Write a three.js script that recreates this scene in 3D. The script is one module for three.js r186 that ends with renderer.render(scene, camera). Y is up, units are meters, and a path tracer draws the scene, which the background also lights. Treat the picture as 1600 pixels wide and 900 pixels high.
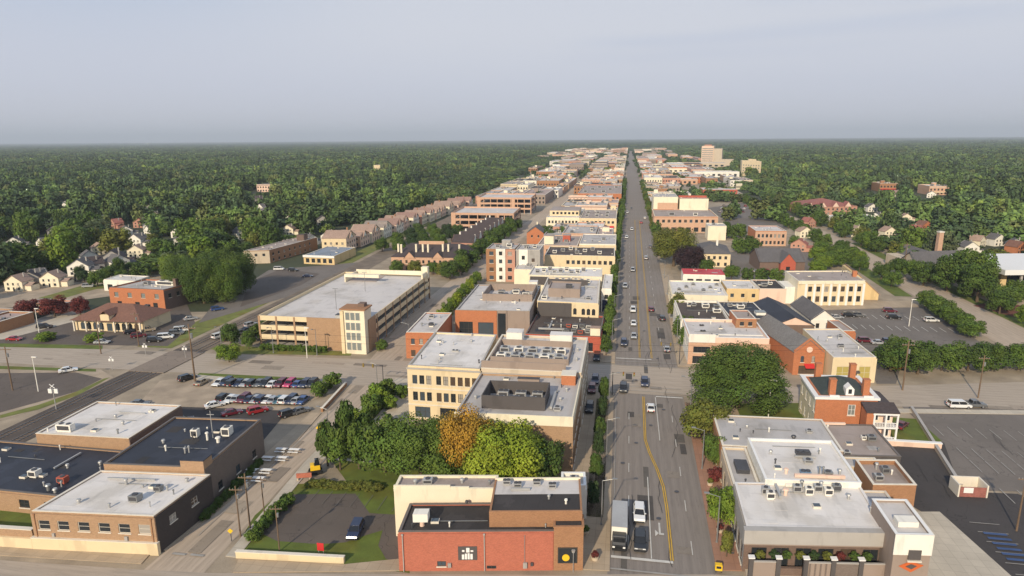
import * as THREE from 'three';
import { mergeGeometries } from 'three/addons/utils/BufferGeometryUtils.js';
import { FontLoader } from 'three/addons/loaders/FontLoader.js';
import { TextGeometry } from 'three/addons/geometries/TextGeometry.js';

// ---------- camera, sky, sun, haze, exposure ----------
const scene = new THREE.Scene();
const camera = new THREE.PerspectiveCamera(47.61, 16 / 9, 1, 60000);
camera.position.set(0, 62.6, 0);
camera.rotation.order = 'YXZ';
const RAD = Math.PI / 180;
camera.rotation.set(-12.84 * RAD, 10.07 * RAD, -0.394 * RAD);
camera.updateMatrixWorld(true); camera.updateProjectionMatrix();

const SUN_EL = 27, SUN_AZ = 13;            // degrees; azimuth measured left of straight behind the camera's street axis
const renderer = new THREE.WebGLRenderer({ antialias: true });
renderer.toneMapping = THREE.LinearToneMapping;
renderer.toneMappingExposure = 1.0;
renderer.shadowMap.enabled = true;
scene.fog = new THREE.FogExp2(new THREE.Color(0.78, 0.88, 1.0), 0.00009);

let seed = 12345;
const rnd = () => { seed = (seed * 1664525 + 1013904223) >>> 0; return seed / 4294967296; };
const rr = (a, b) => a + (b - a) * rnd();
const pick = (a) => a[Math.floor(rnd() * a.length)];
const hash2 = (x, y, s) => { let h = Math.imul(x, 374761393) + Math.imul(y, 668265263) + Math.imul(s, 982451653); h = Math.imul(h ^ (h >>> 13), 1274126177); return ((h ^ (h >>> 16)) >>> 0) / 4294967296; };
function vnoise(u, v, n, s) {            // value noise, period n cells over 0..1
  const x = u * n, y = v * n, xi = Math.floor(x), yi = Math.floor(y), a = x - xi, b = y - yi, f = a * a * (3 - 2 * a), g = b * b * (3 - 2 * b), m = (k) => ((k % n) + n) % n;
  const h = (i, j) => hash2(m(xi + i), m(yi + j), s);
  return (h(0, 0) * (1 - f) + h(1, 0) * f) * (1 - g) + (h(0, 1) * (1 - f) + h(1, 1) * f) * g;
}
const fbm = (u, v, n, s, o = 4) => { let t = 0, a = 0.5, w = 0; for (let i = 0; i < o; i++) { t += a * vnoise(u, v, n << i, s + i); w += a; a *= 0.5; } return t / w; };

function skyTexture() {
  const W = 1024, H = 512, d = new Float32Array(W * H * 4), L = (c) => new THREE.Color(c);
  const hor = new THREE.Color().setRGB(0.635, 0.645, 0.715), mid = new THREE.Color().setRGB(0.605, 0.64, 0.745), up = new THREE.Color().setRGB(0.36, 0.50, 0.70), zen = new THREE.Color().setRGB(0.20, 0.30, 0.50), cl = new THREE.Color().setRGB(0.69, 0.71, 0.775), c = new THREE.Color();
  for (let j = 0; j < H; j++) for (let i = 0; i < W; i++) {
    const el = ((j + 0.5) / H - 0.5) * Math.PI, e = Math.max(0, el) / (Math.PI / 2), u = i / W;
    c.copy(hor).lerp(mid, THREE.MathUtils.smoothstep(e, 0.0, 0.06)).lerp(up, THREE.MathUtils.smoothstep(e, 0.05, 0.19)).lerp(zen, THREE.MathUtils.smoothstep(e, 0.2, 0.7));
    // thin high cloud in long streaks
    const ph = (u - 0.5) * 2 * Math.PI, left = Math.atan2(-Math.cos(ph), -Math.sin(ph)) * 180 / Math.PI * -1 * -1, cv = fbm(u, ((j / H) * 2.2) % 1, 6, 7, 5) * 0.55 + fbm(u, ((j / H) * 9) % 1, 16, 31, 5) * 0.45;
    const dens = THREE.MathUtils.smoothstep(cv, 0.28, 0.56) * THREE.MathUtils.smoothstep(e, 0.02, 0.10) * 0.85 * (1 - 0.8 * THREE.MathUtils.smoothstep(left, 16, 44)) * (1 - 0.6 * e);
    c.lerp(cl, dens);
    const o = (j * W + i) * 4; d[o] = c.r; d[o + 1] = c.g; d[o + 2] = c.b; d[o + 3] = 1;
  }
  const t = new THREE.DataTexture(d, W, H, THREE.RGBAFormat, THREE.FloatType);
  t.mapping = THREE.EquirectangularReflectionMapping; t.magFilter = THREE.LinearFilter; t.minFilter = THREE.LinearFilter; t.needsUpdate = true;
  return t;
}
const SKY = skyTexture();
scene.background = SKY; scene.environment = SKY;
const sun = new THREE.DirectionalLight(new THREE.Color(1.0, 0.85, 0.64), 4.6);
{
  const e = SUN_EL * RAD, a = SUN_AZ * RAD, v = new THREE.Vector3(-Math.sin(a) * Math.cos(e), Math.sin(e), Math.cos(a) * Math.cos(e));
  sun.target.position.set(-20, 0, -250); sun.position.copy(sun.target.position).addScaledVector(v, 700);
  sun.castShadow = true; sun.shadow.mapSize.set(4096, 4096); sun.shadow.radius = 2;
  Object.assign(sun.shadow.camera, { left: -350, right: 350, top: 350, bottom: -350, near: 10, far: 1600 });
  scene.add(sun, sun.target);
}

// ---------- naming ----------
const counts = new Map();
const numbered = (n) => { const k = counts.get(n) ?? 0; counts.set(n, k + 1); return k ? n + '_' + String(k).padStart(3, '0') : n; };
function tag(o, label, category, group, kind) {
  o.userData = {}; if (label) o.userData.label = label; if (category) o.userData.category = category; if (group) o.userData.group = group; if (kind) o.userData.kind = kind; return o;
}
function thing(name, label, category, x = 0, y = 0, z = 0, turn = 0, group) {
  const o = new THREE.Group(); o.name = numbered(name); o.position.set(x, y, z); o.rotation.y = turn; scene.add(o); return tag(o, label, category, group);
}
function part(parent, name, geo, mat, pos) {
  const m = new THREE.Mesh(geo, mat); m.name = name; m.castShadow = m.receiveShadow = true; if (pos) m.position.copy(pos); parent.add(m); return m;
}
function copyOf(o, label, x, y, z, turn = 0, s = 1, group) {
  const c = o.clone(); c.name = numbered(o.name.replace(/_\d{3}$/, '')); c.position.set(x, y, z); c.rotation.y = turn; if (s.isVector3) c.scale.copy(s); else c.scale.setScalar(s);
  c.userData = { ...o.userData, label }; if (group) c.userData.group = group; scene.add(c); return c;
}
// photo pixel (1600 x 900) -> the point of the plane at height e that lies there
function P(px, py, e = 0) {
  const v = new THREE.Vector3(px / 800 - 1, 1 - py / 450, 0.5).unproject(camera).sub(camera.position), t = (e - camera.position.y) / v.y;
  return camera.position.clone().addScaledVector(v, t);
}

// ---------- textures (colour and grain of what surfaces are made of) ----------
function tex(size, fn, metres, srgb = true) {
  const d = new Uint8Array(size * size * 4);
  for (let j = 0; j < size; j++) for (let i = 0; i < size; i++) { const c = fn((i + 0.5) / size, (j + 0.5) / size), o = (j * size + i) * 4; for (let k = 0; k < 3; k++) { const x = Math.max(0, Math.min(1, c.length ? c[k] : c)); d[o + k] = 255 * (srgb ? (x < 0.0031308 ? 12.92 * x : 1.055 * Math.pow(x, 1 / 2.4) - 0.055) : x); } d[o + 3] = 255; }
  const t = new THREE.DataTexture(d, size, size); t.wrapS = t.wrapT = THREE.RepeatWrapping; t.magFilter = THREE.LinearFilter; t.minFilter = THREE.LinearMipmapLinearFilter; t.generateMipmaps = true;
  if (srgb) t.colorSpace = THREE.SRGBColorSpace; t.repeat.set(1 / metres, 1 / metres); t.needsUpdate = true; return t;
}
const at = (t, mu, mv = mu, rot = 0) => { const c = t.clone(); c.repeat.set(1 / mu, 1 / mv); c.rotation = rot; c.needsUpdate = true; return c; };
const S = (x, a, b) => THREE.MathUtils.smoothstep(x, a, b);
const T_mottle = tex(512, (u, v) => { const g = 0.80 + 0.16 * (fbm(u, v, 5, 1, 6) - 0.5) * 2 + 0.10 * (vnoise(u, v, 256, 9) - 0.5); return [g, g * 0.995, g * 0.985]; }, 14);
const T_asphalt = tex(1024, (u, v) => {
  let g = 0.78 + 0.26 * (fbm(u, v, 4, 3, 6) - 0.5) + 0.16 * (vnoise(u, v, 512, 5) - 0.5);
  const w = fbm(u, v, 6, 44, 4), cr = Math.abs(fbm(u, v, 7, 61, 5) - 0.5), seal = Math.abs(fbm((u + 0.3) % 1, v, 4, 97, 4) - 0.5);
  if (cr < 0.004) g *= 0.72; if (seal < 0.0035) g *= 0.6; if (w > 0.62) g *= 0.93; 
  return [g, g * 0.985, g * 0.96];
}, 26);
const T_road = tex(1024, (u, v) => {       // worn wheel paths, oil and sealed cracks run along v
  const lane = Math.cos(u * Math.PI * 2 * 2), oil = S(Math.cos(u * Math.PI * 2) * -1, 0.75, 1) * (0.5 + fbm(u, v, 8, 13, 3));
  let g = 0.84 + 0.05 * lane + 0.22 * (fbm(u, v, 5, 3, 6) - 0.5) + 0.12 * (vnoise(u, v, 512, 5) - 0.5) - 0.10 * oil + 0.16 * (vnoise(u, v, 16, 71) - 0.5) * vnoise(u, v, 4, 8);
  const st = fbm(u, v * 0.0 + vnoise(u, v, 3, 2) * 0.02, 24, 19, 3); g += 0.10 * (st - 0.5);
  const cr = Math.abs(fbm(u, v, 6, 61, 5) - 0.5); if (cr < 0.0035) g *= 0.72;
  return [g, g * 0.985, g * 0.965];
}, 3.6);
const T_concrete = tex(512, (u, v) => { let g = 0.86 + 0.22 * (fbm(u, v, 6, 21, 5) - 0.5) + 0.08 * (vnoise(u, v, 256, 2) - 0.5); const j = Math.min((u * 8) % 1, (v * 8) % 1); if (j < 0.045) g *= 0.8; g *= 0.95 + 0.1 * hash2(Math.floor(u * 8), Math.floor(v * 8), 3); return [g, g * 0.98, g * 0.94]; }, 14);
const T_roof = tex(1024, (u, v) => {
  let g = 0.90 + 0.12 * (fbm(u, v, 5, 33, 5) - 0.5) + 0.05 * (vnoise(u, v, 256, 2) - 0.5);
  const st = S(fbm(u, v, 4, 51, 6), 0.53, 0.72), p = S(fbm(u, v, 9, 77, 4), 0.60, 0.72); g *= 1 - 0.10 * st - 0.10 * p - 0.10 * S(fbm((u * 1) % 1, (v * 0.25) % 1, 24, 88, 3), 0.60, 0.75);
  const seam = Math.abs(((v * 12) % 1) - 0.5); if (seam > 0.485) g *= 0.9;
  return [g, g * (0.99 - 0.02 * st), g * (0.975 - 0.06 * st)];
}, 30);
const T_tar = tex(512, (u, v) => { let g = 0.62 + 0.5 * (fbm(u, v, 4, 15, 6) - 0.5) + 0.15 * (vnoise(u, v, 256, 2) - 0.5); const seam = Math.abs(((u * 10) % 1) - 0.5); if (seam > 0.48) g *= 0.8; if (fbm(u, v, 6, 91, 4) > 0.66) g *= 1.35; return g; }, 22);
const T_brick = tex(512, (u, v) => {
  const r = Math.floor(v * 64), c = Math.floor(u * 24 + (r % 2) * 0.5), fu = (u * 24 + (r % 2) * 0.5) % 1, fv = (v * 64) % 1;
  let g = 0.80 + 0.20 * (hash2(c % 24, r, 4) - 0.5) + 0.14 * (fbm(u, v, 4, 17, 5) - 0.5); if (fv < 0.14 || fu < 0.05) g = g * 0.8 + 0.1; return [g, g * (0.97 + 0.05 * hash2(c % 24, r, 8)), g * 0.98];
}, 5.2);
const T_stucco = tex(512, (u, v) => { const g = 0.88 + 0.12 * (fbm(u, v, 5, 27, 5) - 0.5) + 0.06 * (vnoise(u, v, 256, 2) - 0.5) - 0.10 * S(fbm(u, (v * 0.25) % 1, 12, 63, 4), 0.58, 0.75); return [g, g * 0.99, g * 0.96]; }, 12);
const T_grass = tex(512, (u, v) => { const f = fbm(u, v, 8, 41, 6), q = fbm(u, v, 3, 12, 4), g = 0.70 + 0.5 * (f - 0.5) + 0.2 * (vnoise(u, v, 256, 2) - 0.5), y = S(q, 0.45, 0.7); return [g * (0.86 + 0.22 * y), g, g * (0.8 - 0.15 * y)]; }, 16);
const T_shingle = tex(512, (u, v) => { const r = Math.floor(v * 40), c = Math.floor(u * 26 + (r % 2) * 0.5); let g = 0.76 + 0.26 * (hash2(c % 26, r, 6) - 0.5) + 0.2 * (fbm(u, v, 4, 29, 4) - 0.5); if ((v * 40) % 1 < 0.16) g *= 0.8; return g; }, 8);
const T_dirt = tex(512, (u, v) => { const g = 0.75 + 0.5 * (fbm(u, v, 6, 57, 6) - 0.5) + 0.16 * (vnoise(u, v, 256, 2) - 0.5); return [g, g * 0.97, g * 0.9]; }, 18);

// ---------- materials ----------
const lin = (r, g, b) => new THREE.Color().setRGB(r, g, b);
const mats = new Map();
function M(map, r, g, b, rough = 0.9, extra) {
  const k = [map?.uuid, r, g, b, rough, JSON.stringify(extra ?? 0)].join();
  if (!mats.has(k)) mats.set(k, new THREE.MeshStandardMaterial({ map: map ?? null, color: lin(r, g, b), roughness: rough, ...(extra ?? {}) }));
  return mats.get(k);
}
const m = {
  tan: M(T_brick, 0.47, 0.30, 0.18), orange: M(T_brick, 0.57, 0.215, 0.10), redPaint: M(T_brick, 0.54, 0.175, 0.11), shadedBrick: M(T_brick, 0.075, 0.06, 0.055), dimWall: M(T_brick, 0.22, 0.175, 0.15), brown: M(T_brick, 0.42, 0.22, 0.115), darkBrick: M(T_brick, 0.22, 0.15, 0.12), pinkBrick: M(T_brick, 0.62, 0.33, 0.24), peach: M(T_brick, 0.70, 0.44, 0.30), red: M(T_brick, 0.55, 0.13, 0.08),  // the near-black and dim bricks have right-wall shade worked into their colour
  cream: M(T_stucco, 0.80, 0.655, 0.43), creamPale: M(T_stucco, 0.88, 0.80, 0.62), white: M(T_stucco, 0.88, 0.85, 0.78), grey: M(T_stucco, 0.42, 0.40, 0.38), taupe: M(T_stucco, 0.34, 0.27, 0.23), charcoal: M(T_stucco, 0.10, 0.09, 0.09), pink: M(T_stucco, 0.86, 0.62, 0.50), yellow: M(T_stucco, 0.74, 0.55, 0.29), stone: M(T_stucco, 0.62, 0.52, 0.40),
  roofWhite: M(T_roof, 0.78, 0.75, 0.72, 0.7), roofGrey: M(T_roof, 0.50, 0.48, 0.47, 0.8), roofPale: M(T_roof, 0.64, 0.61, 0.59, 0.8), roofTaupe: M(T_roof, 0.40, 0.34, 0.31, 0.85), roofBlack: M(T_tar, 0.060, 0.052, 0.050, 0.85), roofNavy: M(T_tar, 0.040, 0.045, 0.064, 0.65), roofBrown: M(T_tar, 0.13, 0.10, 0.085, 0.9),
  coping: M(T_stucco, 0.80, 0.74, 0.64, 0.6), copingGrey: M(T_stucco, 0.45, 0.43, 0.41, 0.6), copingDark: M(T_stucco, 0.16, 0.14, 0.13, 0.6),
  frame: M(null, 0.62, 0.58, 0.50, 0.5), frameDark: M(null, 0.05, 0.045, 0.04, 0.5), glass: M(null, 0.025, 0.03, 0.035, 0.12, { metalness: 0 }), glassBlue: M(null, 0.06, 0.08, 0.10, 0.1), glassWarm: M(null, 0.10, 0.07, 0.05, 0.2), blind: M(null, 0.34, 0.31, 0.27, 0.35), glassPale: M(null, 0.20, 0.22, 0.21, 0.15),
  metal: M(T_mottle, 0.55, 0.55, 0.54, 0.45, { metalness: 0.3 }), metalDark: M(T_mottle, 0.10, 0.10, 0.11, 0.5, { metalness: 0.3 }), steel: M(T_mottle, 0.36, 0.37, 0.37, 0.45, { metalness: 0.5 }),
  shGrey: M(T_shingle, 0.16, 0.15, 0.15), shBrown: M(T_shingle, 0.24, 0.12, 0.085), shGreen: M(T_shingle, 0.055, 0.075, 0.070), shTan: M(T_shingle, 0.46, 0.32, 0.25), shDark: M(T_shingle, 0.085, 0.065, 0.065), shRed: M(T_shingle, 0.40, 0.15, 0.12),
  wood: M(T_dirt, 0.22, 0.15, 0.10), black: M(null, 0.012, 0.012, 0.013, 0.6), whitePaint: M(null, 0.78, 0.77, 0.74, 0.5), yellowPaint: M(null, 0.80, 0.50, 0.02, 0.5), redPaintFlat: M(null, 0.55, 0.03, 0.03, 0.5), bark: M(T_dirt, 0.13, 0.095, 0.065, 0.95),
};

// ---------- geometry helpers ----------
const _v = new THREE.Vector3(), _n = new THREE.Vector3();
function boxUV(g) {       // uv in metres, chosen by the way each face points
  const p = g.attributes.position, n = g.attributes.normal, uv = new Float32Array(p.count * 2);
  for (let i = 0; i < p.count; i++) {
    _n.fromBufferAttribute(n, i); _v.fromBufferAttribute(p, i);
    if (Math.abs(_n.y) > 0.75) { uv[2 * i] = _v.x; uv[2 * i + 1] = _v.z; }
    else if (Math.abs(_n.y) > 0.15) { const h = Math.hypot(_n.x, _n.z); uv[2 * i] = (_v.x * -_n.z + _v.z * _n.x) / h; uv[2 * i + 1] = _v.y / Math.max(0.3, h); }
    else { uv[2 * i] = _v.x * -_n.z + _v.z * _n.x; uv[2 * i + 1] = _v.y; }
  }
  g.setAttribute('uv', new THREE.BufferAttribute(uv, 2)); return g;
}
function finish(g, M4) { if (g.index) g = g.toNonIndexed(); for (const k of Object.keys(g.attributes)) if (k !== 'position') g.deleteAttribute(k); if (M4) g.applyMatrix4(M4); g.computeVertexNormals(); return boxUV(g); }
const merge = (l) => l.length === 1 ? l[0] : mergeGeometries(l.map((g) => { const q = g.index ? g.toNonIndexed() : g; for (const k of Object.keys(q.attributes)) if (k !== 'position') q.deleteAttribute(k); return q; }));
// box from ranges; z0 > z1 not required
function bx(x0, x1, y0, y1, z0, z1) { const g = new THREE.BoxGeometry(Math.abs(x1 - x0), Math.abs(y1 - y0), Math.abs(z1 - z0)); g.translate((x0 + x1) / 2, (y0 + y1) / 2, (z0 + z1) / 2); return g; }
function cyl(x, y, z, r0, r1, h, n = 8) { const g = new THREE.CylinderGeometry(r1, r0, h, n); g.translate(x, y + h / 2, z); return g; }
function bar(a, b, r, n = 6) { const d = new THREE.Vector3().subVectors(b, a), l = d.length(), g = new THREE.CylinderGeometry(r, r, l, n); g.translate(0, l / 2, 0); g.applyQuaternion(new THREE.Quaternion().setFromUnitVectors(new THREE.Vector3(0, 1, 0), d.normalize())); g.translate(a.x, a.y, a.z); return g; }
const V3 = (x, y, z) => new THREE.Vector3(x, y, z);
// flat polygon sheet (list of [x, n], n = metres ahead) with its top at y and thickness t down to the ground
let layers = 0;      // every sheet lies a little above the one before it
function sheet(name, pts, y, mat, label, opt = {}) {
  if (!opt.t && y > 0) y += 0.0008 * (layers++ % 90);
  const s = new THREE.Shape(pts.map(([x, n]) => new THREE.Vector2(x, n)));
  for (const h of opt.holes ?? []) s.holes.push(new THREE.Path(h.map(([x, n]) => new THREE.Vector2(x, n))));
  let g = opt.t ? new THREE.ExtrudeGeometry(s, { depth: opt.t, bevelEnabled: false }) : new THREE.ShapeGeometry(s);
  g.rotateX(-Math.PI / 2); g.translate(0, opt.t ? y - opt.t : y, 0);
  g = finish(g);
  const o = part(scene, numbered(name), g, mat); return tag(o, label, opt.category, opt.group, opt.kind ?? 'structure');
}
const rect = (x0, x1, n0, n1) => [[x0, n0], [x1, n0], [x1, n1], [x0, n1]];
const px = (list, e = 0) => list.map(([a, b]) => { const p = P(a, b, e); return [p.x, -p.z]; });
// ---------- buildings ----------
// A, B, D = front-left, front-right, back-left corners as [x, metres ahead]; local u runs A to B, v runs A to D, y up
class Bldg {
  constructor(name, label, o) {
    const [A, B, D] = [o.A, o.B, o.D].map(([x, n]) => V3(x, 0, -n));
    this.U = B.clone().sub(A); this.w = this.U.length(); this.U.normalize();
    this.V = D.clone().sub(A); this.d = this.V.length(); this.V.normalize();
    this.M = new THREE.Matrix4().makeBasis(this.U, V3(0, 1, 0), this.V.clone().negate());
    this.o = Object.assign({ ph: 0.6, pt: 0.3, base: 0 }, o);
    this.g = thing(name, label, o.category ?? 'building', A.x, 0, A.z, 0, o.group);
    this.cache = new Map();
    if (!o.bare) this.shell();
  }
  // repairs and small fittings of a flat roof
  clutter() {
    const o = this.o, { w, d } = this, y = o.h - o.ph + 0.06, A = w * d, keep = seed; seed = Math.round(Math.abs(this.g.position.x * 91 + this.g.position.z * 173)) + 5;
    const dk = [m.roofBlack, m.roofNavy, m.roofBrown].includes(o.roof), tones = dk ? [m.roofBlack, m.roofNavy, M(T_tar, 0.075, 0.068, 0.066, 0.85), M(T_tar, 0.06, 0.058, 0.062, 0.8)] : o.roof === m.roofWhite ? [m.roofWhite, M(T_roof, 0.70, 0.67, 0.64, 0.8), M(T_roof, 0.74, 0.72, 0.70, 0.7), m.roofWhite] : [o.roof, m.roofGrey, M(T_roof, 0.56, 0.53, 0.51, 0.8), o.roof];
    for (let i = 0; i < Math.min(5, Math.round(A / 90)); i++) { const pw = rr(1, 4), pd = rr(0.8, 3), u = rr(0.8, Math.max(0.9, w - pw - 0.8)), v = rr(0.8, Math.max(0.9, d - pd - 0.8)); if (u + pw < w - 0.4 && v + pd < d - 0.4) this.box('roof_patch', u, u + pw, y, y + 0.012 + i * 0.004, v, v + pd, tones[i % 4]); }
    for (let i = 0; i < Math.min(7, Math.round(A / 60)); i++) this.vent(rr(0.8, w - 0.8), rr(0.8, d - 0.8), rr(0.3, 0.9), rr(0.07, 0.16), pick([m.metal, m.steel, m.white, m.metalDark]));
    for (let i = 0; i < Math.min(3, Math.round(A / 200)); i++) { const u = rr(1.5, w - 2), v = rr(1.5, d - 2); const k = this.add('skylight', bx(u - 0.6, u + 0.6, y, y + 0.35, -v + 0.5, -v - 0.5), m.coping); this.add('pane', bx(u - 0.5, u + 0.5, y + 0.35, y + 0.42, -v + 0.4, -v - 0.4), m.glassBlue, k); }
    if (A > 150) { const v = rr(2, d - 2), a = rr(1, w * 0.4); this.add('conduit', merge([bx(a, Math.min(w - 1, a + rr(4, 10)), y + 0.08, y + 0.16, -v + 0.05, -v - 0.05)]), m.steel); }
    seed = keep;
  }
  loc(u, y, v) { return V3(u, y, -v).applyMatrix4(this.M); }
  add(name, geo, mat, parent = this.g, pos) { return part(parent, name, finish(geo, this.M), mat, pos); }
  box(name, u0, u1, y0, y1, v0, v1, mat, parent) { return this.add(name, bx(u0, u1, y0, y1, -v0, -v1), mat, parent); }
  faceLen(f) { return f === 'front' || f === 'back' ? this.w : this.d; }
  // (s along the face, y, n outwards) -> local x, y, z
  fmap(f, s, y, n) { return f === 'front' ? [s, y, n] : f === 'right' ? [this.w + n, y, -s] : f === 'left' ? [-n, y, -(this.d - s)] : [this.w - s, y, -(this.d + n)]; }
  fmat(f) { // matrix from face space (s, y, n) to local
    const X = V3(...this.fmap(f, 1, 0, 0)).sub(V3(...this.fmap(f, 0, 0, 0))), N = V3(...this.fmap(f, 0, 0, 1)).sub(V3(...this.fmap(f, 0, 0, 0))), O = V3(...this.fmap(f, 0, 0, 0));
    return new THREE.Matrix4().makeBasis(X, V3(0, 1, 0), N).setPosition(O);
  }
  shell() {
    const o = this.o, { w, d } = this, top = o.h - o.ph;
    this.box(o.wallName ?? 'wall', 0, w, o.base, top, 0, d, o.wall);
    if (o.roof) {
      this.roof = this.box('roof', o.pt, w - o.pt, top, top + 0.06, o.pt, d - o.pt, o.roof);
      if (o.ph > 0.1) {
        const t = o.pt, q = (k, y0, y1) => [bx(-k, w + k, y0, y1, k, -t - k), bx(-k, w + k, y0, y1, -d + t + k, -d - k), bx(-k, t + k, y0, y1, -t - k, -d + t + k), bx(w - t - k, w + k, y0, y1, -t - k, -d + t + k)];
        this.add('parapet', merge(q(0, top, o.h - 0.1)), o.parapet ?? o.wall);
        this.add('coping', merge(q(0.06, o.h - 0.1, o.h)), o.coping ?? m.coping);
      }
      if (o.A[1] < 540 && this.w * this.d > 50 && !o.plain) this.clutter();
    }
  }
  // a wall skin in front of one face with openings; each opening gets its window
  facade(f, y0, y1, wins = [], mat = this.o.wall, t = 0.22, s0 = 0, s1 = this.faceLen(f), name = 'facade') {
    const e = f === 'front' || f === 'back' ? t : 0, sh = new THREE.Shape([[s0 - (s0 === 0 ? e : 0), y0], [s1 + (s1 === this.faceLen(f) ? e : 0), y0], [s1 + (s1 === this.faceLen(f) ? e : 0), y1], [s0 - (s0 === 0 ? e : 0), y1]].map((q) => new THREE.Vector2(...q)));
    for (const q of wins) {
      if (q.y <= y0) q.y = y0 + 0.02;
      const h = new THREE.Path(); h.moveTo(q.s - q.w / 2, q.y); h.lineTo(q.s + q.w / 2, q.y);
      if (q.arch) { h.lineTo(q.s + q.w / 2, q.y + q.h - q.w / 2); h.absarc(q.s, q.y + q.h - q.w / 2, q.w / 2, 0, Math.PI, false); } else { h.lineTo(q.s + q.w / 2, q.y + q.h); h.lineTo(q.s - q.w / 2, q.y + q.h); }
      h.lineTo(q.s - q.w / 2, q.y); sh.holes.push(h);
    }
    const g = new THREE.ExtrudeGeometry(sh, { depth: t, bevelEnabled: false, curveSegments: 6 }); g.translate(0, 0, 0.003);
    g.applyMatrix4(this.fmat(f));
    const p = this.add(name, g, mat);
    for (const q of wins) this.window(f, q);
    return p;
  }
  window(f, q) {
    const F = this.fmat(f), key = [f, q.w, q.h, q.kind, q.arch].join(), kind = q.kind ?? 'window';
    if (!this.cache.has(key)) {
      const { w, h } = q, b = Math.min(0.09, w * 0.08), n0 = 0.06, n1 = 0.13, l = [bx(-w / 2, w / 2, 0, b, n0, n1), bx(-w / 2, -w / 2 + b, b, h - b, n0, n1), bx(w / 2 - b, w / 2, b, h - b, n0, n1)];
      if (!q.arch) l.push(bx(-w / 2, w / 2, h - b, h, n0, n1));
      if (q.split !== 0 && w > 1.1) { const k = Math.max(1, Math.round(w / 1.3)); for (let i = 1; i <= k - (w > 1.7 ? 1 : 0); i++) { const x = k === 1 ? 0 : -w / 2 + (w * i) / k; if (Math.abs(x) < w / 2 - 0.2) l.push(bx(x - 0.035, x + 0.035, b, h - b, n0, n1)); } }
      if (q.bar !== 0) l.push(bx(-w / 2 + b, w / 2 - b, h * 0.52 - 0.03, h * 0.52 + 0.03, n0, n1 - 0.01));
      const fin = (g) => finish(g.applyMatrix4(F.clone().setPosition(0, 0, 0)), this.M);
      const sill = q.sill === 0 ? null : fin(bx(-w / 2 - 0.12, w / 2 + 0.12, -0.14, -0.01, 0.16, 0.34));
      this.cache.set(key, { fr: fin(merge(l)), pane: fin(bx(-w / 2 + 0.02, w / 2 - 0.02, 0.02, h - 0.02, 0.075, 0.095)), sill });
    }
    const c = this.cache.get(key), pos = V3(...this.fmap(f, q.s, q.y, 0)).applyMatrix4(this.M);
    const win = part(this.g, kind, c.fr, q.frame ?? this.o.frame ?? m.frameDark, pos);
    const gv = hash2(Math.round(q.s * 37 + this.g.position.x * 11), Math.round(q.y * 53 + this.g.position.z * 7), 12); part(win, 'pane', c.pane, q.glass ?? (gv < 0.62 ? m.glass : gv < 0.78 ? m.glassBlue : gv < 0.9 ? m.glassWarm : m.blind));
    if (c.sill) part(win, 'sill', c.sill, this.o.sill ?? m.coping);
    return win;
  }
  pipe(f, s, y1, mat = m.grey, n = 0.3) { return this.add('downpipe', merge([bx(s - 0.06, s + 0.06, 0.1, y1, n - 0.05, n + 0.05), bx(s - 0.14, s + 0.14, y1, y1 + 0.22, n - 0.08, n + 0.08)]).applyMatrix4(this.fmat(f)), mat); }
  fixture(f, s, y, w, h, mat = m.grey, n = 0.24) { return this.add('wall_box', bx(s - w / 2, s + w / 2, y, y + h, n, n + 0.22).applyMatrix4(this.fmat(f)), mat); }
  // roof kit
  unit(u, v, w = 2.2, d = 1.6, h = 1.3, mat = m.metal, y = this.o.h - this.o.ph + 0.06) {
    const p = this.add('rooftop_unit', merge([bx(u - w / 2, u + w / 2, y + 0.25, y + h, -v + d / 2, -v - d / 2), bx(u - w / 2 + 0.15, u + w / 2 - 0.15, y, y + 0.25, -v + d / 2 - 0.15, -v - d / 2 + 0.15)]), mat, this.g);
    const k = w > d * 1.3 ? 2 : 1; for (let i = 0; i < k; i++) { const x = u + (k === 2 ? (i - 0.5) * w * 0.48 : 0), r = Math.min(d, w) * 0.34; this.add('fan', merge([cyl(x, y + h, -v, r, r, 0.14, 12)]), m.metalDark, p); }
    this.add('grille', bx(u - w * 0.4, u + w * 0.4, y + 0.4, y + h * 0.85, -v + d / 2, -v + d / 2 + 0.03), m.metalDark, p);
    return p;
  }
  vent(u, v, h = 0.9, r = 0.22, mat = m.metal, y = this.o.h - this.o.ph + 0.06) { return this.add('vent_pipe', merge([cyl(u, y, -v, r, r, h, 10), cyl(u, y + h, -v, r * 1.7, r * 1.3, 0.22, 10)]), mat); }
  duct(u0, u1, v0, v1, h = 0.6, mat = m.metal, y = this.o.h - this.o.ph + 0.26) { return this.add('duct', bx(u0, u1, y, y + h, -v0, -v1), mat); }
  // raised block on the roof (a stair house, a lift house, a screen)
  block(name, u0, u1, v0, v1, y0, y1, mat, roofMat, parent) {
    const b = this.box(name, u0, u1, y0, y1, v0, v1, mat, parent);
    if (roofMat) { this.box('roof', u0 - 0.08, u1 + 0.08, y1, y1 + 0.12, v0 - 0.08, v1 + 0.08, roofMat, b); }
    return b;
  }
  screen(u0, u1, v0, v1, y0, y1, mat, t = 0.2) { return this.add('roof_screen', merge([bx(u0, u1, y0, y1, -v0, -v0 - t), bx(u0, u1, y0, y1, -v1 + t, -v1), bx(u0, u0 + t, y0, y1, -v0 - t, -v1 + t), bx(u1 - t, u1, y0, y1, -v0 - t, -v1 + t)]), mat); }
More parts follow.
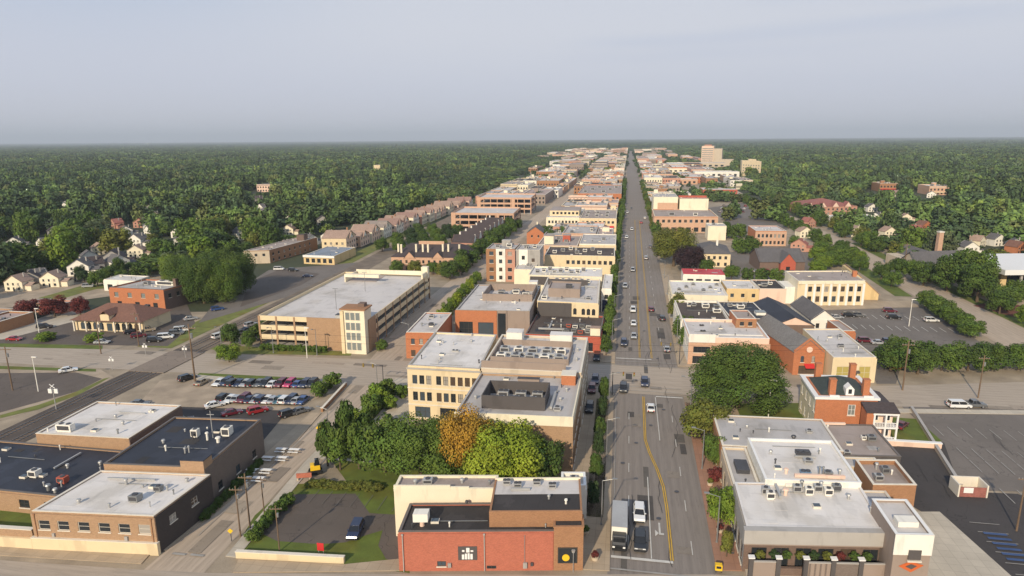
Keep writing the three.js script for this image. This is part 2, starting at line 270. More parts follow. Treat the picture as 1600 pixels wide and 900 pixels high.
  // pitched roofs; ridge along u or v
  gable(u0, u1, v0, v1, y, rise, along, mat, over = 0.4, wallMat) {
    const q = [], o = over; let g;
    if (along === 'v') { const c = (u0 + u1) / 2, s = rise / ((u1 - u0) / 2);
      q.push([u0 - o, y - o * s, v0 - o], [c, y + rise, v0 - o], [c, y + rise, v1 + o], [u0 - o, y - o * s, v1 + o], [u1 + o, y - o * s, v0 - o], [u1 + o, y - o * s, v1 + o]); g = slab([[q[0], q[1], q[2], q[3]], [q[1], q[4], q[5], q[2]]], 0.16);
      if (wallMat) for (const [a, b] of [[v0 + 0.02, v0 + 0.3], [v1 - 0.3, v1 - 0.02]]) this.add('gable_wall', prism([[u0, y], [u1, y], [c, y + rise]], a, b), wallMat);
    } else { const c = (v0 + v1) / 2, s = rise / ((v1 - v0) / 2);
      q.push([u0 - o, y - o * s, v0 - o], [u1 + o, y - o * s, v0 - o], [u1 + o, y + rise, c], [u0 - o, y + rise, c], [u1 + o, y - o * s, v1 + o], [u0 - o, y - o * s, v1 + o]); g = slab([[q[0], q[1], q[2], q[3]], [q[3], q[2], q[4], q[5]]], 0.16);
      if (wallMat) for (const [a, b] of [[u0 + 0.02, u0 + 0.3], [u1 - 0.3, u1 - 0.02]]) this.add('gable_wall', prismU([[v0, y], [v1, y], [c, y + rise]], a, b), wallMat);
    }
    return this.add('roof', g, mat);
  }
  hip(u0, u1, v0, v1, y, rise, mat, over = 0.5, run) {
    const a = u0 - over, b = u1 + over, c = v0 - over, d = v1 + over, wide = b - a > d - c, k = run ?? Math.min(b - a, d - c) / 2;
    const r1 = [wide ? a + k : (a + b) / 2, y + rise, wide ? (c + d) / 2 : c + k], r2 = [wide ? b - k : (a + b) / 2, y + rise, wide ? (c + d) / 2 : d - k];
    const F = wide ? [[[a, y, c], [b, y, c], r2, r1], [[b, y, c], [b, y, d], r2], [[b, y, d], [a, y, d], r1, r2], [[a, y, d], [a, y, c], r1]] : [[[a, y, c], [b, y, c], r1], [[b, y, c], [b, y, d], r2, r1], [[b, y, d], [a, y, d], r2], [[a, y, d], [a, y, c], r1, r2]];
    return this.add('roof', slab([...F, [[a, y, d], [b, y, d], [b, y, c], [a, y, c]]], 0), mat);
  }
  chimney(u, v, y0, y1, w = 0.9, mat = this.o.wall, parent = this.g) { return this.add('chimney', merge([bx(u - w / 2, u + w / 2, y0, y1, -v + w / 2, -v - w / 2), bx(u - w / 2 - 0.08, u + w / 2 + 0.08, y1, y1 + 0.15, -v + w / 2 + 0.08, -v - w / 2 - 0.08)]), mat, parent); }
}
const row = (n, s0, s1, y, w, h, x = {}) => Array.from({ length: n }, (_, i) => ({ s: n === 1 ? (s0 + s1) / 2 : s0 + ((s1 - s0) * i) / (n - 1), y, w, h, ...x }));
// faces given as [u, y, v] polygons, thickened downwards
function slab(faces, t) {
  const p = []; const tri = (a, b, c) => p.push(...a, ...b, ...c), L = (q, dy = 0) => [q[0], q[1] + dy, -q[2]];
  for (const f of faces) {
    const q = f.map((v) => L(v)), r = f.map((v) => L(v, -t));
    for (let i = 1; i < q.length - 1; i++) { tri(q[0], q[i], q[i + 1]); if (t) tri(r[0], r[i + 1], r[i]); }
    if (t) for (let i = 0; i < q.length; i++) { const j = (i + 1) % q.length; tri(q[i], r[i], r[j]); tri(q[i], r[j], q[j]); }
  }
  const g = new THREE.BufferGeometry(); g.setAttribute('position', new THREE.Float32BufferAttribute(p, 3)); return g;
}
function prism(pts, v0, v1) { const g = new THREE.ExtrudeGeometry(new THREE.Shape(pts.map(([a, b]) => new THREE.Vector2(a, b))), { depth: v1 - v0, bevelEnabled: false }); g.translate(0, 0, -v1); return g; }
function prismU(pts, u0, u1) { const g = prism(pts, 0, u1 - u0); g.rotateY(Math.PI / 2); g.translate(u1, 0, 0); return g; }
const box4 = (x0, x1, n0, n1) => ({ A: [x0, n0], B: [x1, n0], D: [x0, n1] });

// lettering as raised solid characters
const fontBold = await new FontLoader().loadAsync('fonts/droid/droid_sans_bold.typeface.json');
function letters(text, size, depth = 0.04) { const g = new TextGeometry(text, { font: fontBold, size, depth, curveSegments: 3, bevelEnabled: false }); g.computeBoundingBox(); const b = g.boundingBox; g.translate(-(b.min.x + b.max.x) / 2, -(b.min.y + b.max.y) / 2, 0); return g; }
// ---------- plants ----------
// a crown: leaf clumps spread through an uneven volume (unit height 1, half width about 0.5); per-leaf tone is the leaves' own colour
function crownGeo(sd, lobes, leaves, size, o = {}) {
  seed = sd; const L = [], p = [], col = [], nor = [];
  const bot = o.bot ?? 0.22, R = o.R ?? 0.5;
  L.push([0, 0.58, 0, 0.34 * (o.core ?? 1)]);
  for (let i = 0; i < lobes; i++) { const a = i * 2.4 + rr(-0.5, 0.5), k = (i + 0.5) / lobes, y = bot + 0.12 + (0.86 - bot - 0.08) * k, w = o.dome ? R * Math.sqrt(Math.max(0.04, 1 - Math.pow(Math.max(0, y - 0.16) / 0.86, 2))) : R * Math.sqrt(Math.max(0.05, 1 - Math.pow((y - 0.52) / 0.52, 2))), d = w * (o.dome ? rr(0.5, 0.8) : rr(0.45, 0.78)); L.push([Math.cos(a) * d, y + rr(-0.04, 0.04), Math.sin(a) * d, rr(0.13, 0.235) * (o.lobe ?? 1)]); }
  const q = new THREE.Vector3(), ax = new THREE.Vector3(), b1 = new THREE.Vector3(), b2 = new THREE.Vector3(), c = new THREE.Color();
  const tot = L.reduce((s, l) => s + l[3] * l[3], 0);
  for (const l of L) {
    const n = Math.round((leaves * l[3] * l[3]) / tot), tone = rr(0.82, 1.16), warm = rr(-0.06, 0.10);
    for (let i = 0; i < n; i++) {
      const z = rr(-0.75, 1), a = rr(0, Math.PI * 2), s = Math.sqrt(1 - z * z), r = l[3] * (1 - 0.55 * Math.pow(rnd(), 2.2)) * rr(0.9, 1.12);
      q.set(l[0] + Math.cos(a) * s * r, l[1] + z * r * 0.92, l[2] + Math.sin(a) * s * r); if (q.y < bot) q.y = bot + rnd() * 0.06;
      ax.set(Math.cos(a) * s, z, Math.sin(a) * s).multiplyScalar(1.1).add(_v.set(rr(-1, 1), rr(-0.5, 1.1), rr(-1, 1))).normalize();
      b1.set(rr(-1, 1), rr(-1, 1), rr(-1, 1)).cross(ax).normalize(); b2.crossVectors(ax, b1);
      const w = size * rr(0.6, 1.35), h = w * rr(0.7, 1.2), t = tone * rr(0.78, 1.22); c.setRGB(t * (1 + warm + rr(-0.05, 0.08)), t, t * rr(0.85, 1.05));
      const v = [[-1, -0.5], [0.15, -1], [1, 0.35], [-0.2, 1]].map(([x, y]) => q.clone().addScaledVector(b1, x * w * 0.6).addScaledVector(b2, y * h * 0.6));
      v[0].addScaledVector(ax, -w * 0.22); v[2].addScaledVector(ax, -w * 0.22);
      const o2 = _n.set(Math.cos(a) * s, z + 0.25, Math.sin(a) * s).multiplyScalar(0.9).addScaledVector(ax, 0.6).normalize();
      for (const k of [0, 1, 2, 0, 2, 3]) { p.push(v[k].x, v[k].y, v[k].z); col.push(c.r, c.g, c.b); nor.push(o2.x, o2.y, o2.z); }
    }
  }
  const g = new THREE.BufferGeometry(); g.setAttribute('position', new THREE.Float32BufferAttribute(p, 3)); g.setAttribute('color', new THREE.Float32BufferAttribute(col, 3)); g.setAttribute('normal', new THREE.Float32BufferAttribute(nor, 3)); return g;
}
function coneGeo(sd, leaves, size) {     // evergreen: drooping tiers
  seed = sd; const p = [], col = [];
  for (let i = 0; i < leaves; i++) {
    const k = Math.pow(rnd(), 0.75), y = 1 - 0.93 * k, r = (0.04 + 0.96 * k) * (0.78 + 0.22 * Math.cos(k * 40)) * 0.5 * (1 - 0.5 * Math.pow(rnd(), 2)), a = rr(0, 6.283), w = size * rr(0.7, 1.3), t = rr(0.7, 1.25), ca = Math.cos(a), sa = Math.sin(a);
    const q = [r * ca, y, r * sa], o = [ca * w * 1.2, -w * 0.55, sa * w * 1.2], s = [-sa * w * 0.6, rr(-0.2, 0.2) * w, ca * w * 0.6];
    const v = [[q[0] - s[0], q[1] - s[1], q[2] - s[2]], [q[0] + s[0], q[1] + s[1], q[2] + s[2]], [q[0] + o[0], q[1] + o[1], q[2] + o[2]]];
    for (const x of v) { p.push(...x); col.push(t, t, t * 0.95); }
  }
  const g = new THREE.BufferGeometry(); g.setAttribute('position', new THREE.Float32BufferAttribute(p, 3)); g.setAttribute('color', new THREE.Float32BufferAttribute(col, 3)); g.computeVertexNormals(); return g;
}
function trunkGeo(sd, r = 0.035, n = 6) {
  seed = sd; const l = [], g0 = new THREE.CylinderGeometry(r * 0.6, r * 1.25, 0.5, 8, 3); g0.translate(0, 0.25, 0); l.push(g0);
  for (let i = 0; i < n; i++) { const a = i * 2.4 + rr(-0.4, 0.4), y0 = rr(0.26, 0.46), e = V3(Math.cos(a) * rr(0.18, 0.34), y0 + rr(0.16, 0.34), Math.sin(a) * rr(0.18, 0.34)); const b = bar(V3(0, y0, 0), e, r * 0.3, 5); l.push(b); }
  return finish(merge(l));
}
const leafMats = new Map();
function leafMat(r, g, b) { const k = [r, g, b].join(); if (!leafMats.has(k)) leafMats.set(k, new THREE.MeshPhysicalMaterial({ color: lin(r, g, b), roughness: 0.85, vertexColors: true, side: THREE.DoubleSide, transmission: 0.25, thickness: 0, specularIntensity: 0.3 })); return leafMats.get(k); }
const CR = { hero: [crownGeo(11, 34, 20000, 0.024), crownGeo(12, 38, 20000, 0.023, { R: 0.56 }), crownGeo(13, 32, 20000, 0.024), crownGeo(14, 46, 30000, 0.018, { bot: 0.03, R: 0.52 }), crownGeo(15, 80, 44000, 0.015, { bot: 0.03, R: 0.53, dome: 1, lobe: 0.72, core: 1.15 })], near: [21, 22, 23, 24].map((s) => crownGeo(s, 20, 5200, 0.042, { bot: 0.16 })), mid: [31, 32, 33, 34, 35].map((s) => crownGeo(s, 16, 1800, 0.066, { bot: 0.06 })), slim: [41, 42].map((s) => crownGeo(s, 16, 3000, 0.05, { R: 0.34, lobe: 0.8, bot: 0.14 })), bush: [51, 52, 53].map((s) => crownGeo(s, 12, 2200, 0.066, { bot: 0.02, lobe: 1.1 })), cone: [coneGeo(61, 2600, 0.055), coneGeo(62, 900, 0.10)] };
const TK = [trunkGeo(71), trunkGeo(72), trunkGeo(73, 0.03, 4)];
const LEAF = { deep: leafMat(0.085, 0.142, 0.032), mid: leafMat(0.115, 0.185, 0.036), fresh: leafMat(0.165, 0.25, 0.035), lime: leafMat(0.27, 0.345, 0.038), olive: leafMat(0.165, 0.185, 0.04), dark: leafMat(0.050, 0.088, 0.032), rust: leafMat(0.42, 0.27, 0.042), maroon: leafMat(0.17, 0.045, 0.042), plum: leafMat(0.05, 0.032, 0.04), grey: leafMat(0.11, 0.145, 0.07), cone: leafMat(0.045, 0.085, 0.036) };
// a tree of height h and crown width w standing at x, n metres ahead
let treeCount = 0;
function tree(kind, label, x, n, h, w, leaf = LEAF.mid, group, y = 0) {
  const big = kind === 'giant' || kind === 'dome', dome = kind === 'dome'; if (big) kind = 'hero';
  const set = big ? [CR.hero[dome ? 4 : 3]] : CR[kind].slice(0, kind === 'hero' ? 3 : 9), i = treeCount++, name = kind === 'cone' ? 'evergreen_tree' : kind === 'bush' ? 'bush' : 'broadleaf_tree';
  const t = thing(name, label, kind === 'bush' ? 'bush' : 'tree', x, y, -n, (i * 2.399) % 6.283, group); t.scale.set(w, h, w);
  part(t, kind === 'bush' ? 'foliage' : 'crown', set[i % set.length], leaf);
  if (kind !== 'bush') { const k = part(t, 'trunk', TK[i % 3], m.bark); k.scale.set(Math.min(1, h / w), 1, Math.min(1, h / w)); }
  return t;
}
// a clipped or loose hedge along a line
function hedge(label, pts, h, w, leaf, group) {
  const geos = []; seed = 900 + treeCount++;
  for (let k = 0; k < pts.length - 1; k++) { const [x0, n0] = pts[k], [x1, n1] = pts[k + 1], l = Math.hypot(x1 - x0, n1 - n0), c = Math.max(1, Math.round(l / (w * 0.75)));
    for (let i = 0; i < c; i++) { const f = (i + 0.5) / c, g = CR.bush[i % 3].clone(); g.scale(w * rr(1.0, 1.35), h * rr(0.85, 1.12), w * rr(1.0, 1.35)); g.rotateY(rr(0, 6)); g.translate(x0 + (x1 - x0) * f - pts[0][0] + rr(-0.2, 0.2), -0.02, -(n0 + (n1 - n0) * f - pts[0][1]) + rr(-0.2, 0.2)); geos.push(g); } }
  const t = thing('hedge', label, 'hedge', pts[0][0], 0, -pts[0][1], 0, group); part(t, 'foliage', mergeGeometries(geos), leaf); return t;
}

// ---------- vehicles ----------
const carPaint = { white: [0.78, 0.78, 0.76], silver: [0.40, 0.41, 0.42], grey: [0.13, 0.135, 0.14], black: [0.012, 0.013, 0.016], navy: [0.015, 0.025, 0.07], blue: [0.03, 0.08, 0.24], red: [0.36, 0.02, 0.025], maroon: [0.13, 0.012, 0.025], crimson: [0.50, 0.025, 0.12], tan: [0.34, 0.28, 0.2], green: [0.03, 0.06, 0.045], teal: [0.04, 0.12, 0.16], orange: [0.55, 0.14, 0.03] };
const paintMats = {}; for (const k in carPaint) paintMats[k] = new THREE.MeshPhysicalMaterial({ color: lin(...carPaint[k]), roughness: 0.38, metalness: 0.15, clearcoat: 0.7, clearcoatRoughness: 0.12 });
const carGlass = M(null, 0.018, 0.02, 0.024, 0.08), tyreMat = M(null, 0.018, 0.018, 0.018, 0.9), rimMat = M(null, 0.45, 0.45, 0.46, 0.35, { metalness: 0.7 }), headMat = M(null, 0.75, 0.75, 0.72, 0.15), tailMat = M(null, 0.35, 0.015, 0.015, 0.25), trimMat = M(null, 0.03, 0.03, 0.03, 0.6), plateMat = M(null, 0.7, 0.7, 0.66, 0.5);
function profile(pts, w, bevel = 0.09) { const s = new THREE.Shape(); s.moveTo(...pts[0]); for (let i = 1; i < pts.length; i++) s.lineTo(...pts[i]); const g = new THREE.ExtrudeGeometry(s, { depth: w - 2 * bevel, bevelEnabled: true, bevelThickness: bevel, bevelSize: bevel * 0.6, bevelOffset: -bevel * 0.6, bevelSegments: 2 }); g.translate(0, 0, -(w - 2 * bevel) / 2); return g; }
// tapering cabin from its base outline to its roof
function cabin(x0, x1, y0, X0, X1, y1, w0, w1) { const c = [[x0, y0, w0], [x1, y0, w0], [X1, y1, w1], [X0, y1, w1]], p = [], T = (a, b, d) => p.push(...a, ...b, ...d), q = (a, b, d, e) => { T(a, b, d); T(a, d, e); }, L = (i, s) => [c[i][0], c[i][1], (s * c[i][2]) / 2]; q(L(0, 1), L(1, 1), L(2, 1), L(3, 1)); q(L(1, -1), L(0, -1), L(3, -1), L(2, -1)); q(L(1, 1), L(1, -1), L(2, -1), L(2, 1)); q(L(0, -1), L(0, 1), L(3, 1), L(3, -1)); q(L(3, 1), L(2, 1), L(2, -1), L(3, -1)); const g = new THREE.BufferGeometry(); g.setAttribute('position', new THREE.Float32BufferAttribute(p, 3)); return g; }
const carSpec = {   // front of the car looks along +x
  sedan: { len: 4.7, w: 1.8, body: [[-2.3, 0.32], [2.28, 0.32], [2.33, 0.55], [2.2, 0.74], [0.95, 0.90], [-1.6, 0.96], [-2.28, 0.90], [-2.35, 0.6]], cab: [-1.75, 1.05, 0.88, -1.05, 0.25, 1.43, 1.66, 1.28], roof: [-1.05, 0.25, 1.43, 1.28], wheels: [1.42, -1.38], r: 0.33 },
  suv: { len: 4.7, w: 1.9, body: [[-2.3, 0.36], [2.26, 0.36], [2.33, 0.7], [2.2, 0.92], [1.0, 1.05], [-2.25, 1.08], [-2.34, 0.7]], cab: [-2.22, 1.1, 1.0, -1.95, 0.35, 1.72, 1.78, 1.42], roof: [-1.95, 0.35, 1.72, 1.42], wheels: [1.42, -1.4], r: 0.38 },
  van: { len: 5.0, w: 1.95, body: [[-2.45, 0.36], [2.42, 0.36], [2.5, 0.7], [2.3, 0.95], [1.55, 1.1], [-2.4, 1.12], [-2.5, 0.7]], cab: [-2.4, 1.75, 1.05, -2.2, 0.85, 1.82, 1.85, 1.56], roof: [-2.2, 0.85, 1.82, 1.56], wheels: [1.6, -1.5], r: 0.36 },
  pickup: { len: 5.5, w: 1.95, body: [[-2.7, 0.42], [2.66, 0.42], [2.75, 0.75], [2.6, 1.0], [1.3, 1.08], [-0.7, 1.1], [-0.72, 0.82], [-2.66, 0.82], [-2.74, 0.7]], cab: [-0.7, 1.35, 1.05, -0.5, 0.7, 1.8, 1.78, 1.45], roof: [-0.5, 0.7, 1.8, 1.45], wheels: [1.75, -1.65], r: 0.4 },
};
function carProto(k) {
  const c = carSpec[k], G = {}; G.body = finish(profile(c.body, c.w)); G.cab = finish(cabin(...c.cab));
  const [a, b, y, w] = c.roof; G.roof = finish(merge([bx(a - 0.06, b + 0.05, y - 0.03, y + 0.05, -w / 2 - 0.03, w / 2 + 0.03), ...[-1, 1].flatMap((s) => { const q = c.cab; return [bar(V3(q[0], q[2], s * q[6] / 2), V3(q[3], q[5], s * q[7] / 2), 0.05, 4), bar(V3(q[1], q[2], s * q[6] / 2), V3(q[4], q[5], s * q[7] / 2), 0.045, 4), bar(V3((q[0] + q[1]) / 2, q[2], s * q[6] / 2), V3((q[3] + q[4]) / 2, q[5], s * q[7] / 2), 0.045, 4)]; })]));
  const wg = new THREE.CylinderGeometry(c.r, c.r, 0.24, 14); wg.rotateX(Math.PI / 2); G.tyre = finish(wg); const rg = new THREE.CylinderGeometry(c.r * 0.62, c.r * 0.55, 0.26, 10); rg.rotateX(Math.PI / 2); G.rim = finish(rg);
  const hy = c.body[3][1] - 0.12, fx = c.body[2][0], bxk = c.body[c.body.length - 1][0]; G.head = finish(bx(-0.14, 0.02, -0.07, 0.09, -0.22, 0.22)); G.tail = finish(bx(-0.02, 0.1, -0.1, 0.12, -0.16, 0.16)); G.plate = finish(bx(-0.02, 0.02, -0.07, 0.07, -0.25, 0.25)); G.bumper = finish(bx(-0.06, 0.06, -0.1, 0.1, -c.w / 2 + 0.1, c.w / 2 - 0.1)); G.mirror = finish(bx(-0.09, 0.09, -0.07, 0.07, -0.1, 0.1)); G.bed = k === 'pickup' ? finish(merge([bx(-2.66, -0.75, 0.82, 1.1, -0.95, -0.85), bx(-2.66, -0.75, 0.82, 1.1, 0.85, 0.95), bx(-2.7, -2.6, 0.82, 1.1, -0.85, 0.85)])) : null;
  return { c, G, hy, fx, bxk };
}
const carProtos = {}; for (const k in carSpec) carProtos[k] = carProto(k);
const carModels = new Map();
function car(kind, color, label, x, n, turn, group, y = 0.03) {
  const key = kind + color; let t;
  if (!carModels.has(key)) {
    const { c, G, hy, fx, bxk } = carProtos[kind], pm = paintMats[color]; t = thing('parked_car', label, kind === 'pickup' ? 'pickup' : kind === 'van' ? 'van' : 'car', x, y, -n, turn, group);
    part(t, 'body', G.body, pm); part(t, 'window', G.cab, carGlass); part(t, 'roof', G.roof, pm); if (G.bed) part(t, 'cargo_bed', G.bed, pm);
    for (const wx of c.wheels) for (const s of [-1, 1]) { const w = new THREE.Group(); w.name = 'wheel'; w.position.set(wx, c.r, s * (c.w / 2 - 0.12)); t.add(w); part(w, 'tyre', G.tyre, tyreMat); part(w, 'rim', G.rim, rimMat); }
    for (const s of [-1, 1]) { part(t, 'headlight', G.head, headMat, V3(fx - 0.06, hy, s * (c.w / 2 - 0.34))); part(t, 'tail_light', G.tail, tailMat, V3(bxk - 0.01, hy + 0.05, s * (c.w / 2 - 0.27))); part(t, 'mirror', G.mirror, pm, V3(c.cab[4] + 0.35, c.cab[2] + 0.12, s * (c.w / 2 + 0.06))); }
    part(t, 'bumper', G.bumper, trimMat, V3(fx + 0.0, 0.46, 0)); part(t, 'bumper', G.bumper, trimMat, V3(bxk + 0.0, 0.46, 0)); part(t, 'number_plate', G.plate, plateMat, V3(bxk - 0.06, 0.66, 0));
    carModels.set(key, t);
  } else { t = copyOf(carModels.get(key), label, x, y, -n, turn, 1); delete t.userData.group; if (group) t.userData.group = group; }
  return t;
}
// ---------- street furniture ----------
const furn = {};
function once(key, make, label, category, x, y, z, turn = 0, group, s = 1) {
  if (!furn[key]) { const t = thing(key, label, category, x, y, z, turn, group); make(t); t.scale.setScalar(s); furn[key] = t; return t; }
  const t = copyOf(furn[key], label, x, y, z, turn, s, group); if (!group) delete t.userData.group; return t;
}
const lampPost = (label, x, n, turn = 0, group) => once('street_lamp', (t) => { part(t, 'pole', finish(merge([cyl(0, 0, 0, 0.13, 0.07, 8.2, 8), cyl(0, 0, 0, 0.22, 0.2, 0.4, 8)])), m.steel); part(t, 'arm', finish(bar(V3(0, 8.1, 0), V3(1.9, 8.6, 0), 0.045)), m.steel); part(t, 'lamp_head', finish(bx(1.6, 2.4, 8.55, 8.72, -0.16, 0.16)), m.steel); }, label, 'street lamp', x, 0, -n, turn, group);
const lotLamp = (label, x, n, group) => once('parking_lot_lamp', (t) => { part(t, 'pole', finish(merge([cyl(0, 0, 0, 0.11, 0.07, 7.5, 8), cyl(0, 0, 0, 0.3, 0.3, 0.7, 10)])), m.steel); for (const s of [-1, 1]) part(t, 'lamp_head', finish(bx(s * 0.12, s * 0.85, 7.35, 7.55, -0.2, 0.2)), m.metal); }, label, 'lamp', x, 0, -n, 0, group);
const utilityPole = (label, x, n, turn, h = 11, group) => once('utility_pole', (t) => { part(t, 'pole', finish(cyl(0, 0, 0, 0.17, 0.11, 11, 8)), m.wood); part(t, 'crossarm', finish(bx(-1.3, 1.3, 10.1, 10.25, -0.06, 0.06)), m.wood); for (const s of [-1.15, -0.55, 0.55, 1.15]) part(t, 'insulator', finish(cyl(s, 10.25, 0, 0.05, 0.06, 0.2, 8)), m.metal); part(t, 'transformer', finish(cyl(0.32, 8.3, 0, 0.24, 0.24, 0.9, 10)), m.steel); }, label, 'utility pole', x, 0, -n, turn, group, h / 11);
function wire(label, a, b, group, sag = 0.9) { const pts = []; for (let i = 0; i <= 16; i++) { const f = i / 16; pts.push(V3(a[0] + (b[0] - a[0]) * f, a[2] + (b[2] - a[2]) * f - sag * 4 * f * (1 - f), -(a[1] + (b[1] - a[1]) * f))); } const g = new THREE.TubeGeometry(new THREE.CatmullRomCurve3(pts), 24, 0.022, 4); const o = part(scene, numbered('overhead_cable'), g, m.black); return tag(o, label, 'cable', group); }
const trafficLight = (label, x, n, turn) => once('traffic_light', (t) => { part(t, 'pole', finish(cyl(0, 0, 0, 0.13, 0.1, 6.2, 8)), m.metalDark); part(t, 'arm', finish(bar(V3(0, 6, 0), V3(5.5, 6.3, 0), 0.07)), m.metalDark); for (const d of [2.6, 5.2]) { const h = part(t, 'signal_head', finish(bx(d - 0.18, d + 0.18, 5.4, 6.4, -0.16, 0.16)), M(null, 0.22, 0.15, 0.03, 0.5)); [[0.3, 0.015, 0.015], [0.3, 0.18, 0.02], [0.02, 0.2, 0.08]].forEach((c, i) => { const g = new THREE.CylinderGeometry(0.11, 0.11, 0.05, 10); g.rotateX(Math.PI / 2); g.translate(d, 6.2 - i * 0.3, 0.18); part(h, 'lens', finish(g), M(null, ...c, 0.3)); }); } }, label, 'traffic light', x, 0, -n, turn);
const planter = (label, x, n, r = 0.7, leaf = LEAF.mid) => { const t = thing('planter', label, 'planter', x, 0, -n); part(t, 'pot', finish(cyl(0, 0, 0, r * 0.8, r, 0.7, 12)), m.stone); const f = part(t, 'foliage', CR.bush[0], leaf, V3(0, 0.55, 0)); f.scale.set(r * 2.1, r * 1.7, r * 2.1); return t; };
function signPost(label, x, n, turn, h, w, hh, text, face = m.whitePaint, ink = m.black, y = 0) {
  const t = thing('road_sign', label, 'sign', x, y, -n, turn); part(t, 'pole', finish(cyl(0, 0, 0, 0.045, 0.045, h, 6)), m.steel); const b = part(t, 'sign_panel', finish(bx(-w / 2, w / 2, h - hh, h, 0.05, 0.09)), face);
  if (text) { const g = letters(text, hh * 0.42, 0.02); g.translate(0, h - hh / 2, 0.092); part(b, 'lettering', finish(g), ink); } return t;
}
// ---------- ground, roads, pavements ----------
const gm = {
  ground: M(at(T_dirt, 60), 0.055, 0.070, 0.030), town: M(at(T_dirt, 22), 0.43, 0.36, 0.28), asphalt: M(T_asphalt, 0.215, 0.19, 0.17), asphaltDark: M(T_asphalt, 0.070, 0.063, 0.063), asphaltWarm: M(T_asphalt, 0.24, 0.21, 0.175), asphaltBrown: M(T_asphalt, 0.15, 0.123, 0.105), road: M(at(T_road, 3.4, 30), 0.275, 0.242, 0.215), roadTan: M(at(T_road, 3.4, 30), 0.52, 0.425, 0.33), roadGrey: M(at(T_road, 3.4, 30, Math.PI / 2), 0.47, 0.40, 0.325), concrete: M(T_concrete, 0.46, 0.37, 0.27), concretePale: M(T_concrete, 0.56, 0.51, 0.43), brickWalk: M(T_concrete, 0.40, 0.22, 0.15), grass: M(T_grass, 0.165, 0.19, 0.032), grassDry: M(T_grass, 0.24, 0.23, 0.06), ballast: M(T_dirt, 0.115, 0.095, 0.085), gravel: M(T_dirt, 0.48, 0.395, 0.31), mulch: M(T_dirt, 0.20, 0.07, 0.05),
  mark: M(at(T_mottle, 5), 0.70, 0.68, 0.63), markWorn: M(at(T_mottle, 5), 0.42, 0.40, 0.37), markYellow: M(at(T_mottle, 5), 0.72, 0.44, 0.05),
};
sheet('ground', [[-30000, -3000], [30000, -3000], [30000, 30000], [-30000, 30000]], 0, gm.ground);
sheet('town_ground', [[-205, 40], [-205, 205], [-150, 215], [-150, 420], [-128, 640], [-150, 900], [-220, 1600], [-300, 3400], [60, 3400], [110, 1500], [115, 700], [132, 560], [150, 420], [150, 200], [170, 40]], 0.02, gm.town);
const Y1 = 0.04, Y2 = 0.06, Y3 = 0.08;
sheet('main_street', [[-0.8, 40], [14.6, 40], [15.2, 180], [16.9, 330], [16.9, 3300], [-3.2, 3300], [-3.2, 600], [-2.2, 190]], Y1, gm.road);
sheet('left_street', [[-70, 60], [-59.5, 60], [-62, 110], [-62, 151], [-63, 172], [-66.5, 225], [-66.5, 420], [-60, 900], [-70, 900], [-78, 420], [-78.5, 225], [-72.8, 172], [-69.5, 151], [-68, 120], [-67.6, 100], [-69.6, 79]], Y1, gm.roadTan);
sheet('near_cross_street', [[-230, 50], [-230, 66], [-93, 73.5], [-70.5, 75], [-59.5, 76], [-5.8, 84.5], [-0.8, 85.5], [14.6, 88], [60, 92], [60, 50]], Y1 + 0.01, gm.roadGrey);
sheet('middle_cross_street', [[-330, 138], [-178, 152], [-117, 153], [-73, 151], [-62, 152], [-1.8, 157], [15, 157], [41, 153.8], [64, 158.5], [93, 162], [200, 168], [200, 188], [103, 181], [69, 173], [44, 168], [15, 178], [-1.8, 178], [-62, 172], [-88, 171], [-128, 169], [-195, 167.5], [-330, 156]], Y1 + 0.02, gm.roadGrey);
sheet('right_street', [[113, 150], [131, 150], [131, 300], [133, 420], [129, 720], [133, 1400], [121, 1400], [118, 720], [121, 420], [115, 300]], Y1 + 0.03, gm.roadTan);
sheet('rail_bed', [[-135.5, 60], [-125.5, 60], [-125.5, 172], [-136, 172]], Y1 + 0.04, gm.ballast); sheet('rail_bed', [[-136, 172.05], [-125.5, 172.05], [-125.5, 300], [-132, 420], [-150, 900], [-160, 900], [-143, 420], [-137.5, 300]], Y1 + 0.04, M(T_dirt, 0.24, 0.195, 0.155));
sheet('rail_verge', [[-150, 172], [-138, 172], [-140, 300], [-147, 420], [-157, 700], [-166, 700], [-156, 420], [-150, 300]], Y1, gm.grassDry);
for (const x of [-133.8, -132.3, -128.8, -127.3]) { const o = part(scene, numbered('rail'), finish(merge([bx(x, x + 0.09, 0.1, 0.26, -60, -300), bx(x - 0.03, x + 0.12, 0.082, 0.1, -60, -300)])), m.steel); tag(o, null, null, null, 'structure'); }
tag(part(scene, 'rail_sleepers', finish(mergeGeometries([-133.1, -128.0].flatMap((x) => Array.from({ length: 180 }, (_, i) => { const g = bx(x - 1.3, x + 1.4, 0.075, 0.10, -62 - i * 0.95, -62.24 - i * 0.95); g.deleteAttribute('uv'); return g; })))), m.wood), 'dark wooden sleepers under the rails', null, null, 'stuff');
// crossing boards where the cross street meets the rails
sheet('rail_crossing', [[-136, 151.5], [-125, 151.5], [-125, 169.5], [-136, 169.5]], 0.27, M(T_asphalt, 0.30, 0.245, 0.20), null, { t: 0.15 });
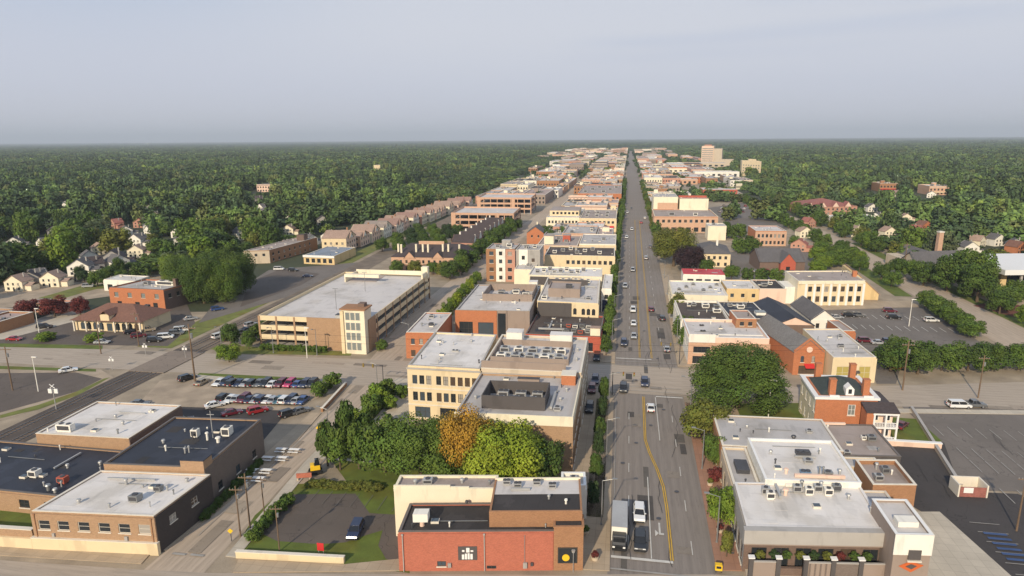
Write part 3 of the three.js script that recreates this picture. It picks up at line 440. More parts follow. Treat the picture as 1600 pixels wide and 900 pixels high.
// lots
const lot = (name, pts, mat, y = Y1) => sheet(name, px(pts), y, mat);
lot('gravel_lot', [[215, 632], [250, 595], [300, 588], [520, 603], [520, 612], [450, 642]], gm.gravel);
lot('asphalt_lot', [[60, 690], [130, 630], [450, 642], [398, 705], [330, 760], [240, 760]], gm.asphaltDark, Y1 + 0.01);
lot('corner_lot', [[-60, 584], [118, 582], [160, 592], [120, 612], [0, 645], [-60, 664]], gm.asphaltBrown);
lot('corner_verge', [[-60, 572], [0, 571], [158, 578], [178, 590], [120, 620], [0, 658], [-60, 684], [-60, 664], [0, 645], [120, 612], [160, 592], [118, 582], [-60, 584]], gm.gravel, Y1 + 0.005); lot('lot_verge', [[-60, 573], [0, 572], [150, 577], [150, 581], [0, 577], [-60, 578]], gm.grass, Y2); lot('lot_verge', [[162, 592], [172, 590], [124, 617], [60, 640], [0, 654], [0, 649], [60, 633], [120, 612]], gm.grassDry, Y2);
lot('restaurant_lot', [[-60, 536], [262, 541], [305, 505], [290, 470], [235, 490], [120, 500], [70, 512], [0, 520]], gm.asphaltBrown);
lot('restaurant_walk', [[-40, 534], [0, 518], [118, 478], [128, 480], [120, 498], [240, 502], [240, 506], [110, 504], [10, 530]], gm.concretePale, Y1 + 0.02);
lot('grass_verge', [[-60, 535.5], [160, 540], [160, 546], [-60, 541]], gm.grass, Y2);
lot('grass_strip', [[312, 583], [500, 592], [498, 598], [305, 588]], gm.grass, Y2);
lot('deck_verge', [[300, 541], [372, 541], [550, 550], [548, 556], [372, 553]], gm.grassDry, Y2);
lot('back_lot', [[310, 505], [330, 480], [392, 440], [420, 422], [560, 410], [600, 392], [610, 392], [560, 425], [480, 455]], gm.asphalt);
lot('office_lot', [[375, 480], [392, 440], [440, 420], [500, 428], [470, 446]], gm.asphaltBrown, Y2);
lot('fenced_lot', [[398, 806], [452, 772], [622, 770], [645, 892], [560, 880], [407, 850]], gm.asphaltBrown);
lot('lot_lawn', [[366, 860], [398, 806], [432, 776], [455, 757], [622, 752], [622, 771], [452, 773], [405, 815], [408, 834], [433, 846], [500, 851], [540, 848], [565, 839], [598, 829], [591, 853], [603, 874], [640, 882], [640, 896], [538, 882], [372, 870]], gm.grass, Y2);
lot('grey_lot', [[1405, 632], [1660, 636], [1660, 770], [1500, 766], [1470, 690]], gm.asphalt);
lot('alley_lot', [[1370, 700], [1475, 692], [1502, 768], [1590, 772], [1660, 800], [1660, 960], [1570, 960], [1440, 800], [1390, 770]], gm.asphaltDark);
lot('concrete_apron', [[1430, 800], [1468, 800], [1585, 905], [1630, 960], [1430, 960]], gm.concretePale, Y2);
lot('house_lawn', [[1388, 652], [1432, 655], [1472, 690], [1388, 692]], gm.grass, Y2);
lot('corner_lawn', [[1105, 660], [1110, 632], [1250, 630], [1262, 662], [1262, 690], [1180, 690]], gm.grass, Y2);
lot('rear_lot', [[1262, 486], [1440, 480], [1475, 492], [1540, 542], [1500, 548], [1420, 530], [1400, 600], [1370, 600], [1345, 545]], gm.asphalt);
lot('rear_walk', [[1262, 486], [1240, 478], [1400, 470], [1475, 470], [1478, 492], [1440, 479]], gm.concrete, Y1 + 0.01);
lot('far_lot', [[1105, 325], [1160, 317], [1236, 356], [1190, 376], [1140, 350]], gm.asphalt);
lot('side_lot', [[1140, 395], [1180, 385], [1262, 385], [1300, 430], [1180, 440], [1140, 425]], gm.asphalt);
lot('tan_lot', [[1500, 430], [1560, 450], [1560, 520], [1640, 530], [1640, 410], [1520, 410]], gm.concrete);
sheet('street_verge', [[131.6, 205], [137, 205], [139, 300], [139, 420], [133.6, 420], [131.6, 300]], Y1, gm.grass); sheet('street_verge', [[107, 278], [113.6, 278], [120, 420], [119, 700], [112, 700], [113, 420]], Y1, gm.grass); lot('red_bed', [[1520, 478], [1600, 500], [1640, 505], [1640, 488], [1560, 470]], gm.mulch, Y2);
sheet('terrace', [[-60, 112], [-44, 112], [-46, 128], [-46, 158], [-60, 158]], 0.1, gm.concretePale, null, { t: 0.08 });
sheet('planted_verge', [[-61, 113], [-52, 113], [-56, 128], [-56, 152], [-60.5, 152]], 0.16, gm.grass, null, { t: 0.06 });
sheet('yard', [[-42, 95], [-10, 97], [-10, 113], [-58, 113]], Y2, gm.grass);
lot('left_yard', [[60, 478], [300, 446], [360, 420], [160, 418], [60, 436], [-60, 448], [-60, 486]], gm.gravel); lot('left_field', [[80, 472], [150, 452], [230, 446], [215, 440], [130, 446], [60, 466]], gm.grassDry, Y2);
// kerbed sidewalks
const walk = (name, pts, mat = gm.concrete) => sheet(name, pts, 0.17, mat, null, { t: 0.14 });
walk('sidewalk', [[-9.6, 85.5], [-0.9, 86.2], [-1.5, 126], [-1.9, 156], [-9.6, 156]]);
walk('sidewalk', [[-9.6, 179.5], [-2.2, 179.5], [-2.6, 294], [-3.2, 600], [-9, 600]]);
walk('sidewalk', [[14.7, 89], [19, 89.5], [19, 153], [15.2, 153]], gm.brickWalk);
walk('sidewalk', [[15.3, 179.5], [20, 179.5], [22, 330], [22, 600], [17, 600], [17, 330]]);
walk('sidewalk', [[-56, 76.6], [-9.6, 85.2], [-9.6, 87.5], [-32, 84.0], [-40.5, 81.1], [-57, 79.6]]);
walk('sidewalk', [[-150, 70.5], [-93, 74.5], [-71, 76.2], [-71.5, 79.5], [-93, 78], [-150, 74.5]]);
walk('sidewalk', [[-70.6, 80], [-69.5, 79.6], [-67.6, 100], [-68, 120], [-69.4, 133], [-72, 133], [-71, 100]]);
walk('sidewalk', [[-59.4, 80], [-57.4, 80], [-59.5, 110], [-59.5, 150], [-61.8, 150], [-61.8, 110]], gm.concretePale);
walk('sidewalk', [[41, 152.5], [64, 157], [93, 160.6], [160, 165], [160, 163], [93, 158.4], [64, 154.6], [41, 150.5]], gm.concretePale);
walk('sidewalk', [[-118, 149], [-80, 147.6], [-80, 150], [-118, 152]], gm.concretePale);
walk('corner_plaza', [[15.3, 133], [27, 133], [27, 153], [15.3, 153]], gm.concrete);
walk('planting_strip', [[-5.4, 100], [-2.4, 100], [-3.0, 152], [-6.0, 152]], gm.grass);
// painted markings
let mk = 0;
const mark = (pts, mat = gm.mark, name = 'lane_marking') => sheet(name, pts, 0.15, mat);
const line = (x0, n0, x1, n1, w = 0.16, mat = gm.mark) => mark([[x0 - w / 2, n0], [x0 + w / 2, n0], [x1 + w / 2, n1], [x1 - w / 2, n1]], mat);
for (let i = 0; i < 26; i++) { const n = 92 + i * 12.2; if (n > 150 && n < 190) continue; line(1.85, n, 1.85, n + 3.6, 0.15); line(11.55, n, 11.6, n + 3.6, 0.15); }
line(5.3, 90, 5.35, 115, 0.18); line(8.3, 131, 8.25, 155, 0.18); line(-0.5, 90, -1.3, 153, 0.12, gm.markWorn);
{ const a = [[8.35, 90], [8.35, 105], [8.1, 112], [7.2, 118.5], [6.0, 125], [5.25, 131], [5.35, 155]]; for (const o of [-0.17, 0.17]) mark([...a.map(([x, n]) => [x + o - 0.085, n]), ...a.slice().reverse().map(([x, n]) => [x + o + 0.085, n])], gm.markYellow); }
for (const x of [4.9, 8.3]) for (const o of [-0.16, 0.16]) line(x + o, 185, x + 1 + o, 520, 0.12, gm.markYellow);
mark(rect(-0.8, 8.5, 89.4, 90.0)); mark(rect(8.4, 14.8, 155.4, 156.0)); mark(rect(-1.9, 8.2, 183.4, 184.0)); mark(rect(5, 5.7, 86.6, 86.9), gm.markWorn); mark(rect(-0.8, 14, 86.6, 86.95), gm.markWorn);
for (const n of [158.6, 161.4]) mark(rect(-1.9, 15, n, n + 0.3), gm.markWorn); for (const n of [177.6, 181]) mark(rect(-2, 15.2, n, n + 0.3), gm.markWorn);
mark([[6.7, 96.6], [7.5, 96.6], [7.5, 97.1], [7.0, 97.1], [7.0, 100], [6.7, 100]], gm.mark, 'turn_arrow'); mark([[6.1, 96.1], [6.1, 97.9], [6.68, 97.0]], gm.mark, 'turn_arrow');
for (let i = 0; i < 14; i++) mark(rect(7, 7.12, 188 + i * 7, 188 + i * 7 + 0.1), gm.markYellow);
for (const [x, n] of [[-68, 79], [-65, 79.2]]) mark(rect(x, x + 2.2, n, n + 0.5), gm.markWorn);
line(-67, 84, -67.6, 148, 0.13, gm.markWorn);
// bay lines
for (let i = 0; i < 18; i++) { const a = P(300 + i * 12.2, 604 + i * 0.2), b = P(306 + i * 12.2, 593 + i * 0.3); line(a.x, -a.z, b.x, -b.z, 0.1, gm.markWorn); }
for (let i = 0; i < 15; i++) for (const r of [0, 1]) { const n = 226 + r * 14, x = 74 + i * 2.7; mark([[x, n], [x + 0.2, n], [x + 0.2, n + 5.4], [x, n + 5.4]], gm.mark, 'bay_line'); }
for (let i = 0; i < 12; i++) { const x = 68 + i * 2.8; for (const n of [116, 127, 132.4, 143]) mark([[x, n], [x + 0.16, n], [x + 0.16, n + 5], [x, n + 5]], gm.markWorn, 'bay_line'); }
for (let i = 0; i < 6; i++) { const n = 95 + i * 2.7; mark(rect(57.5, 62, n, n + 0.14), gm.markWorn, 'bay_line'); } for (let i = 0; i < 8; i++) mark(rect(47.6 + i * 0.01, 47.75, 110 + i * 2.6, 110.1 + i * 2.6), gm.markWorn, 'bay_line');
for (let i = 0; i < 9; i++) mark(rect(-54 + i * 2.6, -53.9 + i * 2.6, 96, 100.5), M(at(T_mottle, 5), 0.2, 0.18, 0.16), 'bay_line');

// repairs, manhole covers and sealed cracks in the roads
seed = 31;
const patchMats = [M(T_asphalt, 0.15, 0.135, 0.12), M(T_asphalt, 0.30, 0.26, 0.22), M(T_asphalt, 0.10, 0.09, 0.085)];
for (let i = 0; i < 26; i++) { const n = 88 + i * 7 + rr(-3, 3), x = rr(0, 13), w = rr(0.8, 3), l = rr(1.5, 8); sheet('road_patch', rect(x - w / 2, x + w / 2, n, n + l), 0.052, patchMats[i % 3]); }
for (let i = 0; i < 18; i++) { const n = 80 + i * 11, x = -66 + rr(-3.5, 3.5) - (n > 172 ? 6 : 0), w = rr(0.8, 3.4), l = rr(2, 9); sheet('road_patch', rect(x - w / 2, x + w / 2, n, n + l), 0.052, M(T_asphalt, ...[[0.36, 0.30, 0.235], [0.46, 0.39, 0.31], [0.30, 0.25, 0.20]][i % 3])); }
for (let i = 0; i < 24; i++) { const x = -170 + i * 12 + rr(-4, 4), l = rr(3, 10), n = rr(155, 166); if (x > -140 && x < -120) continue; sheet('road_patch', rect(x, x + l, n, n + rr(0.8, 3)), 0.075, M(T_asphalt, ...[[0.34, 0.29, 0.235], [0.44, 0.37, 0.30], [0.27, 0.23, 0.19]][i % 3])); }
for (let i = 0; i < 14; i++) { const x = [3.4, 6.8, 10.2, 0.6][i % 4] + rr(-0.4, 0.4), n = 92 + i * 9.3; const g = new THREE.CircleGeometry(0.42, 14); g.rotateX(-Math.PI / 2); g.translate(x, 0.17, -n); tag(part(scene, numbered('manhole_cover'), finish(g), m.metalDark), null, null, null, 'structure'); }
for (let i = 0; i < 30; i++) { const a = i < 16, x = a ? rr(-0.5, 13.5) : rr(56, 98), n = a ? rr(88, 200) : rr(112, 150), w = 0.07, pts = [], back = []; let px_ = x; for (let k = 0; k < 6; k++) { px_ += rr(-0.5, 0.5); pts.push([px_, n + k * (a ? 2.2 : 1.5)]); back.unshift([px_ + w, n + k * (a ? 2.2 : 1.5)]); } sheet('crack_seal', [...pts, ...back], 0.16, M(null, 0.035, 0.032, 0.03, 0.7)); }
// ---------- buildings beside the camera: lower left ----------
{
  const b = new Bldg('office_building', 'low tan brick office with a white roof and six square front windows', { A: [-90, 77.2], B: [-70.2, 79], D: [-89.3, 90.2], h: 6.6, ph: 0.3, wall: m.tan, roof: m.roofWhite, coping: m.coping, frame: m.frame });
  b.facade('front', 2.1, 6.2, [0.09, 0.25, 0.42, 0.59, 0.755, 0.92].map((f) => ({ s: f * b.w, y: 3.5, w: 1.9, h: 1.6 })));
  b.box('plinth', -0.5, b.w + 0.4, 0, 2.1, -0.55, -0.003, m.cream); b.box('plinth_cap', -0.55, b.w + 0.45, 2.1, 2.22, -0.65, -0.003, m.coping);
  b.facade('right', 0, 6.2, [...row(2, 3.5, 8.5, 3.5, 1.5, 1.3)], m.shadedBrick, 0.2);  // right wall in near-black brick: its shade is mixed into the colour
  b.unit(13.6, 4.2, 1.5, 1.3, 1.2, m.steel); b.unit(15, 7.4, 1.1, 1, 1.0, m.steel); b.vent(8, 9); b.vent(17.5, 10.6, 0.5); b.vent(5, 3, 0.5); b.duct(3.5, 12, 10.3, 10.55, 0.22); b.vent(11, 2, 0.6, 0.15); b.pipe('front', 0.4, 6, m.brown); b.pipe('front', b.w - 0.3, 6, m.brown); b.fixture('front', 15.2, 2.3, 0.5, 0.7); b.fixture('front', 3.2, 2.4, 0.4, 0.6);
}
{
  const b = new Bldg('office_building', 'low tan building with a flat black roof at the left edge', { ...box4(-125, -90.4, 84, 100.2), h: 5, ph: 0.35, wall: m.tan, roof: m.roofNavy, coping: m.copingDark });
  b.facade('front', 0, 4.6, [{ s: 26, y: 2.2, w: 2, h: 1.5 }, { s: 31, y: 2.2, w: 2, h: 1.5 }, { s: 19, y: 2.2, w: 2, h: 1.5 }]);
  b.unit(22.8, 5.4, 1.6, 1.4, 1.3, m.white); b.unit(29.6, 4.3, 1.5, 1.2, 1.2, m.red); b.vent(29.2, 1.7, 0.9, 0.3, m.steel); b.vent(31, 1.2, 0.6, 0.25, m.metal); b.vent(26, 9, 0.6); b.vent(31, 11, 0.5); b.duct(24, 24.3, 8, 14, 0.25);
}
{
  const b = new Bldg('warehouse', 'tan low building whose white roof is stained, beside the railway', { A: [-113, 100.5], B: [-93.2, 101.5], D: [-113.6, 116.6], h: 7, ph: 0.35, wall: m.tan, roof: m.roofWhite });
  b.unit(4.6, 2.2, 3.2, 1.3, 1.5, m.white); b.vent(10, 9, 0.5); b.vent(14, 6, 0.6); b.facade('right', 0, 6.6, row(3, 3, 13, 3, 1.6, 1.6), m.darkBrick, 0.18); b.vent(15.5, 12.5, 0.5); b.duct(9, 15, 11.2, 11.4, 0.2);  // darker brick on the right face paints in the shade of that side
}
{
  const b = new Bldg('workshop_building', 'long brick building with a dark navy roof and a raised front corner', { A: [-89.2, 90.8], B: [-70.9, 92.4], D: [-90.2, 110.8], h: 7.6, ph: 0.4, wall: m.tan, roof: m.roofNavy, coping: m.copingDark });
  b.block('corner_block', b.w - 4, b.w + 0.2, -0.2, 2.4, 6.9, 8.8, m.tan, m.roofNavy);
  b.facade('right', 0, 7.2, [...row(3, 4, 16, 1.2, 1.4, 1.6)], m.dimWall, 0.2);  // dimmer brick on the right face carries its shade as colour
  b.unit(9.5, 12, 1.3, 1.1, 1.6, m.white); b.unit(15.2, 13.2, 1.6, 1.6, 1.7, m.white); b.vent(12.6, 10.8, 1.4, 0.2, m.white); b.vent(11.6, 5.4, 0.9, 0.15); b.vent(12.8, 4.8, 1.6, 0.12); b.vent(7.5, 6, 0.9, 0.14, m.white); b.vent(15.2, 10, 0.9, 0.3, m.white); b.vent(5, 9, 0.5);
  b.add('mast', merge([cyl(13.1, 7.2, -11.8, 0.09, 0.06, 5.6, 6), bx(12.4, 13.8, 12, 12.1, -11.75, -11.85)]), m.metal);
}
{ // low retaining wall in front of the black-roofed building
  const b = new Bldg('retaining_wall', 'tan and cream garden wall left of the white roofed office', { A: [-126, 74.8], B: [-90.6, 77], D: [-126, 75.4], h: 3.2, ph: 0, wall: m.tan, category: 'wall' });
  b.box('plinth', 0, b.w, 0, 1.9, -0.35, -0.003, m.cream); b.box('coping', -0.1, b.w, 3.2, 3.32, -0.1, b.d + 0.1, m.coping);
}
sheet('yard', [[-125, 75.6], [-90.6, 77.7], [-90.6, 83.8], [-125, 83.8]], 1.2, gm.grass, null, { t: 1.15 });

// ---------- red painted brick building and its neighbours ----------
{
  const b = new Bldg('shop_building', 'low red painted brick building with a black roof at the street corner', { A: [-31.6, 81.2], B: [-5, 85.9], D: [-32.4, 88.8], h: 6.6, ph: 0.35, wall: m.redPaint, roof: m.roofBlack, coping: m.copingDark });
  const w = b.w, c = b.box('corner_bay', w - 4.2, w + 0.15, 0, 7.2, -0.15, 3, m.brown); b.box('bay_roof', w - 3.9, w - 0.15, 7.2, 7.26, 0.15, 2.7, m.roofBlack, c); b.add('bay_coping', merge([bx(w - 4.3, w + 0.25, 7.2, 7.36, 0.25, -0.12), bx(w - 4.3, w - 3.95, 7.2, 7.36, -0.12, -3), bx(w - 0.1, w + 0.25, 7.2, 7.36, -0.12, -3)]), m.brown, c);
  b.box('upper_storey', 13.2, w, 6.25, 8.7, 1.4, 7.6, m.brown); b.box('rear_wing', 13.2, w, 0, 8.7, 7.62, 11, m.brown); b.box('upper_roof', 13.5, w - 0.3, 8.7, 8.76, 1.7, 6.4, m.roofBlack); b.box('upper_roof', 13.5, w - 0.3, 8.7, 8.76, 6.42, 10.7, m.roofPale);
  b.add('parapet', merge([bx(13.2, w, 8.7, 8.9, -1.4, -1.7), bx(w - 0.3, w, 8.7, 8.9, -1.7, -10.7), bx(13.2, 13.5, 8.7, 8.9, -1.7, -10.7)]), m.brown); b.add('parapet', bx(13.2, w, 8.7, 9.1, -10.7, -11), m.creamPale); b.pipe('front', 12.6, 6.1); b.pipe('front', 0.6, 6.1); b.fixture('front', 7.4, 0.8, 0.5, 0.7); b.fixture('front', 18.6, 0.6, 0.6, 0.9); b.fixture('front', 19.6, 1, 0.4, 0.5, m.metalDark); b.add('conduit', bx(18.5, 18.58, 1.5, 6, 0.16, 0.22), m.steel);
  b.facade('front', 0, 6.25, [{ s: 6.2, y: 0.9, w: 1.3, h: 0.8, bar: 0, frame: m.frameDark }, { s: 13.6, y: 0.4, w: 1.4, h: 0.5, bar: 0, sill: 0 }], m.redPaint, 0.12, 0, w - 4.3);
  // dark framed picture panel of white letter-like shapes on the painted wall
  const pn = b.box('mural_panel', 8.7, 11.5, 1.9, 4.15, -0.2, -0.125, m.charcoal);
  const sh = []; for (const [x, y, ww, h] of [[9.25, 2.05, 0.35, 0.8], [9.7, 2.05, 0.3, 0.95], [10.1, 2.05, 0.3, 1.0], [10.5, 2.05, 0.35, 0.9], [9.9, 3.2, 0.5, 0.75], [9.3, 3.3, 0.35, 0.3], [10.55, 3.3, 0.4, 0.25]]) sh.push(bx(x, x + ww, y, y + h, 0.2, 0.23)); b.add('mural_figure', merge(sh), m.whitePaint, pn);
  const sg = b.box('shop_window', w - 3.6, w - 0.7, 1.3, 3.9, -0.25, -0.152, m.frameDark); b.box('pane', w - 3.45, w - 0.85, 1.45, 3.75, -0.27, -0.252, m.glass, sg);
  b.add('sign_disc', merge([cyl(0, 0, 0, 0.55, 0.55, 0.1, 14).rotateX(Math.PI / 2).translate(w - 2.4, 2.3, 0.28)]), m.yellowPaint, sg);
  b.add('lamp_bracket', merge([bar(V3(w - 1.3, 0, 0.5), V3(w - 1.3, 3.4, 0.5), 0.05), cyl(w - 1.3, 3.3, 0.5, 0.22, 0.3, 0.35, 10)]), m.metal);
  const st = b.add('tank_stand', cyl(3.1, 6.31, -1.9, 0.35, 0.3, 1.1, 10), m.pink); b.add('roof_tank', merge([bx(1.9, 4.1, 7.3, 8.6, -1.2, -2.8)]), m.white, st);
  b.vent(3.6, 5, 0.7, 0.2, m.metalDark); b.vent(9, 7.6, 0.5, 0.18, m.metalDark); for (const [u, v] of [[17, 8.5], [20, 9.2], [22.5, 8.2], [15.2, 9.4]]) b.unit(u, v, 1.2, 0.9, 0.8, m.metal, 8.76);
  b.vent(24.6, 3.6, 0.6, 0.16, m.white, 8.76); b.vent(22, 5, 0.5, 0.16, m.metal, 8.76); b.duct(16, 19, 7.4, 7.7, 0.4, m.metal, 8.8);
  b.facade('right', 0, 6.2, [...row(1, 4.6, 5.2, 0.6, 2, 2.4)], m.brown, 0.12);
}
{
  const b = new Bldg('brick_building', 'building with a white painted front wall behind the red brick shop', { A: [-35.2, 89.4], B: [-19.2, 92], D: [-35.6, 93.6], h: 8.6, ph: 0.45, wall: m.creamPale, roof: m.roofTaupe, coping: m.creamPale });
  b.box('stepped_parapet', -0.02, 9, 8.05, 9.1, -0.04, 0.26, m.creamPale); b.box('stepped_parapet', 9.02, 12, 8.05, 8.85, -0.04, 0.26, m.creamPale); b.unit(5, 2.2, 1.5, 1.2, 0.9); b.vent(3, 2, 0.6); b.vent(10.5, 2.4, 0.6);
}
{
  const b = new Bldg('annex', 'small white parapet annex behind the red brick shop by the sidewalk', { A: [-9.4, 98.6], B: [-5.4, 99.2], D: [-9.8, 103], h: 6.4, ph: 0.7, wall: m.white, roof: m.roofPale, coping: m.whitePaint });
  b.facade('right', 0, 5.6, [{ s: 2.4, y: 0.5, w: 2.2, h: 2.3 }]); b.unit(2, 2.6, 1.2, 1, 0.8);
}
// ---------- large cream office by the middle cross street ----------
{
  const b = new Bldg('office_building', 'three storey cream office wing with paired rows of dark windows', { A: [-47.8, 134], B: [-31.2, 134], D: [-49.2, 160], h: 13, ph: 0.5, wall: m.cream, roof: m.roofWhite, coping: m.copingGrey });
  const ss = [1.5, 3.15, 4.8, 7.1, 8.75, 10.4, 12.1, 13.75, 15.4];
  b.facade('front', 0, 12.5, [...ss.map((s) => ({ s, y: 8.6, w: 1.15, h: 2.1 })), ...ss.map((s) => ({ s, y: 4.6, w: 1.15, h: 2.1 })), { s: 3.1, y: 0.5, w: 3.6, h: 2.6, arch: 0 }, { s: 9, y: 0.5, w: 3.6, h: 2.6 }, { s: 13.8, y: 0.5, w: 3, h: 2.6 }]);
  b.box('string_course', -0.3, b.w + 0.1, 7.5, 7.75, -0.34, -0.226, m.coping); b.box('string_course', -0.3, b.w + 0.1, 3.5, 3.75, -0.34, -0.226, m.coping); b.box('cornice', -0.4, b.w + 0.1, 12.1, 12.45, -0.42, -0.226, m.copingGrey);
  b.facade('left', 0, 12.5, [...row(9, 2.5, 23.5, 8.6, 1.2, 2.1), ...row(9, 2.5, 23.5, 4.6, 1.2, 2.1), ...row(6, 3, 23, 0.5, 2.4, 2.6)]);
  b.unit(8.5, 12, 1.8, 0.7, 0.4, m.metal); b.vent(4, 18, 0.5); b.vent(11, 20, 0.5); b.vent(6, 6, 0.4, 0.15);
}
{
  const b = new Bldg('office_building', 'tan brick office with a charcoal roof screen, right behind the autumn tree', { A: [-31, 112.4], B: [-9, 113.6], D: [-31, 134.2], h: 12, ph: 0.6, wall: m.tan, roof: m.roofGrey, coping: m.copingGrey });
  b.box('cornice_band', -0.25, b.w + 0.25, 10.1, 12.05, -0.25, -0.003, m.creamPale); b.box('cornice_band', b.w + 0.003, b.w + 0.25, 10.1, 12.05, -0.003, b.d, m.creamPale);
  b.facade('right', 0, 10, [...row(6, 2.5, 19.3, 5.6, 1.9, 3), ...row(6, 2.5, 19.3, 0.5, 2.4, 3.6)], m.tan, 0.24);
  b.screen(4.2, 16.6, 3.4, 11.6, 11.4, 14.2, m.charcoal); for (const [u, v] of [[7, 6.2], [10, 6.4], [13.4, 6.2], [7.4, 9.4], [11, 9.2], [14.4, 9.2]]) b.unit(u, v, 2.1, 1.5, 1.5, m.metal);
  b.block('stair_house', 18.3, 21.3, 17.4, 20.6, 11.4, 13.6, m.orange, m.coping); b.vent(2, 8, 0.6); b.vent(19, 9, 0.5); b.duct(17.4, 17.9, 4, 12, 0.5); b.block('arched_vent', 9, 13.6, 17.2, 18.2, 11.4, 12.6, m.taupe, m.metalDark); b.vent(19.8, 14, 0.6); b.unit(18.9, 4, 1.4, 1.2, 0.8);
}
{
  const b = new Bldg('office_building', 'flat roofed office block behind a brown roof screen on the main street', { A: [-31, 134.5], B: [-8.8, 135], D: [-31.2, 160.4], h: 13, ph: 0.6, wall: m.stone, roof: m.roofPale, coping: m.coping });
  b.box('screen_wall', 0, b.w - 3.4, 12.4, 14.6, 0.3, 0.6, m.taupe); b.screen(1, 19, 5.5, 19, 12.4, 13.9, m.taupe); for (let i = 0; i < 10; i++) b.unit(3 + (i % 5) * 3.4, 8.5 + Math.floor(i / 5) * 5, 2.2, 1.8, 1.3, i % 3 ? m.metal : m.white);
  b.duct(3, 17, 11, 11.6, 0.6); b.duct(6, 6.7, 7, 17, 0.6); b.duct(13.5, 14, 7.6, 16.8, 0.5); b.block('stair_house', 2, 6, 21, 24.5, 12.4, 15, m.white, m.roofWhite); b.block('lift_house', 13, 18.5, 21.5, 24.6, 12.4, 14.6, m.white, m.roofWhite); b.vent(20.6, 9, 0.7); b.vent(20.4, 16, 0.7);
  b.facade('right', 0, 12.2, [...row(7, 2.5, 23, 9, 1.8, 2.2), ...row(7, 2.5, 23, 5, 1.8, 2.2), ...row(7, 2.5, 23, 0.4, 2.5, 3.4)], m.stone, 0.24);
}
// ---------- beyond the cross street, between the two streets ----------
{
  const b = new Bldg('brick_building', 'small orange brick building with a pale roof across from the parking deck', { A: [-62.4, 174.6], B: [-53.8, 175.4], D: [-63.6, 197], h: 8, ph: 0.4, wall: m.orange, roof: m.roofPale });
  b.facade('front', 0, 7.5, [...row(3, 1.9, 6.8, 4.4, 1.1, 1.7), ...row(3, 1.9, 6.8, 0.6, 1.3, 2)]); b.facade('left', 0, 7.5, [...row(6, 3, 19, 4.4, 1.1, 1.6)], m.orange); b.unit(5.4, 8, 1.4, 1.2, 0.9, m.metalDark); b.vent(3, 14, 0.5); b.vent(6, 17, 0.5); b.unit(3.4, 17, 1.6, 1.3, 1);
}
{
  const b = new Bldg('restaurant_building', 'orange and taupe building with two large dark square openings', { A: [-53.2, 196.6], B: [-29.6, 198.4], D: [-54.6, 234], h: 9.4, ph: 0.5, wall: m.taupe, roof: m.roofPale, coping: m.copingGrey });
  b.facade('front', 0, 9.2, [{ s: 3.2, y: 0.6, w: 4.4, h: 4.9 }, { s: 9.6, y: 0.4, w: 5.0, h: 5.0 }], m.orange, 0.3, 0, 13.2, 'orange_facade'); b.box('glass_bay', 13.5, 16, 0.3, 8.4, -0.12, -0.003, m.glass); b.box('facade_fin', 16.1, 16.4, 0, 9.4, -0.4, -0.003, m.taupe);
  b.screen(6, 23, 14, 30, 8.9, 11.4, m.taupe, 0.3); for (const [u, v] of [[9, 18], [13, 19], [17, 18], [20, 22], [11, 24], [16, 26]]) b.unit(u, v, 2.4, 1.8, 1.4, u % 2 ? m.metal : m.white); b.duct(8, 20, 21, 21.6, 0.6); b.duct(14, 14.6, 17, 27, 0.6); b.duct(18, 18.5, 24, 29, 0.5, m.metalDark); b.block('stair_house', 20, 23, 31, 34, 8.9, 12, m.white, m.roofWhite);
  b.facade('left', 0, 8.8, row(7, 4, 33, 4.5, 1.6, 2), m.orange, 0.2);
}
{
  const b = new Bldg('shop_building', 'low shop with a cluttered dark roof and a red brick front band', { A: [-29.2, 187.6], B: [-6.8, 188], D: [-29, 211.2], h: 5.2, ph: 0.6, wall: m.red, roof: m.roofBrown, coping: m.copingDark });
  for (let i = 0; i < 9; i++) b.unit(12 + (i % 5) * 2.1, 4 + Math.floor(i / 5) * 5.5 + (i % 2), 1.6, 1.2, 1.1, pick([m.metal, m.red, m.white, m.steel])); b.duct(3, 12, 6, 6.5, 0.5); b.duct(6, 6.5, 6.6, 15, 0.5); b.duct(4, 17, 12, 12.5, 0.5, m.metalDark); b.box('dark_wall', 0.4, 11.6, 4.6, 9.2, 22.6, 23.2, m.charcoal); b.block('gable_sign', 19.4, 22.3, 0.5, 3, 4.6, 7.4, m.creamPale, m.shTan); b.vent(9, 16, 0.8); b.vent(15, 17, 0.8);
  b.facade('right', 0, 4.4, row(4, 3, 20, 0.4, 3, 2.8)); b.facade('front', 0, 4.5, row(4, 3, 19, 0.5, 2.6, 2.6));
}
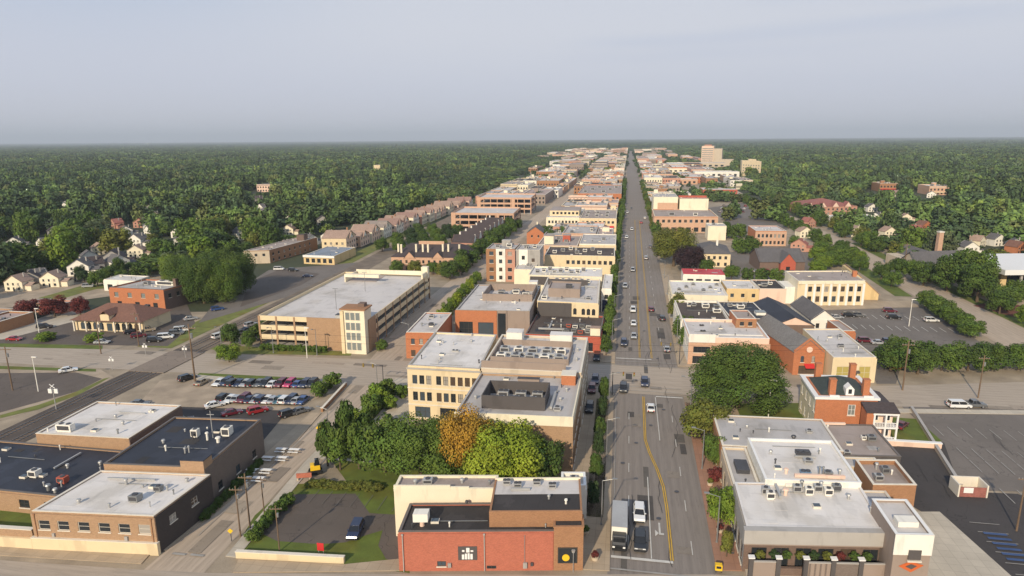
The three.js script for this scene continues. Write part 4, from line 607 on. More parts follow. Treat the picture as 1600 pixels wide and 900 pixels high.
{
  const b = new Bldg('brick_building', 'cream building with arched dark windows above the cluttered low roof', { A: [-29, 211.6], B: [-8.6, 210.8], D: [-30, 250], h: 9.6, ph: 0.5, wall: m.cream, roof: m.roofPale });
  b.facade('front', 0, 9.1, [9.2, 11, 12.8, 15.6, 17.3, 19].map((s) => ({ s, y: 5.4, w: 1.15, h: 2.2, arch: 1, sill: 0 })), m.cream, 0.24, 8, b.w); b.facade('right', 0, 9.1, [...row(11, 2.5, 36, 5.4, 1.2, 2.1), ...row(8, 3, 36, 0.5, 2.8, 3)], m.cream);
  b.screen(3, 14, 8, 20, 9.1, 12.2, m.taupe, 0.25); b.box('screen_roof', 3.3, 13.8, 11.6, 11.7, 8.3, 19.8, m.roofTaupe); b.unit(10, 12, 2.2, 1.6, 1.2, m.metalDark, 11.7); b.screen(1, 16, 27, 29, 9.1, 11, m.charcoal, 0.3); for (let i = 0; i < 6; i++) b.unit(4 + i * 2.4, 33, 1.6, 1.4, 1.2, i % 2 ? m.white : m.metal); b.unit(2, 4.5, 2, 1.6, 1.2, m.white); b.unit(17, 6, 1.8, 1.4, 1); b.vent(15.6, 22, 0.7); b.duct(15, 19, 24, 24.6, 0.6);
}
{
  const b = new Bldg('shop_building', 'white capped corner shop with a navy lower wall facing the main street', { ...box4(-8.3, -5, 236, 262), h: 9, ph: 0.4, wall: m.white, roof: m.roofWhite });
  b.facade('front', 0, 8.6, [{ s: 1.6, y: 0.4, w: 2.2, h: 3 }, { s: 1.6, y: 5, w: 1.4, h: 1.6 }]); b.box('navy_wall', 0.2, 3.1, 0, 4.6, -0.3, -0.228, M(T_stucco, 0.03, 0.04, 0.10));
}
{
  const b = new Bldg('brick_building', 'white roofed building crowded with rooftop machines beyond the arched windows', { A: [-38, 252], B: [-9, 252], D: [-38.6, 270], h: 10, ph: 0.6, wall: m.creamPale, roof: m.roofWhite }); b.box('dark_front', 0.6, 21, 6, 9.3, -0.2, -0.003, m.charcoal);
  for (let i = 0; i < 9; i++) b.unit(3 + i * 2.3, 6 + (i % 3) * 3, 1.7, 1.3, 1.3, i % 2 ? m.white : m.metal); b.duct(4, 20, 4, 4.6, 0.6);
}
{
  const b = new Bldg('shop_building', 'plain pale yellow block beside the four storey brick and white building', { A: [-47.2, 272.6], B: [-38.4, 272.2], D: [-47.8, 286], h: 8, ph: 0.4, wall: m.creamPale, roof: m.roofPale }); b.facade('left', 0, 7.5, row(3, 3, 11, 4.5, 1.2, 1.5)); b.vent(4, 5); b.unit(5, 9, 1.6, 1.3, 1);
}
{
  const b = new Bldg('apartment_building', 'four storey brick and white apartment block on the left street', { A: [-61.6, 282.4], B: [-49, 283], D: [-61.8, 298], h: 15, ph: 0.5, wall: m.brown, roof: m.roofGrey, coping: m.copingGrey });
  const fy = [1, 4.7, 8.4, 12]; b.facade('front', 0, 14.5, fy.flatMap((y) => [{ s: 2.2, y, w: 1.9, h: 1.7 }]), m.brown, 0.24, 0, 4.2); b.facade('front', 0, 15, fy.flatMap((y) => [{ s: 6.4, y, w: 1.5, h: 1.8 }]), m.white, 0.5, 4.3, 8.5, 'white_bay'); b.facade('front', 0, 14.5, fy.flatMap((y) => [{ s: 10.5, y, w: 1.9, h: 1.7 }]), m.pinkBrick, 0.24, 8.6, b.w);
  b.facade('left', 0, 14.5, fy.flatMap((y) => row(4, 2.2, 13, y, 1.5, 1.6)), m.brown); b.unit(4, 6); b.unit(9, 8, 2.4, 2, 1.6, m.white); b.block('stair_house', 5, 9, 11, 14, 14.5, 17, m.grey, m.roofGrey);
}
{
  const b = new Bldg('apartment_building', 'grey apartment block with a white stair bay, joined to the brick one', { A: [-48.8, 284], B: [-38, 285], D: [-49, 300], h: 14.4, ph: 0.5, wall: m.grey, roof: m.roofGrey }); b.facade('front', 0, 14.6, [6, 10].map((y) => ({ s: 3.6, y, w: 1.4, h: 1.8 })), m.white, 0.4, 1.6, 5.6, 'white_bay'); b.facade('front', 0, 13.9, [1, 5, 9].flatMap((y) => [{ s: 8, y, w: 1.4, h: 1.6 }]), m.grey, 0.2, 5.7, b.w); b.unit(4, 7); b.unit(7.6, 9, 1.8, 1.6, 1.3, m.white);
}
{
  const b = new Bldg('commercial_building', 'wide cream building with a row of dark upper windows across the strip', { A: [-38, 304], B: [-5.2, 304.6], D: [-38.6, 330], h: 9, ph: 0.5, wall: m.cream, roof: m.roofBrown }); b.facade('front', 0, 8.5, [...row(9, 11, 31, 4.8, 1.5, 1.8)], m.cream); b.facade('right', 0, 8.5, [...row(8, 2.5, 24, 4.8, 1.3, 1.8)], m.cream);
  for (let i = 0; i < 7; i++) b.unit(4 + i * 3.6, 8 + (i % 3) * 5, 2, 1.6, 1.4, i % 2 ? m.metal : m.white);
}
{
  const b = new Bldg('commercial_building', 'flat grey roofed building with a white front edge further up the strip', { A: [-24, 336], B: [-5.4, 336.6], D: [-24.4, 372], h: 9.6, ph: 0.5, wall: m.white, roof: m.roofGrey }); b.facade('front', 0, 9, row(7, 2, 16.6, 5.4, 1.2, 1.7), m.cream); b.vent(6, 12); b.unit(12, 16);
}
{
  const b = new Bldg('commercial_building', 'cluttered cream and brick building with rooftop sheds midway up the strip', { A: [-46, 335], B: [-25, 335.6], D: [-46.4, 372], h: 8.6, ph: 0.5, wall: m.peach, roof: m.roofTaupe }); b.facade('front', 0, 8, row(6, 2.4, 18, 4.6, 1.4, 1.8), m.peach); b.block('stair_house', 3, 8, 6, 11, 8, 12.5, m.creamPale, m.roofTaupe); b.block('stair_house', 12, 16, 16, 22, 8, 11.5, m.red, m.roofTaupe); for (let i = 0; i < 6; i++) b.unit(4 + (i % 3) * 5, 14 + Math.floor(i / 3) * 10);
}
{
  const b = new Bldg('brick_house', 'orange gabled house with a plain end wall beside the left street', { A: [-60, 392], B: [-50, 392], D: [-60.5, 408], h: 7, ph: 0, wall: m.orange }); b.gable(0, b.w, 0, b.d, 7, 3.6, 'v', m.shGrey, 0.3, m.orange); b.facade('front', 0, 6.6, row(2, 3, 7, 4, 1, 1.5)); b.chimney(5, 12, 8, 12, 0.8, m.creamPale);
}
{
  const b = new Bldg('commercial_building', 'cream shop block with bright red awnings along its ground floor', { A: [-32, 450], B: [-7.4, 450.6], D: [-32.6, 508], h: 9.4, ph: 0.5, wall: m.cream, roof: m.roofTaupe }); b.facade('front', 0, 8.9, [...row(8, 2.2, 22.4, 5.8, 1.6, 1.7), ...row(6, 3, 21.6, 0.5, 2.6, 2.4)], m.cream); for (let i = 0; i < 6; i++) { const s = 3 + i * 3.72; b.add('awning', slab([[[s - 1.6, 4.4, 0], [s + 1.6, 4.4, 0], [s + 1.6, 3.1, -1.5], [s - 1.6, 3.1, -1.5]]], 0.12), m.redPaintFlat); } for (let i = 0; i < 6; i++) b.unit(4 + (i % 3) * 7, 14 + Math.floor(i / 3) * 20, 2.6, 2, 1.6);
}
{
  const b = new Bldg('commercial_building', 'cream block with a dark window row and a set back upper floor', { A: [-56, 456], B: [-33, 456.6], D: [-56.6, 520], h: 9, ph: 0.5, wall: m.creamPale, roof: m.roofPale }); b.facade('front', 0, 8.5, row(9, 2, 21, 4.8, 1.4, 1.9), m.creamPale); b.block('upper_storey', 1, 22, 12, 40, 8.5, 12.4, m.cream, m.roofTaupe); for (let i = 0; i < 7; i++) b.box('upper_window', 3 + i * 2.8, 4.6 + i * 2.8, 9.8, 11.4, 11.9, 12.003, m.glass);
}
{
  const b = new Bldg('commercial_building', 'long orange brick block with a plain front above the shops', { A: [-48, 640], B: [-6.4, 640], D: [-49, 760], h: 11, ph: 0.6, wall: m.orange, roof: m.roofTaupe }); b.facade('front', 0, 10.4, row(10, 3, 38, 5, 2, 2.4), m.orange); for (let i = 0; i < 6; i++) b.unit(6 + i * 6, 20 + (i % 3) * 30, 4, 3, 2.4);
}
// ---------- parking decks ----------
function deck(label, o, floors, solid, mat = m.tan, band = m.cream) {
  const b = new Bldg('parking_deck', label, { ...o, bare: 1, ph: 0, wall: mat }), fh = o.h / floors, t = 0.3;
  for (let i = 0; i <= floors; i++) b.box(i === floors ? 'top_deck' : 'floor_slab', t, b.w - t, i * fh - 0.3 + (i ? 0 : 0.35), i * fh + (i ? 0 : 0.36), t, b.d - t, i === floors ? m.roofPale : m.grey);
  const nb = Math.round(b.w / 6), nd = Math.round(b.d / 7.5);
  for (const f of ['front', 'right', 'left', 'back']) { const L = b.faceLen(f), n = f === 'front' || f === 'back' ? nb : nd, F = b.fmat(f);
    for (let i = 1; i <= floors; i++) { const y0 = i * fh - 0.5, y1 = i * fh + 1.0; b.add('spandrel', bx(0, L, y0, y1, -t, 0).applyMatrix4(F), band); }
    for (let k = 0; k <= n; k++) { const s = Math.min(L - 0.3, Math.max(0.3, (L * k) / n)); b.add('column', bx(s - 0.28, s + 0.28, 0, o.h + 0.9, 0.002, 0.14).applyMatrix4(F), mat); } }
  for (const [f, s0, s1] of solid) b.add('brick_panel', bx(s0, s1, 0, o.h + 1.05, -0.2, 0.2).applyMatrix4(b.fmat(f)), mat);
  b.box('core_wall', b.w * 0.45, b.w * 0.55, 0.4, o.h - 0.4, 8, b.d - 8, m.grey);
  return b;
}
{
  const b = deck('large tan parking deck with a pale empty top level and glass stair tower', { A: [-111.6, 178.4], B: [-75.6, 178.4], D: [-113.6, 247], h: 9 }, 3, [['front', 16.2, 27.6], ['right', 0, 6]]);
  const t = b.box('stair_tower', 28.6, 35.9, 0, 13.6, -2.6, 3, m.creamPale); b.box('tower_roof', 28.2, 36.3, 13.6, 13.95, -3, 3.4, m.brown, t);
  for (let i = 0; i < 4; i++) for (let k = 0; k < 3; k++) { const g = b.box('tower_window', 29.9 + k * 1.6, 31.3 + k * 1.6, 1.2 + i * 3.1, 3.6 + i * 3.1, -2.72, -2.603, m.frame, t); }
  for (let i = 0; i < 4; i++) for (let k = 0; k < 3; k++) b.box('tower_pane', 30.0 + k * 1.6, 31.2 + k * 1.6, 1.3 + i * 3.1, 3.5 + i * 3.1, -2.75, -2.722, m.glassPale, t);
  b.box('lift_head', 33, 35, 13.95, 15, 0, 2.4, m.darkBrick, t); b.box('tower_pier', 28.4, 29.4, 0, 13.3, -3.1, -2.603, m.cream, t);
  b.box('back_parapet', 6, 35.8, 9.9, 11.6, 66.4, 66.8, m.creamPale); b.box('back_parapet', 35.2, 35.8, 9.9, 11.6, 60, 66.4, m.creamPale); b.box('ramp_canopy', 6, 20, 11, 12.1, 54, 56, m.creamPale); b.box('ramp_wall', 6, 6.4, 9.05, 11, 54, 66.4, m.creamPale); b.box('ramp_painted_shadow', 6.5, 18, 9.05, 9.12, 56, 66, m.roofTaupe);  // last box: taupe sheet painted as ramp shadow, nothing opens there
  b.block('roof_hatch', 24, 27, 3.5, 5.5, 9, 10.1, m.metal, m.metalDark); b.box('corner_turret', 33.6, 36.2, 9, 13.4, 65.6, 68.2, m.creamPale);
  for (const x of [19.8]) b.add('deck_lamp', merge([cyl(x, 9, -14, 0.09, 0.07, 7, 6), bx(x - 0.9, x + 0.9, 15.9, 16.05, -13.9, -14.1)]), m.steel); b.add('deck_lamp', merge([cyl(19.8, 9, -40, 0.09, 0.07, 7, 6), bx(18.9, 20.7, 15.9, 16.05, -39.9, -40.1)]), m.steel);
}
deck('reddish brick parking garage with four storeys, nearer of the pair', { A: [-121, 441], B: [-77, 441], D: [-123, 484], h: 12 }, 3, [['front', 0, 3], ['front', 32, 34], ['right', 0, 4]], m.peach, m.peach);
deck('reddish brick parking garage, farther of the pair', { A: [-128, 552], B: [-81, 552], D: [-130, 596], h: 13 }, 3, [['front', 0, 3], ['front', 30, 33]], m.peach, m.peach);
// ---------- left of the railway ----------
{
  const b = new Bldg('restaurant_building', 'long low restaurant with a brown hipped roof and arcaded cream front', { A: [-184, 185.4], B: [-158.8, 186.4], D: [-184.6, 199.4], h: 4, ph: 0, wall: m.cream });
  b.hip(0, b.w, -1.6, b.d, 4.03, 4.2, m.shBrown, 0.6); b.facade('front', 0, 3.9, [...row(4, 2.6, 9.6, 0.5, 1.6, 2.5, { arch: 1 }), { s: 12.6, y: 0.1, w: 2, h: 2.7 }, ...row(4, 15.6, 22.6, 0.5, 1.6, 2.5, { arch: 1 })]);
  for (const s of [0.3, 4.8, 9.6, 15.4, 20, 24.8]) b.box('porch_post', s - 0.2, s + 0.2, 0, 4, -1.6, -1.2, m.coping); const e = b.box('entrance_gable', 11, 14.2, 4, 6.3, -1.9, 2, m.cream); b.add('entrance_roof', slab([[[10.6, 6.0, -2.1], [12.6, 7.6, -2.1], [12.6, 7.6, 4], [10.6, 6.0, 4]], [[12.6, 7.6, -2.1], [14.6, 6.0, -2.1], [14.6, 6.0, 4], [12.6, 7.6, 4]]], 0.12), m.shBrown, e); b.unit(20, 9.6, 1.6, 1.2, 1, m.metalDark, 6);
}
{
  const b = new Bldg('brick_building', 'two storey orange brick building behind the brown roofed restaurant', { A: [-196, 215], B: [-172, 214], D: [-193, 231], h: 8, ph: 0.6, wall: m.orange, roof: m.roofGrey, coping: m.copingDark }); b.facade('front', 0, 7.4, [...row(4, 3, 21, 4.4, 1.8, 1.8, { glass: m.glassPale }), ...row(3, 4, 20, 0.5, 2, 2.2)]); b.facade('right', 0, 7.4, row(4, 2.5, 14, 4.4, 1.4, 1.6), m.darkBrick); b.chimney(22, 8, 7, 10.5, 1.2, m.darkBrick); b.unit(16, 10, 8, 2.5, 1.6, m.white); b.unit(8, 9);  // right face swaps orange for dark brick, shade put into its colour
}
{ const b = new Bldg('shed', 'white flat building behind the orange brick block at left', { A: [-221, 240], B: [-205, 239], D: [-222, 250], h: 5, ph: 0.3, wall: m.white, roof: m.roofWhite }); b.facade('front', 0, 4.6, row(3, 3, 13, 0.4, 2.6, 2.6)); }
{ const b = new Bldg('bank_building', 'low cream building with a blue grey metal roof beyond the back lot', { A: [-165, 311], B: [-148, 310], D: [-165.6, 340], h: 4.6, ph: 0.3, wall: m.yellow, roof: M(T_roof, 0.24, 0.29, 0.36, 0.5) }); b.facade('front', 0, 4.2, row(5, 2, 15, 0.8, 2, 2.2)); b.box('fascia', -0.4, b.w + 0.4, 3.6, 4.7, -0.7, -0.23, m.whitePaint); }
{ const b = new Bldg('apartment_building', 'long brown brick building with a flat tan end beyond the big trees', { A: [-196, 306], B: [-184, 310], D: [-192, 352], h: 7, ph: 0.4, wall: m.brown, roof: m.roofTaupe }); b.facade('front', 0, 6.5, row(3, 2.2, 10, 3.8, 1.4, 1.4), m.stone); b.facade('right', 0, 6.5, [...row(8, 3, 38, 3.8, 1.4, 1.4), ...row(8, 3, 38, 0.7, 1.4, 1.4)], m.brown); b.block('stair_house', 7, 11, 36, 40, 6.5, 10, m.darkBrick, m.roofBrown); }
// townhouses
{
  const b = new Bldg('townhouse_row', 'peach brick townhouse row with dark roofs behind the parking deck', { A: [-112.6, 299], B: [-78.4, 301], D: [-112, 330], h: 7, ph: 0, wall: m.peach }); b.hip(0, b.w, 0, b.d, 7.02, 4.6, m.shDark, 0.4, 5);
  b.facade('front', 0, 6.9, [...row(12, 1.8, b.w - 1.8, 4, 1.1, 1.6), ...row(12, 1.8, b.w - 1.8, 0.7, 1.1, 1.8)], m.peach); for (const u of [1.5, 3.4, 10.5, 13.8, 16.5, 23.6, 26.4, 32]) b.chimney(u, 4 + (u % 3), 8, 12.4, 0.8, m.creamPale); for (const u of [9, 23]) { b.add('gable_wall', prism([[u - 2.6, 6.6], [u + 2.6, 6.6], [u, 9.6]], -0.5, 2), m.peach); b.add('gable_roof', slab([[[u - 2.9, 6.5, -0.7], [u, 9.8, -0.7], [u, 9.8, 4], [u - 2.9, 6.5, 4]], [[u, 9.8, -0.7], [u + 2.9, 6.5, -0.7], [u + 2.9, 6.5, 4], [u, 9.8, 4]]], 0.12), m.shDark); }
  b.box('roof_terrace_wall', 9, 22, 11.2, 12.8, 14, 14.3, m.peach);
}
for (let i = 0; i < 9; i++) { const n = 345 + i * 13.5, b = new Bldg('townhouse', 'townhouse with a white gable facing the tree lined left street', { A: [-95, n], B: [-83, n], D: [-95, n + 11.5], h: 7.5, ph: 0, wall: m.pinkBrick, group: 'white gabled townhouses along the left street' }); b.gable(0, 12, 0, 11.5, 7.5, 3.6, 'u', m.shDark, 0.2, m.pinkBrick); b.add('gable_wall', prismU([[2.5, 7.2], [9, 7.2], [5.75, 11.2]], 11.7, 12.3), m.white); b.facade('front', 0, 7.3, row(3, 2, 10, 4, 1.2, 1.6), m.pinkBrick, 0.15); b.facade('right', 0, 7.3, [...row(3, 2, 9.5, 4.4, 1.2, 1.6)], m.pinkBrick, 0.15); b.chimney(3, 8, 8, 12, 0.8, m.white); }
seed = 515;
for (let i = 0; i < 15; i++) {
  const n = 347 + i * 17.5, x = -172 + i * 0.8 + rr(-2.5, 2.5), hh = rr(6.2, 8), wallM = i ? pick([m.pink, m.peach, m.creamPale, m.pinkBrick]) : m.cream, roofM = i ? pick([m.shTan, m.shTan, M(T_shingle, 0.40, 0.25, 0.20), M(T_shingle, 0.36, 0.30, 0.26)]) : m.shTan;
  const b = new Bldg('townhouse', i ? `row townhouse with a pale gable beside the woods, ${['', 'second', 'third', 'fourth', 'fifth', 'sixth', 'seventh', 'eighth', 'ninth', 'tenth', 'eleventh', 'twelfth', 'thirteenth', 'fourteenth', 'last'][i]} up the row` : 'yellow and pink end townhouse nearest the railway', { A: [x, n], B: [x + 14, n + 1.5], D: [x - 0.5, n + rr(13.5, 16.8)], h: hh, ph: 0, wall: wallM, group: i ? 'townhouses in the long row by the woods' : undefined });
  b.gable(0, b.w, 0, b.d, hh, rr(2.8, 4), 'u', roofM, 0.3, wallM); b.facade('front', 0, hh - 0.2, [...row(4, 2, 12, 4.2, 1.3, 1.4), ...row(4, 2, 12, 0.8, 1.3, 1.6)], wallM, 0.15); b.facade('right', 0, hh - 0.2, [...row(4, 2.4, b.d - 2.4, 4.2, 1.3, 1.4), ...row(4, 2.4, b.d - 2.4, 0.7, 1.3, 1.9)], pick([m.creamPale, m.pink, m.white]), 0.15);
  const q = rr(2, 4), e = rr(5, 6.6); b.add('gable_wall', prismU([[q, hh - 0.4], [q + e, hh - 0.4], [q + e / 2, hh + 2.6]], b.w + 0.2, b.w + 0.9), pick([m.white, m.creamPale])); b.add('gable_roof', slab([[[b.w - 5, hh - 0.5, q - 0.4], [b.w + 1.2, hh - 0.5, q - 0.4], [b.w + 1.2, hh + 2.8, q + e / 2], [b.w - 5, hh + 2.8, q + e / 2]], [[b.w - 5, hh + 2.8, q + e / 2], [b.w + 1.2, hh + 2.8, q + e / 2], [b.w + 1.2, hh - 0.5, q + e + 0.4], [b.w - 5, hh - 0.5, q + e + 0.4]]], 0.12), roofM); if (i % 3) b.chimney(rr(3, 9), rr(5, 10), hh, hh + 4.4, 0.8, m.brown);
}
// ---------- right of the main street ----------
{
  const b = new Bldg('restaurant_building', 'restaurant with a white flat roof, deep grey fascia and open front terrace', { A: [18.6, 89.6], B: [38.4, 92.2], D: [18.8, 102.4], h: 7.4, ph: 0.3, wall: m.taupe, roof: m.roofWhite, coping: m.roofWhite });
  const w = b.w; b.box('fascia', -0.5, w + 0.1, 5.3, 7.45, -1.2, -0.003, m.copingGrey); b.box('canopy_soffit', -0.4, w, 5.1, 5.29, -1.15, -0.02, m.taupe);
  b.facade('front', 0, 5, [...row(6, 2, w - 2, 0.5, 2.2, 3.6)], m.darkBrick, 0.2); b.facade('left', 0, 7, [...row(4, 2, 11, 0.5, 1.9, 3.2)], m.grey, 0.2);
  const t = b.box('terrace_floor', 0.2, w - 0.2, 0, 0.5, -2.6, -0.25, m.stone);
  for (let i = 0; i < 6; i++) { const u = 0.5 + i * 3.85; const p = b.box('terrace_post', u - 0.32, u + 0.32, 0, 4.1, -2.9, -2.3, m.charcoal); b.box('post_cap', u - 0.45, u + 0.45, 4.1, 4.26, -3, -2.2, m.whitePaint, p); }
  for (let i = 0; i < 5; i++) { const u = 0.85 + i * 3.85; if (i === 1) continue; b.box('terrace_panel', u, u + 3.15, 0.5, 3.4, -2.7, -2.5, i % 2 ? m.dimWall : m.taupe); b.box('panel_cap', u, u + 3.15, 3.4, 3.55, -2.75, -2.45, m.copingGrey); }
  for (let i = 0; i < 4; i++) b.box('panel_slat', 8.7 + i * 0.75, 8.9 + i * 0.75, 0.6, 3.3, -2.8, -2.71, m.dimWall);
  b.box('bar_counter', 3, 15, 0.5, 1.7, -1.6, -1.1, m.darkBrick); for (let i = 0; i < 9; i++) { const f = part(b.g, 'hanging_plant', CR.bush[i % 3], pick([LEAF.maroon, LEAF.dark, LEAF.olive, LEAF.deep]), b.loc(2 + i * 1.9, 3.0, -1.2)); f.scale.set(1.5, 1.3, 1.2); }
  for (const [u, v] of [[4.4, 9.6], [4.9, 8.2], [9.5, 10.4], [11.2, 9.7], [12.8, 10.6], [14.2, 9.6], [15.8, 10.8]]) b.unit(u, v, 1.3, 1.0, 1.2, pick([m.metal, m.steel, m.white])); b.duct(8, 16, 11.6, 12, 0.4, m.white); b.vent(10.4, 11.2, 1.4, 0.2, m.steel); b.vent(13.5, 11.3, 1.2, 0.2, m.metal); b.duct(6.2, 6.6, 8, 12, 0.4); b.vent(17, 8.4, 0.7); b.vent(7.5, 9.4, 0.9, 0.3, m.pink);
}
{
  const b = new Bldg('tower_bay', 'white topped entrance tower with an orange diamond emblem and dark sign', { A: [37.6, 87.4], B: [42.5, 88.0], D: [37.6, 96.6], h: 9.6, ph: 0.5, wall: m.taupe, roof: m.roofPale, coping: m.whitePaint });
  b.box('white_band', -0.1, b.w + 0.1, 6.5, 9.62, -0.15, -0.003, m.white); b.box('white_band', b.w + 0.003, b.w + 0.15, 6.5, 9.62, -0.003, b.d, m.white); b.box('roof_box', 1.2, 4.0, 9.17, 9.95, 2.4, 4.2, m.white);
  b.box('sign_panel', 1.9, 3.6, 5.9, 7.3, -0.28, -0.155, m.charcoal); b.box('sign_shelf', 1.8, 3.7, 5.6, 5.78, -0.5, -0.155, m.coping);
  const e = b.add('emblem', merge([new THREE.ExtrudeGeometry(new THREE.Shape([[0.9, 4.7], [2.4, 5.5], [4.2, 4.9], [2.6, 3.8]].map((q) => new THREE.Vector2(...q))), { depth: 0.08, bevelEnabled: false }).translate(0, 0, 0.02)]), M(null, 0.55, 0.12, 0.03, 0.5)); b.add('emblem_mark', new THREE.ExtrudeGeometry(new THREE.Shape([[1.8, 4.7], [2.5, 5.1], [3.3, 4.8], [2.6, 4.3]].map((q) => new THREE.Vector2(...q))), { depth: 0.05, bevelEnabled: false }).translate(0, 0, 0.104), m.charcoal, e);
}
{
  const b = new Bldg('commercial_building', 'raised white roof block with pipes at the middle of the restaurant roofs', { A: [23.6, 102.7], B: [38.6, 104], D: [23.4, 118], h: 8.2, ph: 0.5, wall: m.white, roof: m.roofWhite, coping: m.whitePaint });
  b.unit(8.4, 9.6, 2.4, 1.6, 0.9, m.metalDark); b.unit(8.6, 7, 1.5, 1.2, 0.7, m.metal); b.duct(6.8, 10.4, 8.5, 8.8, 0.3); b.duct(5, 13, 1.4, 1.9, 0.5, m.pink); b.unit(7, 2.6, 1.6, 1.2, 0.8, M(T_mottle, 0.2, 0.3, 0.42, 0.5)); b.unit(10.5, 2.4, 1.4, 1.2, 1, m.steel); b.vent(9, 2, 1.8, 0.12, m.steel); b.vent(9.6, 2, 1.8, 0.12, m.steel); b.vent(12.6, 3, 0.9, 0.2); b.vent(3, 10, 0.5); b.vent(4, 3, 0.7, 0.25, m.pink);
}
{
  const b = new Bldg('commercial_building', 'wide grey flat roofed shop along the right sidewalk behind the white roofs', { A: [19, 118.4], B: [40.6, 119.4], D: [19, 132.6], h: 6.2, ph: 0.35, wall: m.taupe, roof: m.roofGrey, coping: m.coping });
  b.facade('left', 0, 5.8, row(5, 1.6, 12.6, 0.4, 1.8, 3), m.brown); b.vent(14, 5, 0.4, 0.3, m.metalDark); b.unit(17.6, 8, 1.2, 1, 0.6); b.vent(6, 9, 0.4); b.vent(10, 3, 0.5);
}
{ const b = new Bldg('commercial_building', 'narrow recessed grey wing between the white roofs and the sidewalk', { A: [19, 102.7], B: [23.2, 103], D: [19, 118.1], h: 6, ph: 0.5, wall: m.stone, roof: m.roofGrey, coping: m.coping }); b.facade('left', 0, 5.4, row(4, 2, 13.5, 0.4, 2, 3.2), m.stone); b.box('roof_hatch', 1.2, 3.4, 5.45, 6.3, 6, 10, m.metalDark); }
{ const b = new Bldg('commercial_building', 'tan brick box with a tall parapet behind the white entrance tower', { A: [41.6, 107.2], B: [48.6, 108.2], D: [41.6, 116], h: 6.4, ph: 0.9, wall: m.brown, roof: m.roofTaupe, coping: m.coping }); b.unit(2, 3, 1.4, 1.2, 1); b.unit(4, 5.5, 1.2, 1.2, 1.1, m.steel); b.vent(3, 6.8, 1); }
{ const b = new Bldg('commercial_building', 'small slate roofed link between the white roof and brick box', { A: [38.9, 97.2], B: [43.6, 97.8], D: [38.9, 106.6], h: 5.4, ph: 0.3, wall: m.stone, roof: m.roofGrey }); b.vent(1.2, 4, 0.5); }
{ const b = new Bldg('commercial_building', 'low grey roof beside the raised white roof block', { A: [39, 116.4], B: [46.6, 117.2], D: [39, 120.2], h: 4.6, ph: 0.3, wall: m.stone, roof: m.roofGrey }); b.unit(3, 5, 1.3, 1.1, 0.8); }
{ const b = new Bldg('commercial_building', 'low taupe flat roof in front of the orange brick house', { A: [41.2, 120.6], B: [51.4, 121.8], D: [41, 134.6], h: 4.8, ph: 0.25, wall: m.charcoal, roof: m.roofTaupe, coping: m.copingDark }); b.unit(7.4, 7, 1.6, 1.3, 1.0, m.steel); b.unit(6, 7.2, 0.9, 0.9, 0.8, m.white); b.box('parapet_cap', 0, 4.6, 4.8, 5.2, b.d - 0.5, b.d, m.pink); }
{
  const b = new Bldg('brick_house', 'orange brick house with white cornice, green hipped roof and four chimneys', { A: [41.2, 140.4], B: [53.6, 141.6], D: [41.4, 153.4], h: 8.4, ph: 0, wall: m.orange, frame: m.whitePaint });
  const w = b.w, d = b.d; b.add('cornice', merge([bx(-0.5, w + 0.5, 8.0, 8.5, 0.5, -0.5), bx(-0.5, w + 0.5, 8.0, 8.5, -d + 0.5, -d - 0.5), bx(-0.5, 0.5, 8.0, 8.5, -0.5, -d + 0.5), bx(w - 0.5, w + 0.5, 8.0, 8.5, -0.5, -d + 0.5)]), m.whitePaint);
  b.hip(0.9, w - 0.9, 0.9, d - 0.9, 8.3, 2.3, m.shGreen, 0, 4.6); b.box('roof_deck', 0.5, w - 0.5, 8.1, 8.28, 0.5, d - 0.5, m.roofNavy); for (const [u, v] of [[3.4, 1.4], [10.4, 1.6], [3, d - 1.4], [10.6, d - 1.4]]) b.chimney(u, v, 8.3, 11.9, 1.3, m.orange);
  b.box('parapet_panel', 2.6, 4.6, 8.52, 8.9, -0.3, 0.0, m.whitePaint); b.box('parapet_panel', 9.6, 11.6, 8.52, 8.9, -0.3, 0, m.whitePaint);
  const dm = b.add('dormer', merge([prism([[6.2, 8.5], [7.9, 8.5], [7.9, 9.9], [7.05, 10.8], [6.2, 9.9]], 0.9, 3)]), m.whitePaint); b.box('dormer_window', 6.7, 7.4, 8.9, 9.9, 0.82, 0.9, m.glass, dm);
  b.facade('front', 0, 8, [{ s: 7.4, y: 4.4, w: 1.5, h: 2.4, glass: m.glassPale }, { s: 4, y: 0.8, w: 1.2, h: 1.9 }], m.orange, 0.15); b.facade('left', 0, 8, [...row(4, 2, 12.4, 4.8, 1.2, 1.9), ...row(4, 2, 12.4, 1, 1.2, 1.9)], m.creamPale, 0.15);
}
